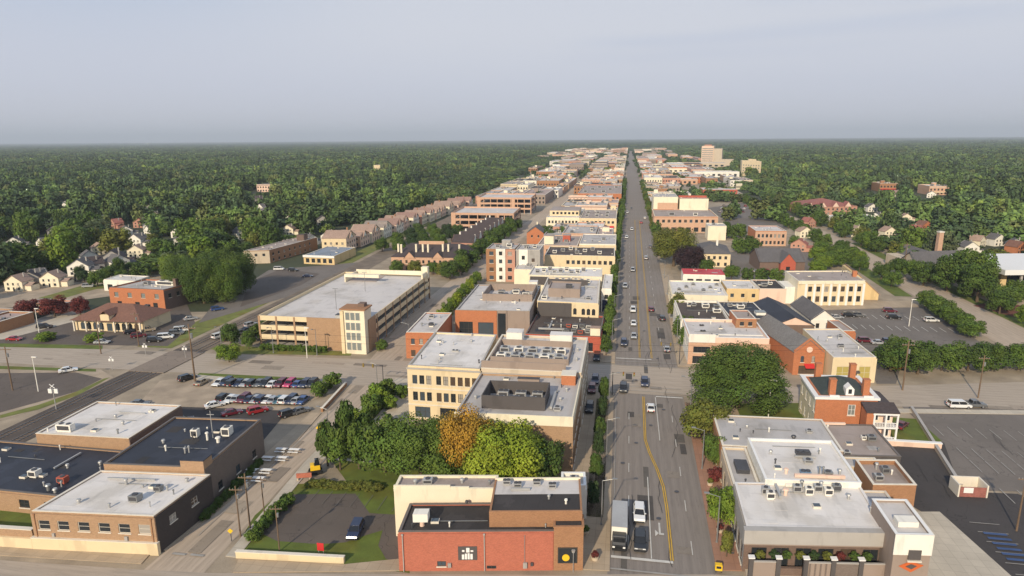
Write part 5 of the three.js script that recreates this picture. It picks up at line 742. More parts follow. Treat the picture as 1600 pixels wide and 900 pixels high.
{
  const b = new Bldg('porch_wing', 'orange house wing with a white two storey porch and dark roof', { A: [50.2, 136.9], B: [56.4, 137.4], D: [50.2, 140.2], h: 7.4, ph: 0, bare: 1, wall: m.orange });
  b.box('wall', 0, 1.5, 0, 7.0, -0.2, 3.2, m.orange); b.box('wall', 1.5, 6.1, 0, 7.0, 2.2, 3.2, m.pink); b.box('rear_wall', 3.7, 6.1, 0, 7.0, 3.25, 11, m.orange);
  b.add('roof', slab([[[-0.2, 7.15, -0.5], [6.4, 7.15, -0.5], [6.4, 8.0, 3.3], [-0.2, 8.0, 3.3]]], 0.2), m.shDark); b.add('roof', slab([[[3.6, 8.0, 3.32], [6.4, 7.2, 3.32], [6.4, 7.2, 11.3], [3.6, 8.0, 11.3]]], 0.2), m.shDark);
  for (const y of [0.7, 3.9]) { b.box('porch_floor', 1.2, 6.3, y - 0.35, y, -0.4, 2.2, m.whitePaint); b.box('rail', 1.4, 6.2, y + 0.85, y + 0.98, -0.35, -0.25, m.whitePaint); for (let i = 0; i < 9; i++) b.box('baluster', 1.6 + i * 0.53, 1.66 + i * 0.53, y, y + 0.85, -0.33, -0.27, m.whitePaint); }
  for (const u of [1.5, 3.8, 6.1]) b.box('porch_post', u - 0.17, u + 0.17, 0, 6.55, -0.42, -0.1, m.whitePaint); b.box('porch_beam', 1.2, 6.3, 6.55, 7.02, -0.45, -0.05, m.whitePaint);
  for (const [u, y] of [[2.6, 4.3], [5, 4.3], [5, 0.8]]) { const wv = b.box('window', u - 0.6, u + 0.6, y, y + 2, 2.1, 2.197, m.whitePaint); b.box('pane', u - 0.48, u + 0.48, y + 0.12, y + 1.88, 2.06, 2.098, m.glass, wv); } b.box('door', 2.1, 3.1, 0.7, 2.9, 2.08, 2.197, m.redPaint);
}
{ const b = new Bldg('retaining_wall', 'long white terrace wall in front of the small lawn', { A: [51.2, 136.4], B: [65, 136.6], D: [51.2, 137.1], h: 1.1, ph: 0, wall: m.pink, category: 'wall' }); b.box('coping', -0.1, b.w + 0.1, 1.1, 1.25, -0.1, b.d + 0.1, m.whitePaint); }
{ const b = new Bldg('garden_wall', 'thin pale wall along the edge of the grey parking lot', { A: [61, 120], B: [61.5, 120], D: [66.8, 157], h: 0.9, ph: 0, wall: m.stone, category: 'wall' }); b.box('coping', -0.05, b.w + 0.05, 0.9, 1.0, 0, b.d, m.copingGrey); }
{
  const b = new Bldg('bin_enclosure', 'small walled enclosure with a white sign by the dark lot', { A: [59.4, 117], B: [64.4, 117.4], D: [59.4, 120.2], h: 2.4, bare: 1, ph: 0, wall: m.brown, category: 'enclosure' });
  b.box('wall', 0, 0.25, 0, 2.4, 0, 3.4, m.coping); b.box('wall', 4.75, 5, 0, 2.4, 0, 3.4, m.coping); b.box('wall', 0.25, 4.75, 0, 2.4, 3.15, 3.4, m.coping); const g = b.box('gate', 0.3, 4.7, 0.1, 2, 0.05, 0.12, m.maroonWood ?? m.shRed); b.box('sign_panel', 0.9, 2.5, 0.9, 1.9, -0.02, 0.047, m.whitePaint, g);
}
{
  const b = new Bldg('brick_building', 'orange gabled brick hall with a long grey roof beside the big tree', { A: [45.4, 177.6], B: [53, 178.6], D: [39.6, 204], h: 6.6, ph: 0, wall: m.orange });
  b.gable(0, b.w, 0, b.d, 6.6, 3.2, 'v', M(T_shingle, 0.24, 0.23, 0.22), 0.25, m.orange); b.add('gable_parapet', merge([prism([[-0.2, 6.4], [b.w / 2, 9.9], [b.w + 0.2, 6.4], [b.w + 0.2, 6.9], [b.w / 2, 10.4], [-0.2, 6.9]], -0.3, 0.1)]), m.orange);
  b.facade('front', 0, 6.5, [{ s: 2.1, y: 3.6, w: 0.9, h: 1.8, arch: 1 }, { s: 5, y: 3.6, w: 0.9, h: 1.8, arch: 1 }, { s: 3.6, y: 0.3, w: 4.6, h: 2.3 }], m.orange); b.add('medallion', cyl(0, 0, 0, 0.8, 0.8, 0.1, 16).rotateX(Math.PI / 2).translate(3.7, 7.2, 0.34), m.pink); b.add('awning', slab([[[2.6, 3.2, -0.2], [5.2, 3.2, -0.2], [5.2, 2.4, -1.6], [2.6, 2.4, -1.6]]], 0.1), m.redPaintFlat);
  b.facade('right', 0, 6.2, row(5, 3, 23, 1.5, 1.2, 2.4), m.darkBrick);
}
{
  const b = new Bldg('commercial_building', 'cream building with a pale roof and two wide yellow window bays', { A: [53.8, 172.8], B: [64.6, 174.6], D: [52.6, 199], h: 7, ph: 0.35, wall: m.cream, roof: m.roofPale });
  b.facade('front', 0, 6.6, [{ s: 2.6, y: 0.9, w: 3.2, h: 3.6, glass: M(null, 0.42, 0.34, 0.10, 0.3), frame: m.frame }, { s: 8.3, y: 0.9, w: 3, h: 3.6, glass: M(null, 0.42, 0.34, 0.10, 0.3), frame: m.frame }, { s: 5.6, y: 0.2, w: 1.6, h: 2.4 }], m.cream); b.box('entrance_canopy', 4.6, 6.8, 3, 3.4, -1.2, -0.23, m.charcoal); b.unit(5, 9, 1.6, 1.2, 0.8); b.vent(3, 14, 0.6); b.vent(7, 16, 0.5); b.unit(8, 18, 1.3, 1, 0.8);
}
{
  const b = new Bldg('shop_building', 'brick and white shop with a tall white parapet opposite the big tree', { A: [18.4, 181.8], B: [40, 183.4], D: [18, 201], h: 8.2, ph: 0.9, wall: m.pink, roof: m.roofPale, coping: m.whitePaint });
  b.box('front_parapet', -0.26, 7, 6.6, 9, -0.34, -0.003, m.white); b.facade('front', 0, 6.5, [{ s: 3.4, y: 3.6, w: 4.6, h: 1.8 }, { s: 10, y: 3.6, w: 2.6, h: 1.6 }, { s: 14.6, y: 3.6, w: 2.6, h: 1.6 }, { s: 19, y: 3.6, w: 2.4, h: 1.6 }, { s: 3.4, y: 0.4, w: 4.8, h: 2.2 }, { s: 10.5, y: 0.4, w: 4, h: 2.2 }], m.peach, 0.3);
  b.facade('left', 0, 7.2, [...row(4, 3, 16, 4, 1.4, 1.7)], m.white); b.unit(4.6, 8, 1.6, 0.6, 0.4, m.metalDark); b.unit(5, 14, 1.4, 0.6, 0.4, m.metalDark); b.box('roof_seam', 7, 21, 7.36, 7.5, 5, 5.4, m.white);
}
{
  const b = new Bldg('shop_building', 'shop with a dark brown sunken roof and a white side parapet', { A: [17.6, 201.3], B: [32, 202.4], D: [17, 226], h: 8, ph: 0.9, wall: m.white, roof: m.roofBrown, coping: m.coping }); b.facade('left', 0, 7, row(5, 3, 22, 4, 1.3, 1.7), m.white); b.unit(9.6, 18, 2.4, 2, 1.3, m.white); b.unit(12.4, 12, 2.6, 2, 1.2, m.white); b.unit(13, 17, 1.8, 1.6, 1.2, m.steel); b.unit(6, 20, 1.6, 1.4, 1); b.vent(4, 20, 0.8);
}
{ const b = new Bldg('brick_building', 'orange brick stair block standing above the right side roofs', { A: [33, 196], B: [38.6, 196.6], D: [32.4, 206], h: 10.2, ph: 0.4, wall: m.orange, roof: m.roofTaupe }); b.facade('front', 7.4, 9.7, [{ s: 1.6, y: 8, w: 1.2, h: 1.2 }, { s: 4, y: 8, w: 1.2, h: 1.2 }], m.brown); }
{ const b = new Bldg('commercial_building', 'navy roofed flat building in the middle of the right hand block', { A: [33, 206.4], B: [45, 207.4], D: [31.6, 228], h: 7.4, ph: 0.3, wall: m.darkBrick, roof: m.roofNavy }); b.unit(6, 14, 2.4, 2, 1.2, m.white); b.unit(3, 16, 1.6, 1.4, 1); b.unit(8, 17, 1.4, 1.2, 1, m.steel); b.block('skylight', 9, 12, 5, 8, 7.1, 8, m.white, m.glassPale); }
{ const b = new Bldg('commercial_building', 'black gabled roof building next to the orange brick hall', { A: [46, 206], B: [58, 207], D: [43, 232], h: 6, ph: 0, wall: m.darkBrick }); b.gable(0, b.w, 0, b.d, 6, 2.6, 'v', m.roofNavy, 0.3, m.pink); }
{ const b = new Bldg('house', 'white gabled house with a grey roof at the edge of the rear lot', { A: [59.4, 216], B: [67, 217], D: [57.6, 236], h: 5.6, ph: 0, wall: m.white }); b.gable(0, b.w, 0, b.d, 5.6, 3, 'v', m.shGrey, 0.3, m.white); b.facade('front', 0, 5.4, row(2, 2, 5.6, 2.6, 1.1, 1.6), m.white, 0.15); }
{ const b = new Bldg('brick_house', 'narrow orange brick building with a pink cap beside the rear lot', { A: [64, 200], B: [67.6, 200.6], D: [63, 212], h: 6.6, ph: 0.4, wall: m.orange, roof: m.roofTaupe }); b.facade('front', 0, 6, row(1, 1.7, 1.7, 3.4, 1.2, 1.6)); }
{ const b = new Bldg('commercial_building', 'low white flat roofed shop with dark gaps along its front wall', { A: [17.4, 243], B: [37.4, 243.6], D: [17.6, 268], h: 6, ph: 0.5, wall: m.creamPale, roof: m.roofWhite }); for (let i = 0; i < 6; i++) b.unit(3 + i * 3, 8 + (i % 3) * 5, 1.6, 1.3, 1); b.duct(4, 16, 6, 6.4, 0.4); b.facade('left', 0, 5.4, row(5, 3, 21, 0.5, 3, 3)); }
{ const b = new Bldg('commercial_building', 'pale yellow low building with a white ledge along its front', { A: [38.8, 256], B: [50.6, 257], D: [38.6, 272], h: 6, ph: 0.4, wall: m.yellow, roof: m.roofWhite }); b.facade('front', 0, 5.5, row(3, 2, 10, 2.6, 1.3, 1.4)); b.box('ledge_wall', -0.6, b.w + 1.4, 0, 1.6, -5, -4.4, m.white); }
{ const b = new Bldg('commercial_building', 'pink low building with a dark roof next to the columned hall', { A: [51, 257.4], B: [61, 258.4], D: [50.4, 274], h: 6, ph: 0.4, wall: m.pink, roof: m.roofBlack }); b.unit(3, 6); b.unit(6, 9, 1.6, 1.4, 1, m.white); }
{ const b = new Bldg('shop_canopy', 'bright red flat roofed canopy building by the dark trees', { A: [25, 288], B: [42.4, 288.4], D: [25, 300], h: 4.8, ph: 0.2, wall: m.white, roof: M(T_roof, 0.62, 0.07, 0.09, 0.6), coping: M(T_stucco, 0.62, 0.07, 0.09) }); b.facade('front', 0, 4.2, row(4, 3, 14, 0.5, 2.6, 2.2), m.white); }
{ const b = new Bldg('house', 'cream two storey house with a dark hipped roof beyond the red canopy', { A: [33, 331], B: [50.6, 331.6], D: [34.4, 358], h: 6.6, ph: 0, wall: m.cream }); b.hip(0, b.w, 0, b.d, 6.62, 3.6, m.shGrey, 0.5); b.facade('front', 0, 6.4, [...row(6, 2, 15.6, 3.9, 1.3, 1.6), ...row(5, 2, 15.6, 0.6, 1.3, 1.7)], m.cream); b.chimney(12, 12, 7, 11.4, 1, m.white); }
{
  const b = new Bldg('civic_building', 'cream two storey hall with white pilasters and a pale flat roof', { A: [64.6, 256.6], B: [89.4, 260.8], D: [64, 276], h: 9.6, ph: 0.5, wall: m.creamPale, roof: m.roofTaupe }); const s = row(7, 4.6, b.w - 2, 0, 1, 1).map((q) => q.s);
  b.facade('front', 0, 9, [...s.map((x) => ({ s: x, y: 5.4, w: 1.5, h: 2 })), ...s.map((x) => ({ s: x, y: 1.4, w: 1.5, h: 2.2 }))], m.cream); for (let i = 0; i <= 7; i++) { const x = i ? s[i - 1] + 1.6 : s[0] - 1.6; b.box('pilaster', x - 0.4, x + 0.4, 0, 9.1, -0.55, -0.23, m.whitePaint); } b.box('architrave', 0, b.w, 8.4, 9.2, -0.6, -0.23, m.creamPale); b.box('side_wing', -4, -0.1, 0, 6.6, 3, 14, m.white);
}
{ const b = new Bldg('church', 'yellow brick church with one steep roof slope falling to the right', { A: [88.6, 270], B: [100.2, 270], D: [90, 290], h: 3, ph: 0, wall: m.yellow, bare: 1 }); b.add('wall', prism([[0, 0], [9.4, 0], [9.4, 2.6], [1.4, 10], [0, 10]], 0, 21), m.yellow); b.add('roof', slab([[[0.9, 10.6, -0.5], [9.9, 2.4, -0.5], [9.9, 2.4, 20.5], [0.9, 10.6, 20.5]]], 0.3), m.shTan); b.box('tower_fin', -0.9, 0.6, 0, 11.4, -0.6, 1.2, m.orange); b.box('door', -3.4, -1, 0, 3, 0.6, 1.2, m.brown); b.box('porch_wall', -4.2, -0.95, 0, 4, 1.3, 8, m.brown); }
{ const b = new Bldg('office_building', 'two storey orange brick office with a tan flat roof near the diagonal street', { A: [75, 402], B: [92.4, 403.6], D: [74.6, 426], h: 9, ph: 0.5, wall: m.orange, roof: m.roofPale }); b.facade('front', 0, 8.5, [...row(7, 1.8, 15.8, 5, 1.3, 2), ...row(7, 1.8, 15.8, 1, 1.3, 2)], m.peach); }
{ const b = new Bldg('commercial_building', 'plain white block between the trees and the brick offices', { A: [50, 421], B: [61, 421.6], D: [50, 436], h: 9, ph: 0.4, wall: m.creamPale, roof: m.roofPale }); b.unit(4, 7); }
{ const b = new Bldg('commercial_building', 'long orange brick shop block with cream cornice beyond the dark trees', { A: [18.2, 452], B: [60, 456], D: [18.2, 500], h: 11, ph: 0.6, wall: m.orange, roof: m.roofTaupe, coping: m.creamPale }); b.facade('front', 0, 10.4, [...row(11, 2.4, 39, 6.8, 1.9, 2), ...row(8, 3, 38, 0.6, 3, 3)], m.peach); b.facade('left', 0, 10.4, row(10, 3, 44, 6.8, 1.9, 2), m.peach); b.unit(12, 12, 4, 3, 2); b.unit(28, 10, 3, 2, 2, m.white); }
{ const b = new Bldg('commercial_building', 'tall cream blank walled block rising behind the orange shops', { A: [38, 500.4], B: [58.6, 501], D: [38, 520], h: 19, ph: 0.6, wall: m.creamPale, roof: m.roofTaupe, coping: m.shRed }); b.box('brick_cap', 0, b.w, 18.4, 19.8, 14, 18, m.red); }
{ const b = new Bldg('commercial_building', 'white and orange banded block with a tall left corner by the main street', { A: [19, 501], B: [36.6, 501.6], D: [19, 540], h: 20, ph: 0.6, wall: m.creamPale, roof: m.roofGrey }); b.box('orange_band', 3, b.w, 6, 15.6, -0.3, -0.003, m.peach); b.box('orange_band', 3, b.w, 3, 5.4, -0.3, -0.003, m.orange); }
{
  const b = new Bldg('church', 'grey roofed church complex with a pale brick bell tower', { A: [132, 322], B: [156, 330], D: [129, 352], h: 5.4, ph: 0, wall: m.stone }); b.gable(0, b.w, 0, 15, 5.4, 4.6, 'u', m.shGrey, 0.6, m.stone); b.gable(6, 16, 8, b.d, 5.4, 4.2, 'v', m.shGrey, 0.6, m.stone); b.box('bell_tower', 20, 22.4, 0, 17, 17, 19.4, m.peach); b.box('tower_cap', 19.8, 22.6, 17, 17.6, 16.8, 19.6, m.coping); b.facade('front', 0, 5.2, row(5, 3, 21, 1, 1.4, 3, { arch: 1 }), m.stone); b.box('steep_porch', 3, 7, 0, 5, -5, -0.3, m.shDark);
}
{
  const b = new Bldg('pavilion', 'pavilion with a thick white flat roof, dark glass front and yellow wall', { A: [146, 282], B: [186, 290], D: [143, 312], h: 11, ph: 0, bare: 1, wall: m.yellow }); b.box('roof', -2, b.w + 2, 10, 12, -5, b.d + 1, m.whitePaint); b.box('wall', 0, 2.4, 0, 10, -0.2, b.d, m.yellow); b.box('glass_front', 2.4, b.w, 0.4, 10, 0.6, 0.9, m.glass); for (let i = 0; i < 9; i++) b.box('mullion', 4 + i * 4, 4.3 + i * 4, 0.4, 10, 0.4, 0.597, m.frameDark); b.box('floor', 0, b.w, 0, 0.4, -4, b.d, m.concrete ?? m.stone); b.box('back_wall', 2.5, b.w, 0.4, 10, b.d - 1, b.d, m.stone); for (const u of [6, 16, 26, 36]) b.box('column', u - 0.4, u + 0.4, 0.4, 10, -3.6, -2.8, m.copingGrey);
}
{ const b = new Bldg('restaurant_building', 'dark hip roofed cottage among the trees right of the diagonal street', { A: [128, 304], B: [137, 306], D: [127, 314], h: 3.4, ph: 0, wall: m.stone }); b.hip(0, b.w, 0, b.d, 3.42, 4, m.shDark, 0.5); }
{ const b = new Bldg('apartment_building', 'pink brick apartment court with gabled roofs beyond the diagonal street', { A: [142, 566], B: [186, 580], D: [138, 610], h: 7, ph: 0, wall: m.pinkBrick }); b.hip(0, b.w, 0, b.d, 7.02, 5, m.shRed, 0.4); b.facade('front', 0, 6.9, [...row(12, 2, b.w - 2, 4, 1.6, 1.6), ...row(12, 2, b.w - 2, 0.8, 1.6, 1.6)], m.pinkBrick); for (let i = 0; i < 4; i++) { const u = 5 + i * 11; b.add('gable_wall', prism([[u - 3, 6.8], [u + 3, 6.8], [u, 10.6]], -0.8, 4), m.pink); b.add('gable_roof', slab([[[u - 3.3, 6.7, -1], [u, 10.9, -1], [u, 10.9, 7], [u - 3.3, 6.7, 7]], [[u, 10.9, -1], [u + 3.3, 6.7, -1], [u + 3.3, 6.7, 7], [u, 10.9, 7]]], 0.12), m.shRed); } }
{ const b = new Bldg('commercial_building', 'white long building in front of the pink apartment court', { A: [150, 520], B: [184, 530], D: [148, 532], h: 4.6, ph: 0.3, wall: m.white, roof: m.roofWhite }); b.facade('front', 0, 4.2, row(6, 3, 32, 1, 2, 1.8), m.white); }
{ const b = new Bldg('office_building', 'low red brick building with a pale roof among trees beyond the car park', { A: [80, 738], B: [116, 742], D: [80, 770], h: 8, ph: 0.4, wall: m.red, roof: m.roofPale }); b.facade('front', 0, 7.5, row(10, 2, 34, 4.6, 1.8, 1.8), m.red); }
const cleared = [];
{ // distant tower
  const a = P(1095, 258), c = P(1112.5, 258), b = new Bldg('apartment_tower', 'tall peach apartment tower standing above the woods on the horizon', { A: [a.x, -a.z], B: [c.x, -c.z - 12], D: [a.x + 8, -a.z + 40], h: 44, ph: 1.5, wall: M(T_stucco, 0.86, 0.64, 0.49), roof: m.roofTaupe, pt: 1 });
  cleared.push([(a.x + c.x) / 2, -a.z, 70]); const n = 8; for (let k = 0; k < n; k++) b.add('window_band', merge(Array.from({ length: 9 }, (_, i) => bx(b.w * (0.05 + i * 0.103), b.w * (0.05 + i * 0.103) + 2.6, 4 + k * 4.7, 6.2 + k * 4.7, 0.003, 0.25))), m.glassPale); b.box('lift_head', b.w * 0.2, b.w * 0.8, 42.5, 47, 8, 26, m.pinkBrick); b.box('side_wing', b.w + 0.01, b.w + 20, 0, 38, 3, 34, m.stone); b.box('low_wing', b.w + 20.01, b.w + 50, 0, 14, 0, 30, m.stone);
}
{ const a = P(1158, 275), c = P(1188, 277), b = new Bldg('apartment_building', 'pale yellow mid rise block beside the tower', { A: [a.x, -a.z], B: [c.x, -c.z], D: [a.x + 3, -a.z + 34], h: 25, ph: 1, wall: m.cream, roof: m.roofPale, pt: 0.8 }); for (let k = 0; k < 4; k++) b.add('window_band', merge(Array.from({ length: 7 }, (_, i) => bx(b.w * (0.07 + i * 0.13), b.w * (0.07 + i * 0.13) + 2.4, 4 + k * 4.4, 6 + k * 4.4, 0.003, 0.25))), m.glassPale); b.box('lift_head', b.w * 0.35, b.w * 0.75, 24, 28, 6, 18, m.cream); }
for (const [x0, x1, y, h, lab, wm, rm] of [[1085, 1155, 277, 9, 'long white store with a pale roof in front of the tower', m.white, m.roofWhite], [1020, 1085, 270, 8, 'white flat roofed store near the main street in the distance', m.creamPale, m.roofWhite], [1060, 1135, 262, 10, 'long grey roofed hall left of the tower base', m.stone, m.roofGrey], [1004, 1038, 255, 9, 'red roofed store block far along the right side of the street', m.shRed, m.shRed], [1150, 1160, 296, 7, 'small pale block beneath the mid rise', m.creamPale, m.roofPale], [1030, 1090, 288, 7, 'pale low store row with brick ends up the right side', m.peach, m.roofWhite]]) { const a = P(x0, y), c = P(x1, y), b = (cleared.push([(a.x + c.x) / 2, -a.z, (c.x - a.x) * 0.6]), 0) || new Bldg('store_building', lab, { A: [a.x, -a.z], B: [c.x, -a.z + 4], D: [a.x, -a.z + (c.x - a.x) * 0.5], h, ph: 0.6, wall: wm, roof: rm, pt: 0.6 }); b.add('window_band', merge(Array.from({ length: 8 }, (_, i) => bx(b.w * (0.04 + i * 0.12), b.w * (0.10 + i * 0.12), h * 0.25, h * 0.6, 0.003, 0.2))), m.glass); }

{ const b = new Bldg('church', 'long dark grey roofed church with a red brick gable front by the side lot', { A: [63, 322], B: [84, 325], D: [62, 344], h: 5, ph: 0, wall: m.darkBrick }); b.gable(0, b.w, 0, b.d, 5, 4.6, 'u', m.shGrey, 0.4, m.darkBrick); b.add('gable_wall', prism([[9, 0], [16, 0], [16, 5], [12.5, 9], [9, 5]], -3, 4), m.red); b.add('gable_roof', slab([[[8.6, 4.6, -3.3], [12.5, 9.3, -3.3], [12.5, 9.3, 9], [8.6, 4.6, 9]], [[12.5, 9.3, -3.3], [16.4, 4.6, -3.3], [16.4, 4.6, 9], [12.5, 9.3, 9]]], 0.12), m.shGrey); b.box('door', 11.6, 13.4, 0, 3, -3.1, -3.003, m.black); }
// ---------- the strip further off: every block a building of its own ----------
seed = 4242;
const blocks = [];
const palette = [[m.peach, 'peach brick'], [m.pink, 'pink'], [m.creamPale, 'pale cream'], [m.cream, 'cream'], [m.pinkBrick, 'pink brick'], [m.tan, 'tan brick'], [m.brown, 'brown brick'], [m.orange, 'orange brick'], [m.stone, 'stone coloured'], [m.white, 'white'], [m.taupe, 'taupe']];
const roofs = [[m.roofTaupe, 'taupe roof'], [M(T_roof, 0.46, 0.36, 0.33, 0.85), 'pinkish roof'], [m.roofPale, 'pale roof'], [m.roofWhite, 'white roof'], [m.roofGrey, 'grey roof'], [m.roofBrown, 'brown roof']];
function farBlock(x0, x1, n0, n1, h, where) {
  const [wm, wn] = pick(palette), [rm, rn] = pick(roofs), key = `${wn} block, ${rn}, ${where}`;
  const b = new Bldg('commercial_building', key, { A: [x0, n0], B: [x1, n0 + rr(-0.8, 0.8)], D: [x0, n1], h, ph: 0.7, pt: 0.5, wall: wm, roof: rm, coping: pick([m.coping, m.copingGrey, m.creamPale]), group: `${wn} blocks ${where}` });
  const k = Math.max(2, Math.round((x1 - x0) / 3.6)), l = [], r = []; for (let f = 0; f < (h > 7.6 ? 2 : 1); f++) for (let i = 0; i < k; i++) { const s = ((i + 0.5) * b.w) / k; l.push(bx(s - 0.8, s + 0.8, 0.9 + f * 4, 2.9 + f * 4, 0.003, 0.12)); }
  b.add('front_windows', merge(l), m.glass).userData.kind = 'stuff'; if (rnd() < 0.6) b.box('cornice', -0.15, b.w + 0.15, h - 1.5, h - 1.1, -0.3, -0.003, pick([m.coping, m.creamPale, m.copingDark])); if (rnd() < 0.45) b.add('awning', slab([[[1, 3.4, 0], [b.w - 1, 3.4, 0], [b.w - 1, 2.7, -1.4], [1, 2.7, -1.4]]], 0.1), pick([m.redPaintFlat, m.charcoal, m.shGreen, m.cream]));
  if (n0 < 1300) { const d = n1 - n0; for (let i = 0; i < Math.min(5, Math.round((d * b.w) / 220)); i++) b.unit(rr(2.5, b.w - 2.5), rr(3, b.d - 3), rr(1.5, 3), rr(1.4, 2.4), rr(1, 1.8), pick([m.metal, m.white, m.steel])); if (rnd() < 0.5) b.block('stair_house', b.w * 0.3, b.w * 0.3 + 4, b.d * 0.6, b.d * 0.6 + 4, h - 0.7, h + rr(1.6, 3), pick([wm, m.creamPale]), rm); }
  return b;
}
const stripe = (xa, xb, na, nb, where, step, hh = [5.5, 11], gap = 0.25) => { let n = na; while (n < nb) { const d = rr(step * 0.6, step * 1.3); let x = xa; while (x < xb - 7) { const w = Math.min(xb - x, rr(9, 24) * (1 + n / 2500)); if (rnd() > gap) farBlock(x, x + w - 0.5, n, Math.min(nb, n + d - (rnd() < 0.3 ? 5 : 0.6)), rr(...hh), where); x += w; } n += d + (rnd() < 0.3 ? 8 : 0); } };
stripe(-48, -7.5, 376, 446, 'midway along the left side of the main street', 30, [6, 9.5]);
stripe(-56, -7.5, 526, 636, 'left of the main street past the red awnings', 36);
stripe(-62, -7.5, 764, 1250, 'far up the left of the main street', 44, [7, 12], 0.16);
stripe(-150, -88, 1010, 1250, 'further left of the far main street', 60, [7, 11], 0.3);
stripe(-150, -74, 640, 1000, 'left of the far end of the left street', 60, [7, 11], 0.2);
stripe(-190, -90, 1260, 2100, 'in the hazy far left part of the town', 85, [8, 13], 0.45);
stripe(-76, -7.5, 1260, 2100, 'in the hazy far part of the town', 85, [8, 14], 0.3);
stripe(-290, -7.5, 2120, 3600, 'close to the horizon left of the street', 130, [9, 15], 0.45);
stripe(20, 62, 545, 900, 'right of the main street past the tall cream block', 45, [6, 10], 0.45);
stripe(21, 76, 920, 1700, 'far up the right of the main street', 75, [7, 12], 0.2);
stripe(80, 160, 900, 1500, 'well right of the far main street', 95, [7, 11], 0.6);
stripe(21, 180, 1720, 3500, 'close to the horizon right of the street', 130, [9, 15], 0.55);
stripe(-232, -206, 176, 210, 'at the left edge beyond the restaurant lot', 22, [3.6, 4.6], 0.2);

// ---------- houses among the trees ----------
function houseProto(wall, roof) { const b = new Bldg('house', 'house', { ...box4(-5, 5, 0, 8), h: 5.4, ph: 0, wall }); b.gable(0, 10, 0, 8, 5.4, 3.4, 'v', roof, 0.4, wall); b.facade('front', 0, 5.2, [...row(3, 2, 8, 3.3, 1, 1.3), { s: 2, y: 0.8, w: 1.4, h: 1.4 }, { s: 5, y: 0.1, w: 1, h: 2.1, kind: 'door', bar: 0, sill: 0 }, { s: 8, y: 0.8, w: 1.4, h: 1.4 }], wall, 0.15); b.chimney(7.4, 5, 6, 9.2, 0.6, m.grey); b.box('side_wing', 10.01, 14, 0, 3, 1, 7, wall); b.add('wing_roof', slab([[[10, 3.0, 0.6], [14.4, 3.0, 0.6], [14.4, 4.4, 4], [10, 4.4, 4]], [[10, 4.4, 4], [14.4, 4.4, 4], [14.4, 3.0, 7.4], [10, 3.0, 7.4]]], 0.12), roof); return b.g; }
const houseKinds = { white: [m.white, m.shGrey, 'white house, grey roof,'], cream: [m.creamPale, m.shTan, 'cream house, tan roof,'], grey: [m.grey, m.shDark, 'grey house, dark roof,'], brick: [m.pinkBrick, m.shRed, 'pink brick house, reddish roof,'], orange: [m.orange, m.shBrown, 'orange brick house, brown roof,'] };
const houses = [...cleared];
function house(kind, pxx, pyy, s, turn, where) {
  const [w, r, l] = houseKinds[kind], p = P(pxx, pyy); let g; const label = `${l} ${where}`;
  if (!houseKinds[kind].g) { g = houseKinds[kind].g = houseProto(w, r); g.position.set(p.x, 0, p.z); g.rotation.y = turn; g.scale.setScalar(s *= 0.8); g.userData.label = label; } else g = copyOf(houseKinds[kind].g, label, p.x, 0, p.z, turn, s *= 0.8);
  houses.push([p.x, -p.z, 9 * s]); g.userData.group = 'houses among the trees'; return g;
}
house('white', 107, 432, 1.15, 0.35, 'with its bright gable end at the edge of the left woods'); house('grey', 132, 424, 1.1, -0.6, 'right of the bright white gable'); house('white', 128, 414, 1.0, 0.9, 'behind the grey house at left'); house('grey', 158, 420, 1.3, 0.5, 'left of the big roadside trees'); house('white', 176, 424, 1.1, 1.2, 'in front of the big roadside trees');
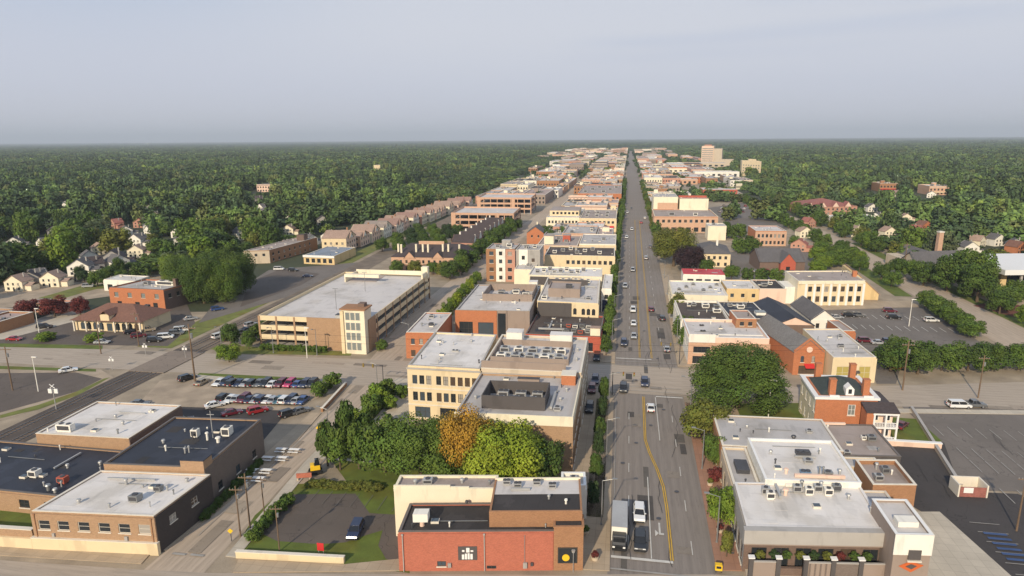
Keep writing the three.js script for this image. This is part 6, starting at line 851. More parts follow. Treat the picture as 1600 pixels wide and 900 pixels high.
for (const [k, x, y, t, wv] of [['white', 157, 346, 0.4, 'leftmost of the hillock cluster in the left woods'], ['brick', 173, 356, -0.5, 'at the front of the cluster in the left woods'], ['white', 187, 370, 0.7, 'lowest of the cluster in the left woods'], ['brick', 209, 356, 0.3, 'in the middle of the cluster in the left woods'], ['white', 226, 368, -0.4, 'on the right of the cluster in the left woods'], ['cream', 234, 345, 0.6, 'above the right of the cluster in the left woods'], ['white', 256, 338, 0.2, 'alone to the right of the woods cluster'], ['white', 345, 342, 1.0, 'between dense trees left of centre'], ['cream', 296, 312, 0.5, 'deep in the left woods'], ['white', 273, 384, 0.7, 'just above the big roadside trees'], ['white', 58, 389, -0.3, 'near the left edge under dark trees'], ['white', 10, 389, 0.5, 'at the far left edge in the woods'], ['grey', 75, 371, 0.8, 'near the left edge among dark trees'], ['cream', 200, 403, 0.3, 'half hidden left of the big roadside trees'], ['grey', 231, 393, -0.6, 'half hidden behind the big roadside trees'], ['cream', 9, 455, 0.1, 'nearest the left edge by the lots'], ['grey', 30, 450, 0.6, 'second from the left edge by the lots'], ['white', 43, 443, -0.5, 'third from the left edge by the lots'], ['cream', 64, 449, 0.2, 'fourth from the left edge by the lots'], ['white', 411, 336, 0.8, 'right one of a pair in the woods left of the townhouses'], ['white', 402, 330, -0.4, 'left one of a pair in the woods left of the townhouses'], ['white', 447, 343, 0.3, 'standing alone left of the townhouse row'], ['grey', 496, 352, 0.5, 'close to the end of the townhouse row'], ['white', 502, 378, 0.2, 'beside the yellow end townhouse'], ['white', 481, 385, 1.2, 'between the bank and the brown building'], ['cream', 432, 396, 0.4, 'by the brown brick building'],
  ['cream', 1399, 308, 0.4, 'far in the right woods'], ['white', 1448, 309, -0.3, 'far right of centre in the right woods'], ['white', 1489, 332, 0.9, 'in a gap of the right woods'], ['orange', 1441, 362, 0.5, 'behind the church tower'], ['white', 1356, 331, 0.2, 'upper of two beside the diagonal street'], ['white', 1358, 346, -0.7, 'lower of two beside the diagonal street'], ['cream', 1330, 370, 0.1, 'with a long pale roof right of the diagonal street'], ['cream', 1382, 372, 0.3, 'behind trees right of the diagonal street'], ['white', 1553, 385, 0.4, 'left of the row at the right edge'], ['white', 1572, 392, -0.3, 'in the row at the right edge'], ['orange', 1588, 398, 0.6, 'near the right edge above the pavilion'], ['cream', 1530, 388, 0.8, 'left of the right edge row behind trees'], ['white', 1506, 398, 0.2, 'beside the grey church roofs'], ['cream', 1250, 372, 0.3, 'by the brick office near the diagonal street'], ['brick', 1235, 392, -0.4, 'by the side lot in the right block'], ['brick', 1262, 356, 0.7, 'near the bend of the diagonal street']]) house(k, x, y, 1, t, wv);

seed = 606;
for (let i = 0; i < 46; i++) { // more houses glimpsed between the crowns
  const left = i % 3 !== 2, n = rr(270, 640), x = left ? rr(-1.05 * n, -225) : rr(165, 0.52 * n + 60); if (!left && n < 345) continue; if (houses.some(([a, b]) => Math.hypot(a - x, b - n) < 22)) continue;
  const k = pick(['white', 'white', 'cream', 'grey', 'brick']), g = copyOf(houseKinds[k].g, `small ${houseKinds[k][2]} glimpsed between crowns of the ${left ? 'left' : 'right'} woods`, x, 0, -n, rr(-1, 1.2), rr(0.7, 0.95), `houses glimpsed in the ${left ? 'left' : 'right'} woods`); houses.push([x, n, 8]);
}
for (let i = 0; i < 10; i++) { const left = i % 2, n = rr(750, 2600), x = left ? rr(-0.95 * n, -320) : rr(210, 0.5 * n); farBlock(x, x + rr(14, 40), n, n + rr(14, 30), rr(9, 14), `in the distant ${left ? 'left' : 'right'} woods`); houses.push([x, n, 20]); }
// ---------- single trees ----------
tree('dome', 'huge round dark green tree on the corner lawn by the right intersection', 27.2, 152, 15, 23.5, leafMat(0.10, 0.162, 0.034));
tree('near', 'olive green tree on the sidewalk corner in front of the huge tree', 17.6, 133, 8.6, 9.5, LEAF.olive); tree('near', 'small green tree against the grey roofed shop wall', 18.2, 122, 6.2, 5, LEAF.mid); tree('near', 'small plum leaved tree beside the corner plaza', 21, 139, 5, 4.4, LEAF.plum); tree('bush', 'reddish shrub under the small green tree on the right sidewalk', 18, 116, 2.6, 3.2, LEAF.maroon); tree('near', 'green street tree beside the white roofed restaurant', 17.2, 101.5, 6.6, 5.6, LEAF.fresh); tree('slim', 'thin street tree near the bottom of the right sidewalk', 16.6, 92.5, 4.6, 2.6, LEAF.olive);
tree('hero', 'tall rust orange autumn tree behind the red brick shop', -27.8, 107, 14.2, 9.4, LEAF.rust); tree('hero', 'bright lime green tree right of the autumn tree', -20.2, 105.4, 12.8, 14.2, LEAF.lime); tree('near', 'dark green tree filling the gap right of the lime tree', -14.4, 107.6, 10, 9, LEAF.deep);
tree('hero', 'wide deep green tree left of the autumn tree', -36.8, 108, 11.4, 13, LEAF.mid); tree('near', 'deep green tree at the left of the wide green tree', -44.5, 109, 10.6, 11, LEAF.mid); tree('near', 'low green tree in front of the wide green tree', -31, 103.6, 8, 8, LEAF.mid);
for (const [i, x, n, h, w] of [[0, -56.6, 109.6, 9.5, 5], [1, -53.4, 108.4, 9, 5.6], [2, -54.5, 114, 12, 6], [3, -50, 109.5, 9.6, 6], [4, -52, 118, 8, 6]]) tree('slim', ['dark columnar tree nearest the left street behind the fenced lot', 'second dark columnar tree behind the fenced lot', 'tallest dark columnar tree at the fenced lot corner', 'dark columnar tree next to the wide green trees', 'dark columnar tree beside the pale terrace'][i], x, n, h, w, [LEAF.deep, LEAF.mid][i % 2]);
[[-57.6, 128, 4.4, 5], [-57.4, 134, 5, 5.4], [-57.8, 140, 5.4, 5.6], [-58, 146, 4.6, 5], [-54.2, 138, 3.4, 4], [-54, 146, 3.2, 4]].forEach(([x, n, h, w], i) => tree('bush', ['shrub', 'leafy bush', 'tall bush', 'dense bush', 'round shrub', 'spreading shrub'][i] + ' on the planted verge, ' + ['first', 'second', 'third', 'fourth', 'inner first', 'inner second'][i] + ' from the pale terrace', x, n, h, w, i % 2 ? LEAF.mid : LEAF.fresh));
tree('bush', 'round clipped bush in the brick planter beside the left street', -74.6, 143, 4, 4.6, LEAF.mid); tree('bush', 'second bush in the brick planter, nearer the cross street', -73.6, 149, 4, 5, LEAF.mid); tree('near', 'small yellowish green tree on the verge in front of the parking deck', -112.5, 163, 5.4, 7, LEAF.fresh);
{ const b = new Bldg('planter_wall', 'curved brown brick planter wall between the parking lot and left street', { A: [-69.9, 134], B: [-69.4, 134], D: [-71.4, 151], h: 0.9, ph: 0, wall: m.brown, category: 'wall' }); b.box('coping', -0.05, b.w + 0.05, 0.9, 1, 0, b.d, m.coping); }
{ const b = new Bldg('garden_wall', 'low cream stone wall along the front of the lawn', { A: [-57.6, 79.9], B: [-40.6, 81.3], D: [-57.6, 80.4], h: 1.1, ph: 0, wall: m.cream, category: 'wall' }); b.box('coping', -0.06, b.w + 0.06, 1.1, 1.22, -0.06, b.d + 0.06, m.coping); }
hedge('dense hedge at the front corner of the fenced parking lot', [[-57.4, 84], [-57.6, 90], [-57, 96]], 2.2, 2, LEAF.mid); hedge('shrub bed along the far edge of the fenced parking lot', [[-57, 101.6], [-49, 102.2], [-43, 102.6]], 1.5, 2.2, LEAF.olive); hedge('dark hedge along the side wall of the lower left offices', [[-68.9, 88], [-69.2, 96], [-70, 108]], 1.7, 1.4, LEAF.deep);
hedge('long dark hedge between the parking deck and the railway', [[-116, 182], [-117, 205], [-118.5, 230], [-121, 258]], 5.4, 5, LEAF.deep); hedge('bushes along the foot of the parking deck front', [[-110, 175.6], [-98, 175.6], [-88, 175.8]], 2, 2.2, LEAF.mid); tree('near', 'small tree at the left corner of the parking deck', -113.6, 175, 6, 4.4, LEAF.mid); tree('bush', 'bush beside the deck stair tower', -72.6, 181, 3.2, 4, LEAF.mid);
[[-173, 229, 17.5, 15], [-164, 226, 18, 15], [-156.5, 229, 17, 13.5], [-184, 240, 15, 14], [-168, 240, 19, 16], [-195, 252, 14, 14], [-159, 243, 17.5, 14]].forEach(([x, n, h, w], i) => tree('giant', ['big green tree at the front left of the roadside grove', 'big green tree at the front of the roadside grove beside the road', 'big green tree at the right end of the roadside grove', 'light green big tree at the left of the roadside grove', 'tallest tree in the middle of the roadside grove', 'big light green tree at the far left of the roadside grove', 'big dark tree at the back right of the roadside grove'][i], x, n, h, w, [LEAF.deep, LEAF.deep, LEAF.mid, LEAF.mid, LEAF.deep, LEAF.fresh, LEAF.deep][i]));
[[-214, 196, 7, 8], [-206, 199, 7.4, 9], [-222, 186, 6.4, 8], [-199, 203, 6.6, 7]].forEach(([x, n, h, w], i) => tree('near', ['maroon leaved tree left of the restaurant, second in its row', 'maroon leaved tree nearest the restaurant', 'maroon leaved tree by the left edge', 'maroon leaved tree behind the others near the restaurant'][i], x, n, h, w, LEAF.maroon));
tree('bush', 'rounded tan green bush at the front of the restaurant lot', -184, 173, 3, 6.4, LEAF.fresh); tree('bush', 'second rounded bush at the front of the restaurant lot', -167, 174.5, 3, 5.6, LEAF.fresh); tree('near', 'dark tree beside the railway crossing lot', -121.5, 178, 7, 6, LEAF.deep);
seed = 313; for (let i = 0; i < 16; i++) { const [hx, hn] = [rr(-285, -208), rr(238, 285)]; if (houses.some(([a, b]) => Math.hypot(a - hx, b - hn) < 8.5)) continue; const h = rr(4, 8.5); tree('near', `${h > 6.5 ? 'taller' : 'small'} tree between the houses at the edge of the left lots, ${['first', 'second', 'third', 'fourth', 'fifth', 'sixth', 'seventh', 'eighth', 'ninth', 'tenth', 'eleventh', 'twelfth', 'thirteenth', 'fourteenth', 'fifteenth', 'sixteenth'][i]}`, hx, hn, h, rr(5, 9), pick([LEAF.deep, LEAF.mid, LEAF.dark]), 'trees between the left edge houses'); }
// rows of street trees
const NTH = (i) => i < 16 ? ['first', 'second', 'third', 'fourth', 'fifth', 'sixth', 'seventh', 'eighth', 'ninth', 'tenth', 'eleventh', 'twelfth', 'thirteenth', 'fourteenth', 'fifteenth', 'sixteenth'][i] : 'number ' + (i + 1), rowTrees = (kind, label, group, list, leafs, near = 1) => list.forEach(([x, n, h, w], i) => tree(kind, near ? `${label}, ${NTH(i)} away` : label, x, n, h, w, leafs[i % leafs.length], group));
[103, 112, 121, 130, 140, 150].forEach((n, i) => tree('slim', `slim tree ${['first', 'second', 'third', 'fourth', 'fifth', 'sixth', 'seventh', 'last'][i]} in the shaded planting strip left of the main street`, -4.2, n, 5 + (i % 3) * 0.8, 3.0 + (i % 2) * 0.7, [LEAF.dark, LEAF.deep][i % 2]));
rowTrees('slim', 'slim street tree on the left sidewalk past the intersection', 'trees along the left sidewalk of the main street', Array.from({ length: 26 }, (_, i) => [-4.9, 186 + i * 12.5, 6.4 + (i % 3), 4.6 + (i % 2)]), [LEAF.deep, LEAF.mid, LEAF.mid]);
[[18.6, 228, 8.4, 8], [19, 205, 8, 7], [19.4, 196, 7, 5.6], [19.6, 243, 6.6, 5]].forEach(([x, n, h, w], i) => tree('near', ['olive tree on the right sidewalk at the brown roofed shop', 'green tree on the right sidewalk beside the white parapet', 'lower green tree on the right sidewalk near the intersection', 'small tree on the right sidewalk by the low white shop'][i], x, n, h, w, [LEAF.olive, LEAF.mid, LEAF.mid, LEAF.olive][i]));
rowTrees('near', 'fresh green young tree in the row right of the left street', 'young trees right of the left street', Array.from({ length: 10 }, (_, i) => [-62 - i * 0.35, 203 + i * 8.2, 5.6, 4.4]), [LEAF.fresh, LEAF.lime, LEAF.mid]);
rowTrees('near', 'dark green tree in the row left of the left street', 'trees left of the left street', Array.from({ length: 16 }, (_, i) => [-79.5 + (i % 2) * 3, 284 + i * 11, 8.4 + (i % 3), 9]), [LEAF.deep, LEAF.mid, LEAF.deep]);
rowTrees('near', 'round green tree in front of the peach townhouse row', 'trees in front of the peach townhouses', [[-108, 292, 6.4, 7], [-99, 293, 6.6, 7.4], [-90, 293, 6, 7], [-83, 288, 7.4, 8]], [LEAF.mid, LEAF.olive]);
rowTrees('near', 'dark green tree in the garden court between the brick and tan townhouses', 'court trees between the townhouses', Array.from({ length: 16 }, (_, i) => [-138 + (i % 4) * 9 + (i % 3), 352 + Math.floor(i / 4) * 22, 8, 8.6]), [LEAF.deep, LEAF.mid, LEAF.dark], 0);
tree('hero', 'broad olive green tree on the right of the main street in the middle distance', 23.5, 330, 19, 20, LEAF.olive); tree('hero', 'dark plum black tree beside the broad olive tree', 30, 312, 13, 15, LEAF.plum); tree('near', 'dark green tree at the foot of the broad olive tree', 37, 308, 8, 8, LEAF.deep); tree('near', 'green tree beside the red canopy', 47, 300, 7, 7, LEAF.mid); tree('near', 'green tree left behind the broad olive tree', 20, 352, 14, 12, LEAF.olive);
[[72, 184, 8.4, 9], [78.5, 183, 9, 9.6], [86, 187, 7.4, 9.4], [93, 188, 7.6, 9.6], [100, 190, 7.4, 9.6], [107, 191, 7.2, 9], [118.5, 196, 9, 10], [127, 198, 9, 10], [75, 190, 8, 8]].forEach(([x, n, h, w], i) => tree('near', ['first tree from the left in the row below the rear lot', 'second tree from the left in the row below the rear lot', 'third tree in the row below the rear lot', 'fourth tree in the row below the rear lot', 'fifth tree in the row below the rear lot', 'sixth tree in the row below the rear lot', 'dark tree at the right edge beyond the lot row', 'farthest right dark tree by the diagonal street', 'tree tucked behind the first of the row below the rear lot'][i], x, n, h, w, [LEAF.deep, LEAF.deep, LEAF.mid][i % 3]));
[[112, 262, 6, 8], [111.6, 254, 6, 8.4], [111, 246, 6, 8.4], [110.4, 238, 6, 8.6], [110, 230, 5.8, 8.4], [109.6, 222, 5.6, 8]].forEach(([x, n, h, w], i) => tree('near', ['farthest', 'second farthest', 'third farthest', 'third nearest', 'second nearest', 'nearest'][i] + ' tree of the clipped row at the right side of the rear lot', x, n, h, w, LEAF.mid));
[[134, 272, 15, 13], [137, 282, 18, 15], [131, 290, 15, 14], [140, 296, 17, 14], [126, 300, 10, 10], [127, 312, 9, 10], [124, 322, 8, 9], [139, 262, 9, 9], [133, 254, 9, 9], [146, 271, 9, 8]].forEach(([x, n, h, w], i) => tree('near', ['tall dense tree left of the pavilion', 'tallest dense tree beside the pavilion', 'dense dark tree by the diagonal street left of the pavilion', 'dense tree behind the pavilion corner', 'tree at the bend near the dark hipped cottage', 'tree before the dark hipped cottage', 'tree beyond the dark hipped cottage', 'lower tree in front of the pavilion trees', 'lowest tree by the road in front of the pavilion', 'small tree beside the yellow pavilion wall'][i], x, n, h, w, [LEAF.deep, LEAF.mid, LEAF.deep, LEAF.mid][i % 4]));
rowTrees('near', 'fresh green tree between the hall and the diagonal street', 'green clump right of the side lot', [[93, 330, 8, 10], [100, 338, 8, 10], [107, 346, 8.4, 10], [97, 352, 8, 9.6], [109, 360, 8, 10], [104, 372, 8, 9], [88, 318, 7, 8], [110, 330, 7, 8]], [LEAF.fresh, LEAF.mid, LEAF.mid]);
rowTrees('mid', 'green tree lining the left edge of the diagonal street', 'trees along the left of the diagonal street', Array.from({ length: 14 }, (_, i) => [113 + (i % 2), 400 + i * 22, 8.4, 9]), [LEAF.mid, LEAF.deep]);
rowTrees('mid', 'green tree lining the right edge of the diagonal street', 'trees along the right of the diagonal street', Array.from({ length: 20 }, (_, i) => [137 + (i % 3) * 2, 335 + i * 18, 9.4, 10]), [LEAF.deep, LEAF.mid, LEAF.olive]);
rowTrees('near', 'bushy tree on the grass verge of the diagonal street', 'verge trees of the diagonal street', [[134.6, 216, 7, 7], [134.4, 228, 7.4, 8], [134.4, 240, 7, 7.4], [112, 296, 7, 8], [113.5, 312, 7.4, 8], [115, 346, 7.4, 8], [116, 362, 7, 8], [117, 382, 7.4, 8], [135.6, 392, 8, 9], [136, 410, 8, 9]], [LEAF.mid, LEAF.deep, LEAF.fresh]);
rowTrees('mid', 'tree standing between the roofs of the right hand blocks', 'trees between right hand roofs', [[60, 300, 6, 7], [66, 300, 6, 7], [54, 300, 6, 6], [62, 380, 8, 8], [70, 378, 8, 8], [64, 372, 8, 8], [66, 430, 9, 9], [72, 436, 9, 9], [64, 446, 9, 9], [96, 398, 7, 7], [71, 396, 7, 7], [57, 276, 5, 6], [63, 279, 4.6, 6], [46, 274, 5, 3], [38, 270, 5, 3], [26, 270, 5, 3], [40, 360, 7, 7], [30, 372, 8, 8]], [LEAF.deep, LEAF.mid], 0);
rowTrees('mid', 'tree right of the main street in the middle distance', 'trees along the right of the main street', Array.from({ length: 22 }, (_, i) => [19.2, 375 + i * 26, 8, 8]), [LEAF.deep, LEAF.olive, LEAF.mid]);
rowTrees('mid', 'tree left of the main street in the hazy distance', 'distant trees left of the main street', Array.from({ length: 18 }, (_, i) => [-5.2, 515 + i * 26, 8, 7]), [LEAF.mid, LEAF.deep]);
rowTrees('near', 'round tree in the clump beside the orange gabled house', 'clump by the orange gabled house', [[-46, 392, 9, 9], [-40, 398, 9, 10], [-50, 410, 9, 10], [-43, 412, 9, 9], [-36, 388, 7, 8]], [LEAF.deep, LEAF.mid]);

// ---------- woods ----------
seed = 777;
const inLot = (x, n) => {
  if (n < 340 && x > -204 && x < 150) return true; if (n >= 340 && n < 640 && x > -176 - (n - 340) * 0.01 && x < 0) return true; if (n >= 300 && n < 520 && x >= 0 && x < 146) return true; if (n < 330 && x >= 140 && x < 192 && n > 250) return true; if (n < 215 && x > -240 && x < 240) return true;
  if (n >= 500 && n < 560 && x > 140 && x < 190) return true; if (n >= 560 && n < 615 && x > 136 && x < 190) return true; if (x > 60 && x < 118 && n > 540 && n < 680) return true; if (x > 112 && x < 136 && n < 1400) return true; if (x > -10 && x < 21 && n < 3400) return true;
  if (n >= 640 && n < 1000 && x > -155 && x < 0) return rnd() < 0.8 || x > -74; if (n >= 1000 && n < 1260 && x > -190 && x < 0) return rnd() < 0.8 || x > -66; if (n >= 1260 && n < 2100 && x > -195 && x < 0) return rnd() < 0.75; if (n >= 2100 && n < 3400 && x > -275 && x < 0) return rnd() < 0.6;
  if (n >= 520 && n < 900 && x >= 0 && x < 66) return rnd() < 0.7; if (n >= 900 && n < 3300 && x >= 0 && x < (n > 1700 ? 182 : 162)) return rnd() < 0.68;
  if (n > 200 && n < 262 && x > -262 && x <= -204) return rnd() < 0.85; return false;
};
const spots = [];
for (let n = 205; n < 1500; n += 12.5) for (let x = -1.2 * n - 40; x < 0.64 * n + 40; x += 12.5) {
  const X = x + rr(-4, 4), N = n + rr(-4, 4); if (rnd() < 0.05 || inLot(X, N)) continue;
  if (vnoise(((X + 5000) / 520) % 1, (N / 520) % 1, 9, 15) > 0.74 && rnd() < 0.7) continue;
  let h = rr(9, 19) * (0.85 + 0.3 * vnoise(Math.abs(X) / 400 % 1, N / 400 % 1, 7, 5)), skip = false;
  for (const [hx, hn, r] of houses) { const d = hn - N; if (d > (hn > 700 ? 190 : 70) || d < -60) continue; const s = X - (hx * N) / hn; if (hn > 700 && d > 0 && Math.abs(s) < r) { h = Math.min(h, 4 + d * 0.02); if (d < 90) { skip = rnd() < 0.6; if (skip) break; } } if (Math.hypot(X - hx, N - hn) < r + 3) { skip = true; break; } if (d > 0 && d < 62 && Math.abs(s) < r * 0.95) { if (d < 34) { skip = rnd() < 0.75; h = Math.min(h, 4.5); } else h = Math.min(h, 7); if (skip) break; } }
  if (X > -300 && X < 190 && N > 640) h = Math.min(h, rr(6, 10));
  if (!skip) spots.push([X, N, h, rr(10.5, 19.5) * (h < 7 ? 0.5 : 1)]);
}
spots.sort((a, b) => a[1] - b[1]);
const leafKinds = [['deep', 'deep green'], ['mid', 'mid green'], ['dark', 'very dark green'], ['olive', 'olive green'], ['fresh', 'light green'], ['grey', 'greyish green']];
let kept = 0; const rest = [];
for (const s of spots) {
  const [x, n, h, w] = s, sx = x / n;
  if (kept < 95 && sx > -1.12 && sx < 0.56) { const q = rnd(), k = q < 0.32 ? 0 : q < 0.6 ? 1 : q < 0.8 ? 2 : q < 0.9 ? 3 : q < 0.96 ? 4 : 5, side = x < 0 ? 'left' : 'right', ev = rnd() < 0.09; kept++;
    const tall = h > 13.5 ? 'tall ' : h < 8 ? 'low ' : ''; if (ev) tree('cone', `pointed dark evergreen in the near edge of the ${side} woods`, x, n, h * 1.05, w * 0.55, LEAF.cone, `evergreens in the near ${side} woods`); else tree('mid', `${tall}${leafKinds[k][1]} tree in the near edge of the ${side} woods`, x, n, h, w, LEAF[leafKinds[k][0]], `${tall}${leafKinds[k][1]} trees in the near ${side} woods`);
  } else rest.push(s);
}
const CFAR = [81, 82, 83].map((s) => crownGeo(s, 14, 620, 0.105, { bot: 0.04 })), CCLUMP = [91, 92].map((s) => crownGeo(s, 20, 420, 0.11, { bot: 0.02, lobe: 0.8 }));
const woodsMat = new THREE.MeshStandardMaterial({ color: 0xffffff, roughness: 0.9, vertexColors: true, side: THREE.DoubleSide });
const tones = [[0.070, 0.120, 0.034], [0.092, 0.150, 0.038], [0.048, 0.084, 0.034], [0.105, 0.132, 0.040], [0.135, 0.192, 0.040], [0.082, 0.122, 0.056]];
const dum = new THREE.Object3D(), colr = new THREE.Color();
function woods(name, label, list, geos) {
  geos.forEach((g, gi) => {
    const sub = list.filter((_, i) => i % geos.length === gi), im = new THREE.InstancedMesh(g, woodsMat, sub.length); im.name = numbered(name); im.castShadow = im.receiveShadow = true;
    sub.forEach(([x, n, h, w, y = 0], i) => { dum.position.set(x, y, -n); dum.rotation.set(0, rr(0, 6.28), 0); dum.scale.set(w, h, w); dum.updateMatrix(); im.setMatrixAt(i, dum.matrix); const q = rnd(), t = tones[q < 0.34 ? 0 : q < 0.6 ? 1 : q < 0.8 ? 2 : q < 0.89 ? 3 : q < 0.95 ? 4 : 5], k = rr(0.75, 1.4) * (0.72 + 0.6 * vnoise(((x + 40000) / 900) % 1, (n / 900) % 1, 7, 3)); colr.setRGB(t[0] * k, t[1] * k, t[2] * k); im.setColorAt(i, colr); });
    tag(im, label, null, null, 'stuff'); scene.add(im);
  });
}
woods('woods', 'dense mixed green woods spreading to both sides of the town', rest, CFAR);
const mids = []; for (let n = 1500; n < 4200; n += 17) for (let x = -1.2 * n; x < 0.60 * n; x += 17) { const X = x + rr(-7, 7), N = n + rr(-7, 7); if (rnd() < 0.06 || inLot(X, N)) continue; if (cleared.some(([hx, hn, r]) => hn - N > -40 && hn - N < 200 && Math.abs(X - (hx * N) / hn) < r)) continue; mids.push([X, N, X > -300 && X < 190 ? rr(7, 11) : rr(11, 21), rr(18, 29)]); }
woods('distant_woods', 'distant woods fading into haze behind the town', mids, CFAR);
const fars = []; for (let n = 4200; n < 29000; n += 22 + (n - 4200) * 0.010) { const st = 46 + (n - 4200) * 0.008; for (let x = -1.2 * n; x < 0.60 * n; x += st) { const X = x + rr(-20, 20); if (rnd() < 0.08) continue; fars.push([X, n + rr(-20, 20), rr(12, 24) * (n > 12000 ? 1.3 : 1), st * rr(1.1, 1.6), -1]); } }
woods('horizon_woods', 'bluish woods along the horizon', fars, CCLUMP);
console.log('woods', rest.length, mids.length, fars.length, 'kept', kept, 'trees', treeCount);
// ---------- vehicles ----------
seed = 99;
const cpx = (kind, color, label, x, y, turn, group) => { const p = P(x, y); return car(kind, color, label, p.x, -p.z, turn, group); };
const N = Math.PI / 2, Sx = -Math.PI / 2;      // facing away from or towards the camera
const ORD = ['first', 'second', 'third', 'fourth', 'fifth', 'sixth', 'seventh', 'eighth', 'ninth', 'tenth', 'eleventh', 'twelfth', 'thirteenth', 'fourteenth', 'fifteenth', 'sixteenth'];
[[316, 600, 'sedan', 'tan'], [343, 601, 'sedan', 'white'], [354, 601, 'suv', 'navy'], [364, 601.5, 'suv', 'black'], [374.5, 602, 'sedan', 'navy'], [385, 602, 'sedan', 'silver'], [395, 602, 'suv', 'black'], [405, 602, 'sedan', 'grey'], [415.5, 602.5, 'suv', 'black'], [427, 603, 'sedan', 'white'], [439, 603, 'suv', 'maroon'], [453, 603, 'suv', 'crimson'], [466, 603, 'sedan', 'blue'], [477, 603.5, 'suv', 'navy'], [488, 603, 'suv', 'black']].forEach(([x, y, k, c], i) => cpx(k, c, `${c} ${k === 'suv' ? 'sport utility car' : 'car'}, ${ORD[i]} from the left in the back row of the gravel lot`, x, y, i % 3 ? Sx : N));
[[350, 625, 'suv', 'black'], [361, 627, 'sedan', 'white'], [371, 626, 'sedan', 'silver'], [381, 627, 'suv', 'maroon'], [391.5, 627, 'sedan', 'navy'], [401, 627.5, 'sedan', 'silver'], [410, 627.5, 'suv', 'navy'], [418.5, 628, 'sedan', 'white'], [428, 628, 'sedan', 'silver'], [437, 628.5, 'sedan', 'teal'], [446, 628.5, 'suv', 'white'], [455, 629, 'suv', 'navy'], [464, 629, 'sedan', 'silver'], [473, 629, 'sedan', 'blue']].forEach(([x, y, k, c], i) => cpx(k, c, `${c} ${k === 'suv' ? 'sport utility car' : 'car'}, ${ORD[i]} from the left in the front row of the gravel lot`, x, y, i % 2 ? Sx : N));
cpx('suv', 'black', 'black car parked alone at an angle at the left end of the gravel lot', 293, 594, 1.1); cpx('sedan', 'white', 'white car pulling diagonally across the dark asphalt lot', 336, 636, 0.85); cpx('sedan', 'maroon', 'maroon car driving across the dark asphalt lot', 363, 648, 0.75); cpx('suv', 'red', 'red car with a pale front turning in the dark asphalt lot', 403, 645, 0.8); cpx('sedan', 'black', 'black car in the shade behind the white roofed warehouse', 287, 660, 0.8); cpx('sedan', 'grey', 'grey car at the far left end of the dark asphalt lot', 218, 634, 0.2); cpx('suv', 'black', 'black car at the right end of the dark asphalt lot', 452, 650, 0.9); cpx('sedan', 'grey', 'grey car beside the black one at the right end of the asphalt lot', 470, 645, 0.9);
// main street
{ const t = thing('box_truck', 'white box truck waiting at the stop line in the curb lane', 'truck', 0.35, 0.06, -95.8, Sx);
  part(t, 'cargo_box', finish(bx(-4.4, 3.2, 0.95, 3.35, -1.2, 1.2)), m.white); part(t, 'box_trim', finish(merge([bx(-4.45, 3.25, 3.35, 3.42, -1.23, 1.23), bx(-4.45, 3.25, 0.88, 0.95, -1.23, 1.23)])), m.metal); part(t, 'cab', finish(profile([[3.25, 0.55], [4.9, 0.55], [4.95, 1.35], [4.75, 1.6], [4.35, 2.5], [3.3, 2.6]], 2.1)), paintMats.black); part(t, 'windscreen', finish(merge([bx(4.45, 4.72, 1.62, 2.38, -0.9, 0.9)])), carGlass); for (const s of [-1, 1]) part(t, 'side_window', finish(bx(3.7, 4.4, 1.65, 2.3, s * 1.05 - 0.02, s * 1.05 + 0.02)), carGlass);
  part(t, 'chassis', finish(bx(-4.3, 5.0, 0.45, 0.88, -0.5, 0.5)), m.black); part(t, 'bumper', finish(bx(4.9, 5.08, 0.4, 0.8, -1.05, 1.05)), m.black); for (const s of [-0.8, 0.8]) part(t, 'headlight', finish(bx(4.9, 5.02, 0.85, 1.1, s - 0.18, s + 0.18)), headMat); for (const s of [-1, 1]) part(t, 'tail_light', finish(bx(-4.5, -4.4, 0.6, 0.85, s * 0.95 - 0.12, s * 0.95 + 0.12)), tailMat); part(t, 'rear_door', finish(merge([bx(-4.46, -4.402, 1.05, 3.25, -1.1, -0.03), bx(-4.46, -4.402, 1.05, 3.25, 0.03, 1.1)])), m.whitePaint);
  for (const x of [-2.6, 4.0]) for (const s of [-1, 1]) { const w = part(t, 'wheel', new THREE.CylinderGeometry(0.46, 0.46, x < 0 ? 0.5 : 0.28, 16).rotateX(Math.PI / 2), tyreMat, V3(x, 0.46, s * 0.92)); part(w, 'rim', new THREE.CylinderGeometry(0.26, 0.26, x < 0 ? 0.52 : 0.3, 12).rotateX(Math.PI / 2), rimMat); } }
const st = (k, c, label, x, n, turn) => car(k, c, label, x, n, turn, null, 0.07);
st('suv', 'white', 'white car beside the box truck, second at the stop line', 3.6, 101.4, Sx); st('suv', 'black', 'black car at the stop line in front of the white car', 3.6, 93.4, Sx); st('sedan', 'white', 'white car waiting in the yellow lined turn lane', 6.9, 147.4, N); st('suv', 'navy', 'dark navy car crossing the intersection', 5.8, 163.5, Sx); 
st('suv', 'black', 'dark car in the curb lane just below the intersection', 0.4, 158.6, Sx);    st('suv', 'navy', 'navy car second at the upper stop line by the curb', 0.2, 197, Sx); st('sedan', 'silver', 'silver car queuing second in the inner lane above the intersection', 3.3, 205, Sx); st('sedan', 'white', 'white car queuing third in the inner lane above the intersection', 3.3, 220, Sx); st('suv', 'white', 'white car queuing fourth in the inner lane above the intersection', 3.2, 238, Sx); st('suv', 'maroon', 'maroon car heading away in the inner right lane', 9.8, 240, N); st('suv', 'black', 'black car heading away in the outer right lane', 13.2, 228, N);  st('sedan', 'silver', 'silver car heading away, nearest above the intersection', 13, 193, N);
const scol = ['white', 'black', 'silver', 'red', 'navy', 'grey', 'white', 'maroon'];
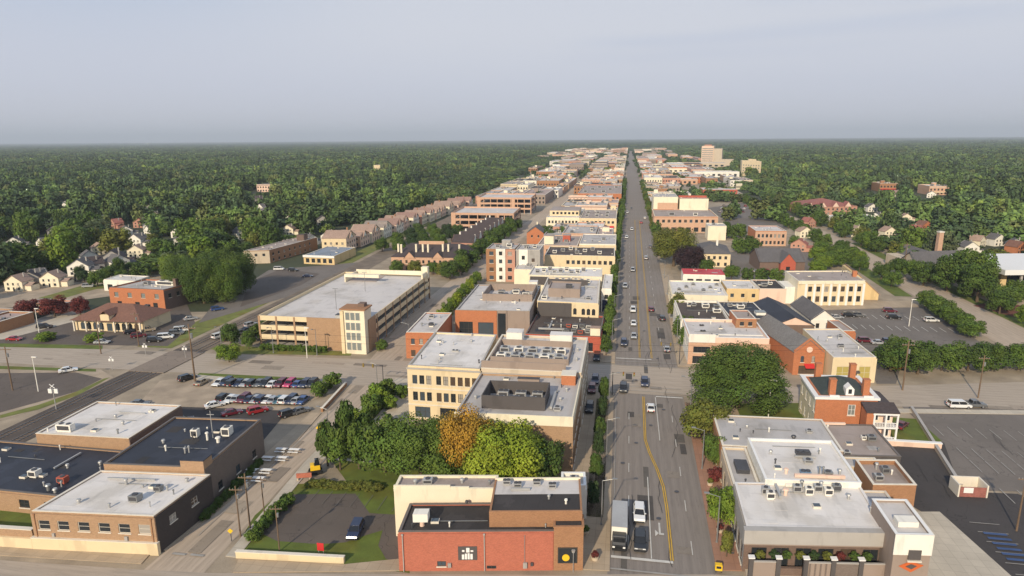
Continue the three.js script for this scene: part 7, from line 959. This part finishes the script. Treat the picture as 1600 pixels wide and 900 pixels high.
for (let i = 0; i < 10; i++) { const n = 280 + i * 36 + rr(-4, 4), l = i % 4, c = pick(scol); st(pick(['sedan', 'suv', 'suv', 'van']), c, `small ${c} car far up the main street in the ${['curb', 'inner oncoming', 'inner outgoing', 'outer outgoing'][l]} lane`, [0, 3.4, 10.4, 13.8][l], n, l < 2 ? Sx : N).userData.group = 'distant traffic on the main street'; }
[[928, 562, 'van', 'black', 'black van parked in the shade beside the cream office'], [930, 598, 'suv', 'navy', 'navy car parked in the shaded strip by the office'], [922, 612, 'suv', 'maroon', 'maroon car parked against the office wall'], [921, 642, 'suv', 'black', 'black car parked against the tan brick office wall']].forEach(([x, y, k, c, l]) => { const p = P(x, y); car(k, c, l, Math.max(p.x, -7.4), -p.z, Sx, null, 0.18); });
car('van', 'crimson', 'crimson van on the sidewalk beside the white annex', -3.6, 106, Sx, null, 0.18).position.x = -7.3;
cpx('suv', 'navy', 'dark navy car alone in the fenced parking lot', 556, 834, -1.45);
// left lots
[[23, 532, 'sedan', 'red', 'red car at the left end of the restaurant lot', 0.1], [206, 521, 'suv', 'black', 'black car in front of the restaurant', 0.9], [217, 527, 'suv', 'maroon', 'maroon car before the black one at the restaurant', 0.7], [230, 518, 'pickup', 'tan', 'tan pickup behind the dark cars at the restaurant', 0.6], [259, 529, 'van', 'white', 'white van near the railway crossing', 0.4], [242, 534, 'suv', 'black', 'black car left of the white van at the crossing', 0.3], [276, 523, 'suv', 'grey', 'grey car by the rail side lot', 0.4], [284, 518, 'van', 'white', 'second white van further along the rail side lot', 0.5], [160, 537, 'sedan', 'silver', 'silver car leaving the restaurant lot', 0.2], [70, 513, 'suv', 'black', 'black car beside the restaurant walk', 0.4], [107, 581, 'sedan', 'white', 'white car alone in the corner lot left of the railway', 0.75], [343, 528, 'van', 'white', 'white van parked at the corner beside the hedge of the deck', 1.2], [360, 531, 'suv', 'black', 'black car next to the white van by the deck', 1.2], [376, 523, 'suv', 'grey', 'grey car left of the deck', 1.2], [386, 518, 'sedan', 'navy', 'navy car left of the deck, closest to its wall', 1.2], [392, 510, 'suv', 'silver', 'silver car behind the others left of the deck', 1.2], [12, 505, 'suv', 'black', 'black car at the left edge under the maroon trees', 0.3], [24, 499, 'sedan', 'grey', 'grey car at the left edge under the maroon trees', 0.3], [34, 493, 'sedan', 'silver', 'silver car under the maroon trees', 0.3], [436, 422, 'van', 'white', 'white van in the back office lot', 0.2], [458, 424, 'suv', 'black', 'black car in the back office lot', 0.1], [481, 433, 'sedan', 'navy', 'navy car in the back lot beyond the hedge', 0.3], [298, 500, 'sedan', 'silver', 'silver car at the near end of the back lot', 0.8], [340, 485, 'suv', 'blue', 'blue car in the back lot beside the grove', 0.8], [116, 440, 'sedan', 'grey', 'grey car in the yard of the left houses', 0.4], [138, 449, 'suv', 'silver', 'silver car in the yard behind the maroon trees', 0.4]].forEach(([x, y, k, c, l, t]) => cpx(k, c, l, x, y, t));
// right lots
[[1326, 495, 'suv', 'black', 'black car at the far left of the rear lot', 0], [1341, 495, 'suv', 'grey', 'dark grey car beside the black one in the rear lot', 0], [1307, 498, 'sedan', 'silver', 'silver car at the far corner of the rear lot', 0.2], [1390, 488, 'suv', 'maroon', 'maroon car at the back edge of the rear lot', 0], [1396, 498, 'suv', 'black', 'black car in the middle of the rear lot', 0.1], [1455, 503, 'suv', 'white', 'white car at the right of the rear lot', 0.1], [1352, 535, 'suv', 'maroon', 'maroon car in the nearest row of the rear lot', 0.1], [1373, 538, 'sedan', 'silver', 'silver car in the nearest row of the rear lot', 0.1], [1390, 537, 'suv', 'navy', 'navy car in the nearest row of the rear lot', 0.1], [1380, 552, 'suv', 'black', 'black car at the near corner of the rear lot', 0.1], [1392, 566, 'van', 'white', 'white van at the entrance of the rear lot', 0.4], [1400, 577, 'sedan', 'red', 'red car behind the white van at the rear lot entrance', 0.4], [1317, 516, 'suv', 'black', 'black car by the wall of the cream building', 0.3], [1498, 637, 'van', 'white', 'white van at the top edge of the grey lot', 0.1], [1520, 636, 'pickup', 'grey', 'dark pickup beside the white van in the grey lot', 0.1], [1408, 668, 'sedan', 'maroon', 'maroon car beside the small house lawn', 0.9]].forEach(([x, y, k, c, l, t]) => cpx(k, c, l, x, y, t));
for (let i = 0; i < 26; i++) { const c = pick(scol), r = i % 3; car(pick(['sedan', 'suv']), c, `small ${c} car in a row of the distant car park right of the strip`, 78 + (i % 9) * 3.2 + r * 2, 585 + r * 26, N, 'cars in the distant car park'); }
for (let i = 0; i < 14; i++) { const c = pick(scol); car(pick(['sedan', 'suv']), c, `small ${c} car in the side lot behind the columned hall`, 62 + (i % 7) * 4, 292 + Math.floor(i / 7) * 28, 0.2, 'cars in the side lot'); }
for (let i = 0; i < 10; i++) { const c = pick(scol); car(pick(['sedan', 'suv']), c, `${c} car parked in a gap between the roofs of the right block`, 20 + (i % 5) * 4.4, 230 + Math.floor(i / 5) * 7, N + 0.05, 'cars between the right block roofs'); }
// blue painted bays
for (let i = 0; i < 6; i++) mark(rect(58.2, 61.6, 98.5 + i * 1.35, 99.1 + i * 1.35), M(at(T_mottle, 5), 0.05, 0.10, 0.24), 'blue_bay');
// ---------- picnic tables on the left sidewalk ----------
[[-69.6, 101.5], [-66.8, 101.8], [-69.8, 104.5], [-67, 104.8], [-69.4, 109.6], [-66.6, 110], [-68.6, 113.4], [-65.8, 113.6]].forEach(([x, n], i) => once('picnic_table', (t) => { part(t, 'tabletop', finish(merge([-0.28, 0, 0.28].map((z) => bx(-1.15, 1.15, 0.72, 0.78, z - 0.13, z + 0.13)))), m.whitePaint); for (const s of [-1, 1]) part(t, 'bench', finish(bx(-1.15, 1.15, 0.42, 0.48, s * 0.82 - 0.16, s * 0.82 + 0.16)), m.whitePaint); for (const s of [-0.8, 0.8]) part(t, 'leg_frame', finish(merge([bar(V3(s, 0, -0.8), V3(s, 0.72, -0.2), 0.05), bar(V3(s, 0, 0.8), V3(s, 0.72, 0.2), 0.05), bx(s - 0.04, s + 0.04, 0.36, 0.42, -0.9, 0.9)])), m.metal); }, `white picnic table, ${ORD[i]} from the near end of the left sidewalk row`, 'picnic table', x, 0.17, -n, 0.06, null, 0.95));
// ---------- poles, lamps, signals, signs ----------
const pw = (x, y) => { const p = P(x, y); return [p.x, -p.z]; };
const [ax, an] = pw(305, 596); utilityPole('very tall grey utility pole at the far left of the gravel lot', ax, an, 0.1, 16);
utilityPole('wooden utility pole beside the fenced lot hedge', ...pw(391, 826), 0.1, 10); utilityPole('leaning line pole at the left curb of the left street', ...pw(376, 838), 0.15, 9); utilityPole('utility pole past the picnic tables on the left street', ...pw(414, 812), 0.1, 8); utilityPole('utility pole at the near end of the cream garden wall', ...pw(437, 862), 0.2, 8); utilityPole('utility pole left of the railway crossing', ...pw(217, 540), 0.2, 11); utilityPole('utility pole by the restaurant lot entrance', ...pw(158, 553), 0.2, 11); utilityPole('utility pole in the corner lot verge', ...pw(20, 610), 0.2, 12); utilityPole('utility pole beside the grey parking lot', ...pw(1528, 622), 0.1, 11); utilityPole('utility pole by the rear lot entrance', ...pw(1410, 610), 0.1, 13); utilityPole('thick utility pole at the right edge of the dark lot', ...pw(1588, 830), 0.1, 10); utilityPole('utility pole right of the diagonal street', ...pw(1412, 425), 0.1, 14);
once('parking_lot_lamp', (t) => { part(t, 'pole', finish(cyl(0, 0, 0, 0.12, 0.08, 9.4, 8)), m.white); part(t, 'lamp_head', finish(bx(-0.2, 1.2, 9.3, 9.5, -0.16, 0.16)), m.white); }, 'pale lamp pole standing in front of the huge tree', 'lamp', ...(() => { const [x, n] = pw(1200, 655); return [x, 0, -n]; })());
lotLamp('lot lamp in the corner lot left of the railway', ...pw(60, 612)); lotLamp('lot lamp in the rear lot', ...pw(1420, 510)); lotLamp('lot lamp beside the restaurant walk', ...pw(62, 525)); lotLamp('lot lamp in front of the parking deck', ...pw(480, 560));
[[-2.6, 98, 'first'], [-2.6, 122, 'second'], [-2.9, 148, 'third'], [-3.4, 196, 'fourth'], [-3.6, 228, 'fifth'], [-3.8, 262, 'sixth'], [-4, 300, 'seventh']].forEach(([x, n, o]) => lampPost(`${o} street lamp from below on the left curb of the main street`, x, n, 0)); [[15.6, 96, 'first'], [15.8, 120, 'second'], [16, 148, 'third'], [16.4, 200, 'fourth'], [16.8, 232, 'fifth'], [17.2, 266, 'sixth'], [17.6, 300, 'seventh']].forEach(([x, n, o]) => lampPost(`${o} street lamp from below on the right curb of the main street`, x, n, Math.PI));
[[-60.2, 118, 'near'], [-60.4, 146, 'middle'], [-64.2, 182, 'far']].forEach(([x, n, o]) => lampPost(`street lamp at the ${o} right side of the left street`, x, n, Math.PI)); [[-90, 172.8, 'right'], [-104, 172.6, 'middle'], [-120, 171, 'left']].forEach(([x, n, o]) => lampPost(`street lamp before the parking deck, ${o} of three`, x, n, Math.PI / 2 * -1));
trafficLight('yellow traffic light with arm at the near left corner of the main intersection', -2.3, 155, 0); trafficLight('yellow traffic light with arm at the far right corner of the main intersection', 15.8, 181, Math.PI);  trafficLight('yellow traffic light at the left street and middle cross street', -60.8, 151, Math.PI);
// railway crossing signals
[[...pw(88, 640), 'with two white lamp heads, left of the railway'], [...pw(176, 578), 'at the near left of the railway crossing'], [...pw(290, 560), 'at the far right of the railway crossing'], [...pw(228, 556), 'at the far left of the railway crossing']].forEach(([x, n, l], i) => once('crossing_signal', (t) => { part(t, 'pole', finish(cyl(0, 0, 0, 0.1, 0.08, 5.4, 8)), m.metal); for (const s of [-1, 1]) part(t, 'lamp_head', finish(merge([bx(s * 0.75 - 0.45, s * 0.75 + 0.45, 4.2, 5.3, -0.1, 0.12)])), m.whitePaint); const c = part(t, 'cross_sign', finish(merge([bar(V3(-0.6, 5.5, 0.1), V3(0.6, 6.5, 0.1), 0.09, 4), bar(V3(-0.6, 6.5, 0.1), V3(0.6, 5.5, 0.1), 0.09, 4)])), m.whitePaint); }, 'railway crossing signal ' + l, 'signal', x, 0, -n, 0.1, null, i ? 0.62 : 1));
{ const [x, n] = pw(503, 690); const t = thing('road_sign', 'bright yellow diamond warning sign beside the left street', 'sign', x, 0, -n, 0.2); part(t, 'pole', finish(cyl(0, 0, 0, 0.07, 0.06, 2.4, 6)), m.metalDark); part(t, 'sign_panel', finish(bx(-0.75, 0.75, -0.75, 0.75, 0, 0.06).rotateZ(Math.PI / 4).translate(0, 3.2, 0.07)), m.yellowPaint); }
{ const [x, n] = pw(362, 846); const t = thing('road_sign', 'small yellow sign on a post at the lower left street corner', 'sign', x, 0, -n, 0.2); part(t, 'pole', finish(cyl(0, 0, 0, 0.06, 0.06, 1.6, 6)), m.metalDark); part(t, 'sign_panel', finish(bx(-0.32, 0.32, -0.32, 0.32, 0, 0.06).rotateZ(Math.PI / 4).translate(0, 1.95, 0.07)), m.yellowPaint); }
{ const [x, n] = pw(502, 866); const t = thing('road_sign', 'red sign board standing in the front lawn', 'sign', x, 0, -n, 0); for (const s of [-0.4, 0.4]) part(t, 'post', finish(cyl(s, 0, 0, 0.05, 0.05, 1, 6)), m.metal); part(t, 'sign_panel', finish(bx(-0.55, 0.55, 0.7, 2.0, 0.05, 0.12)), m.redPaintFlat); }
{ const t = thing('excavator', 'small yellow digger with a dark arm behind the shrub bed', 'excavator', -57.6, 0.1, -106.4, 0.5); part(t, 'body', finish(merge([bx(-0.9, 0.9, 0.9, 1.8, -0.7, 0.7), bx(-0.9, -0.2, 1.8, 2.0, -0.6, 0.6)])), m.yellowPaint); part(t, 'cabin', finish(cabin(-0.1, 0.9, 1.8, 0, 0.75, 2.9, 1.1, 0.95)), carGlass); for (const s of [-0.7, 0.7]) part(t, 'track', finish(profile([[-1.1, 0.1], [1.1, 0.1], [1.3, 0.45], [1.1, 0.8], [-1.1, 0.8], [-1.3, 0.45]], 0.4, 0.05).translate(0, 0, s)), m.black); part(t, 'boom', finish(merge([bar(V3(0.8, 1.3, 0), V3(2.2, 2.9, 0), 0.16), bar(V3(2.2, 2.9, 0), V3(3.1, 1.3, 0), 0.13)])), m.metalDark); part(t, 'bucket', finish(profile([[2.8, 0.7], [3.4, 0.7], [3.5, 1.3], [2.9, 1.3]], 0.7, 0.04)), m.metalDark); }
{ const t = thing('barrier', 'red work barrier beside the yellow digger', 'barrier', -58.6, 0.1, -103.8, 0.3); part(t, 'panel', finish(bx(-1.4, 1.4, 0.4, 1.3, -0.1, 0.1)), m.redPaint); for (const s of [-1.1, 1.1]) part(t, 'foot', finish(bx(s - 0.12, s + 0.12, 0, 0.4, -0.5, 0.5)), m.stone);  }
[[-53, 120], [-50, 124], [-52, 131], [-49.6, 129]].forEach(([x, n], i) => planter(`round planter with a green shrub on the pale terrace, ${ORD[i]} from the near end`, x, n, 0.9, LEAF.deep));
planter('round planter on the left sidewalk near the bottom of the main street', -5, 95, 0.6); planter('round planter with red leaves at the lower end of the left sidewalk', -3.2, 88.5, 0.6, LEAF.maroon);
// overhead cables
const [bx_, bn_] = pw(217, 540), [cx_, cn_] = pw(1410, 610), [dx_, dn_] = pw(1528, 622);
wire('upper overhead cable from the tall pole across the middle cross street', [ax, an, 15.4], [cx_, cn_, 12.4], 'cables over the middle cross street', 2.4); wire('lower overhead cable across the middle cross street', [ax, an, 13.8], [cx_, cn_, 11.6], 'cables over the middle cross street', 3); wire('overhead cable between the tall pole and the railway crossing', [ax, an, 15.2], [bx_, bn_, 10.4], null, 0.8); wire('overhead cable running on to the right edge', [cx_, cn_, 12.2], [dx_, dn_, 10.6], null, 0.8); wire('overhead cable leaving the right edge by the grey lot', [dx_, dn_, 10.6], [170, 160, 10], null, 0.8); wire('overhead cable along the left street by the fenced lot', [...pw(391, 826), 9.4], [...pw(414, 812), 7.6], null, 0.3);

[[16.4, 99], [17.4, 108], [16.6, 114], [17.6, 126], [17.2, 137], [18, 144]].forEach(([x, n], i) => planter(`low planter of mixed shrubs on the right sidewalk, ${ORD[i]} from the bottom`, x, n, 0.55, [LEAF.maroon, LEAF.mid, LEAF.olive][i % 3]));
{ const t = thing('news_box', 'yellow box on legs at the bottom of the right sidewalk', 'news box', 14.9, 0.17, -88.6, 0); part(t, 'cabinet', finish(bx(-0.5, 0.5, 0.35, 1.25, -0.35, 0.35)), m.yellowPaint); for (const s of [-0.4, 0.4]) part(t, 'leg', finish(bx(s - 0.06, s + 0.06, 0, 0.35, -0.3, 0.3)), m.metalDark); part(t, 'window', finish(bx(-0.35, 0.35, 0.7, 1.1, 0.35, 0.37)), m.glass); }
[[17.6, 94], [17.9, 104], [17.7, 111]].forEach(([x, n], i) => once('bench', (t) => { part(t, 'seat', finish(bx(-0.8, 0.8, 0.42, 0.48, -0.25, 0.25)), m.wood); part(t, 'backrest', finish(bx(-0.8, 0.8, 0.5, 0.95, -0.3, -0.25)), m.wood); for (const s of [-0.65, 0.65]) part(t, 'leg', finish(bx(s - 0.05, s + 0.05, 0, 0.42, -0.24, 0.24)), m.metalDark); }, `wooden bench on the right sidewalk, ${ORD[i]} from the bottom`, 'bench', x, 0.17, -n, Math.PI / 2));
renderer.render(scene, camera);
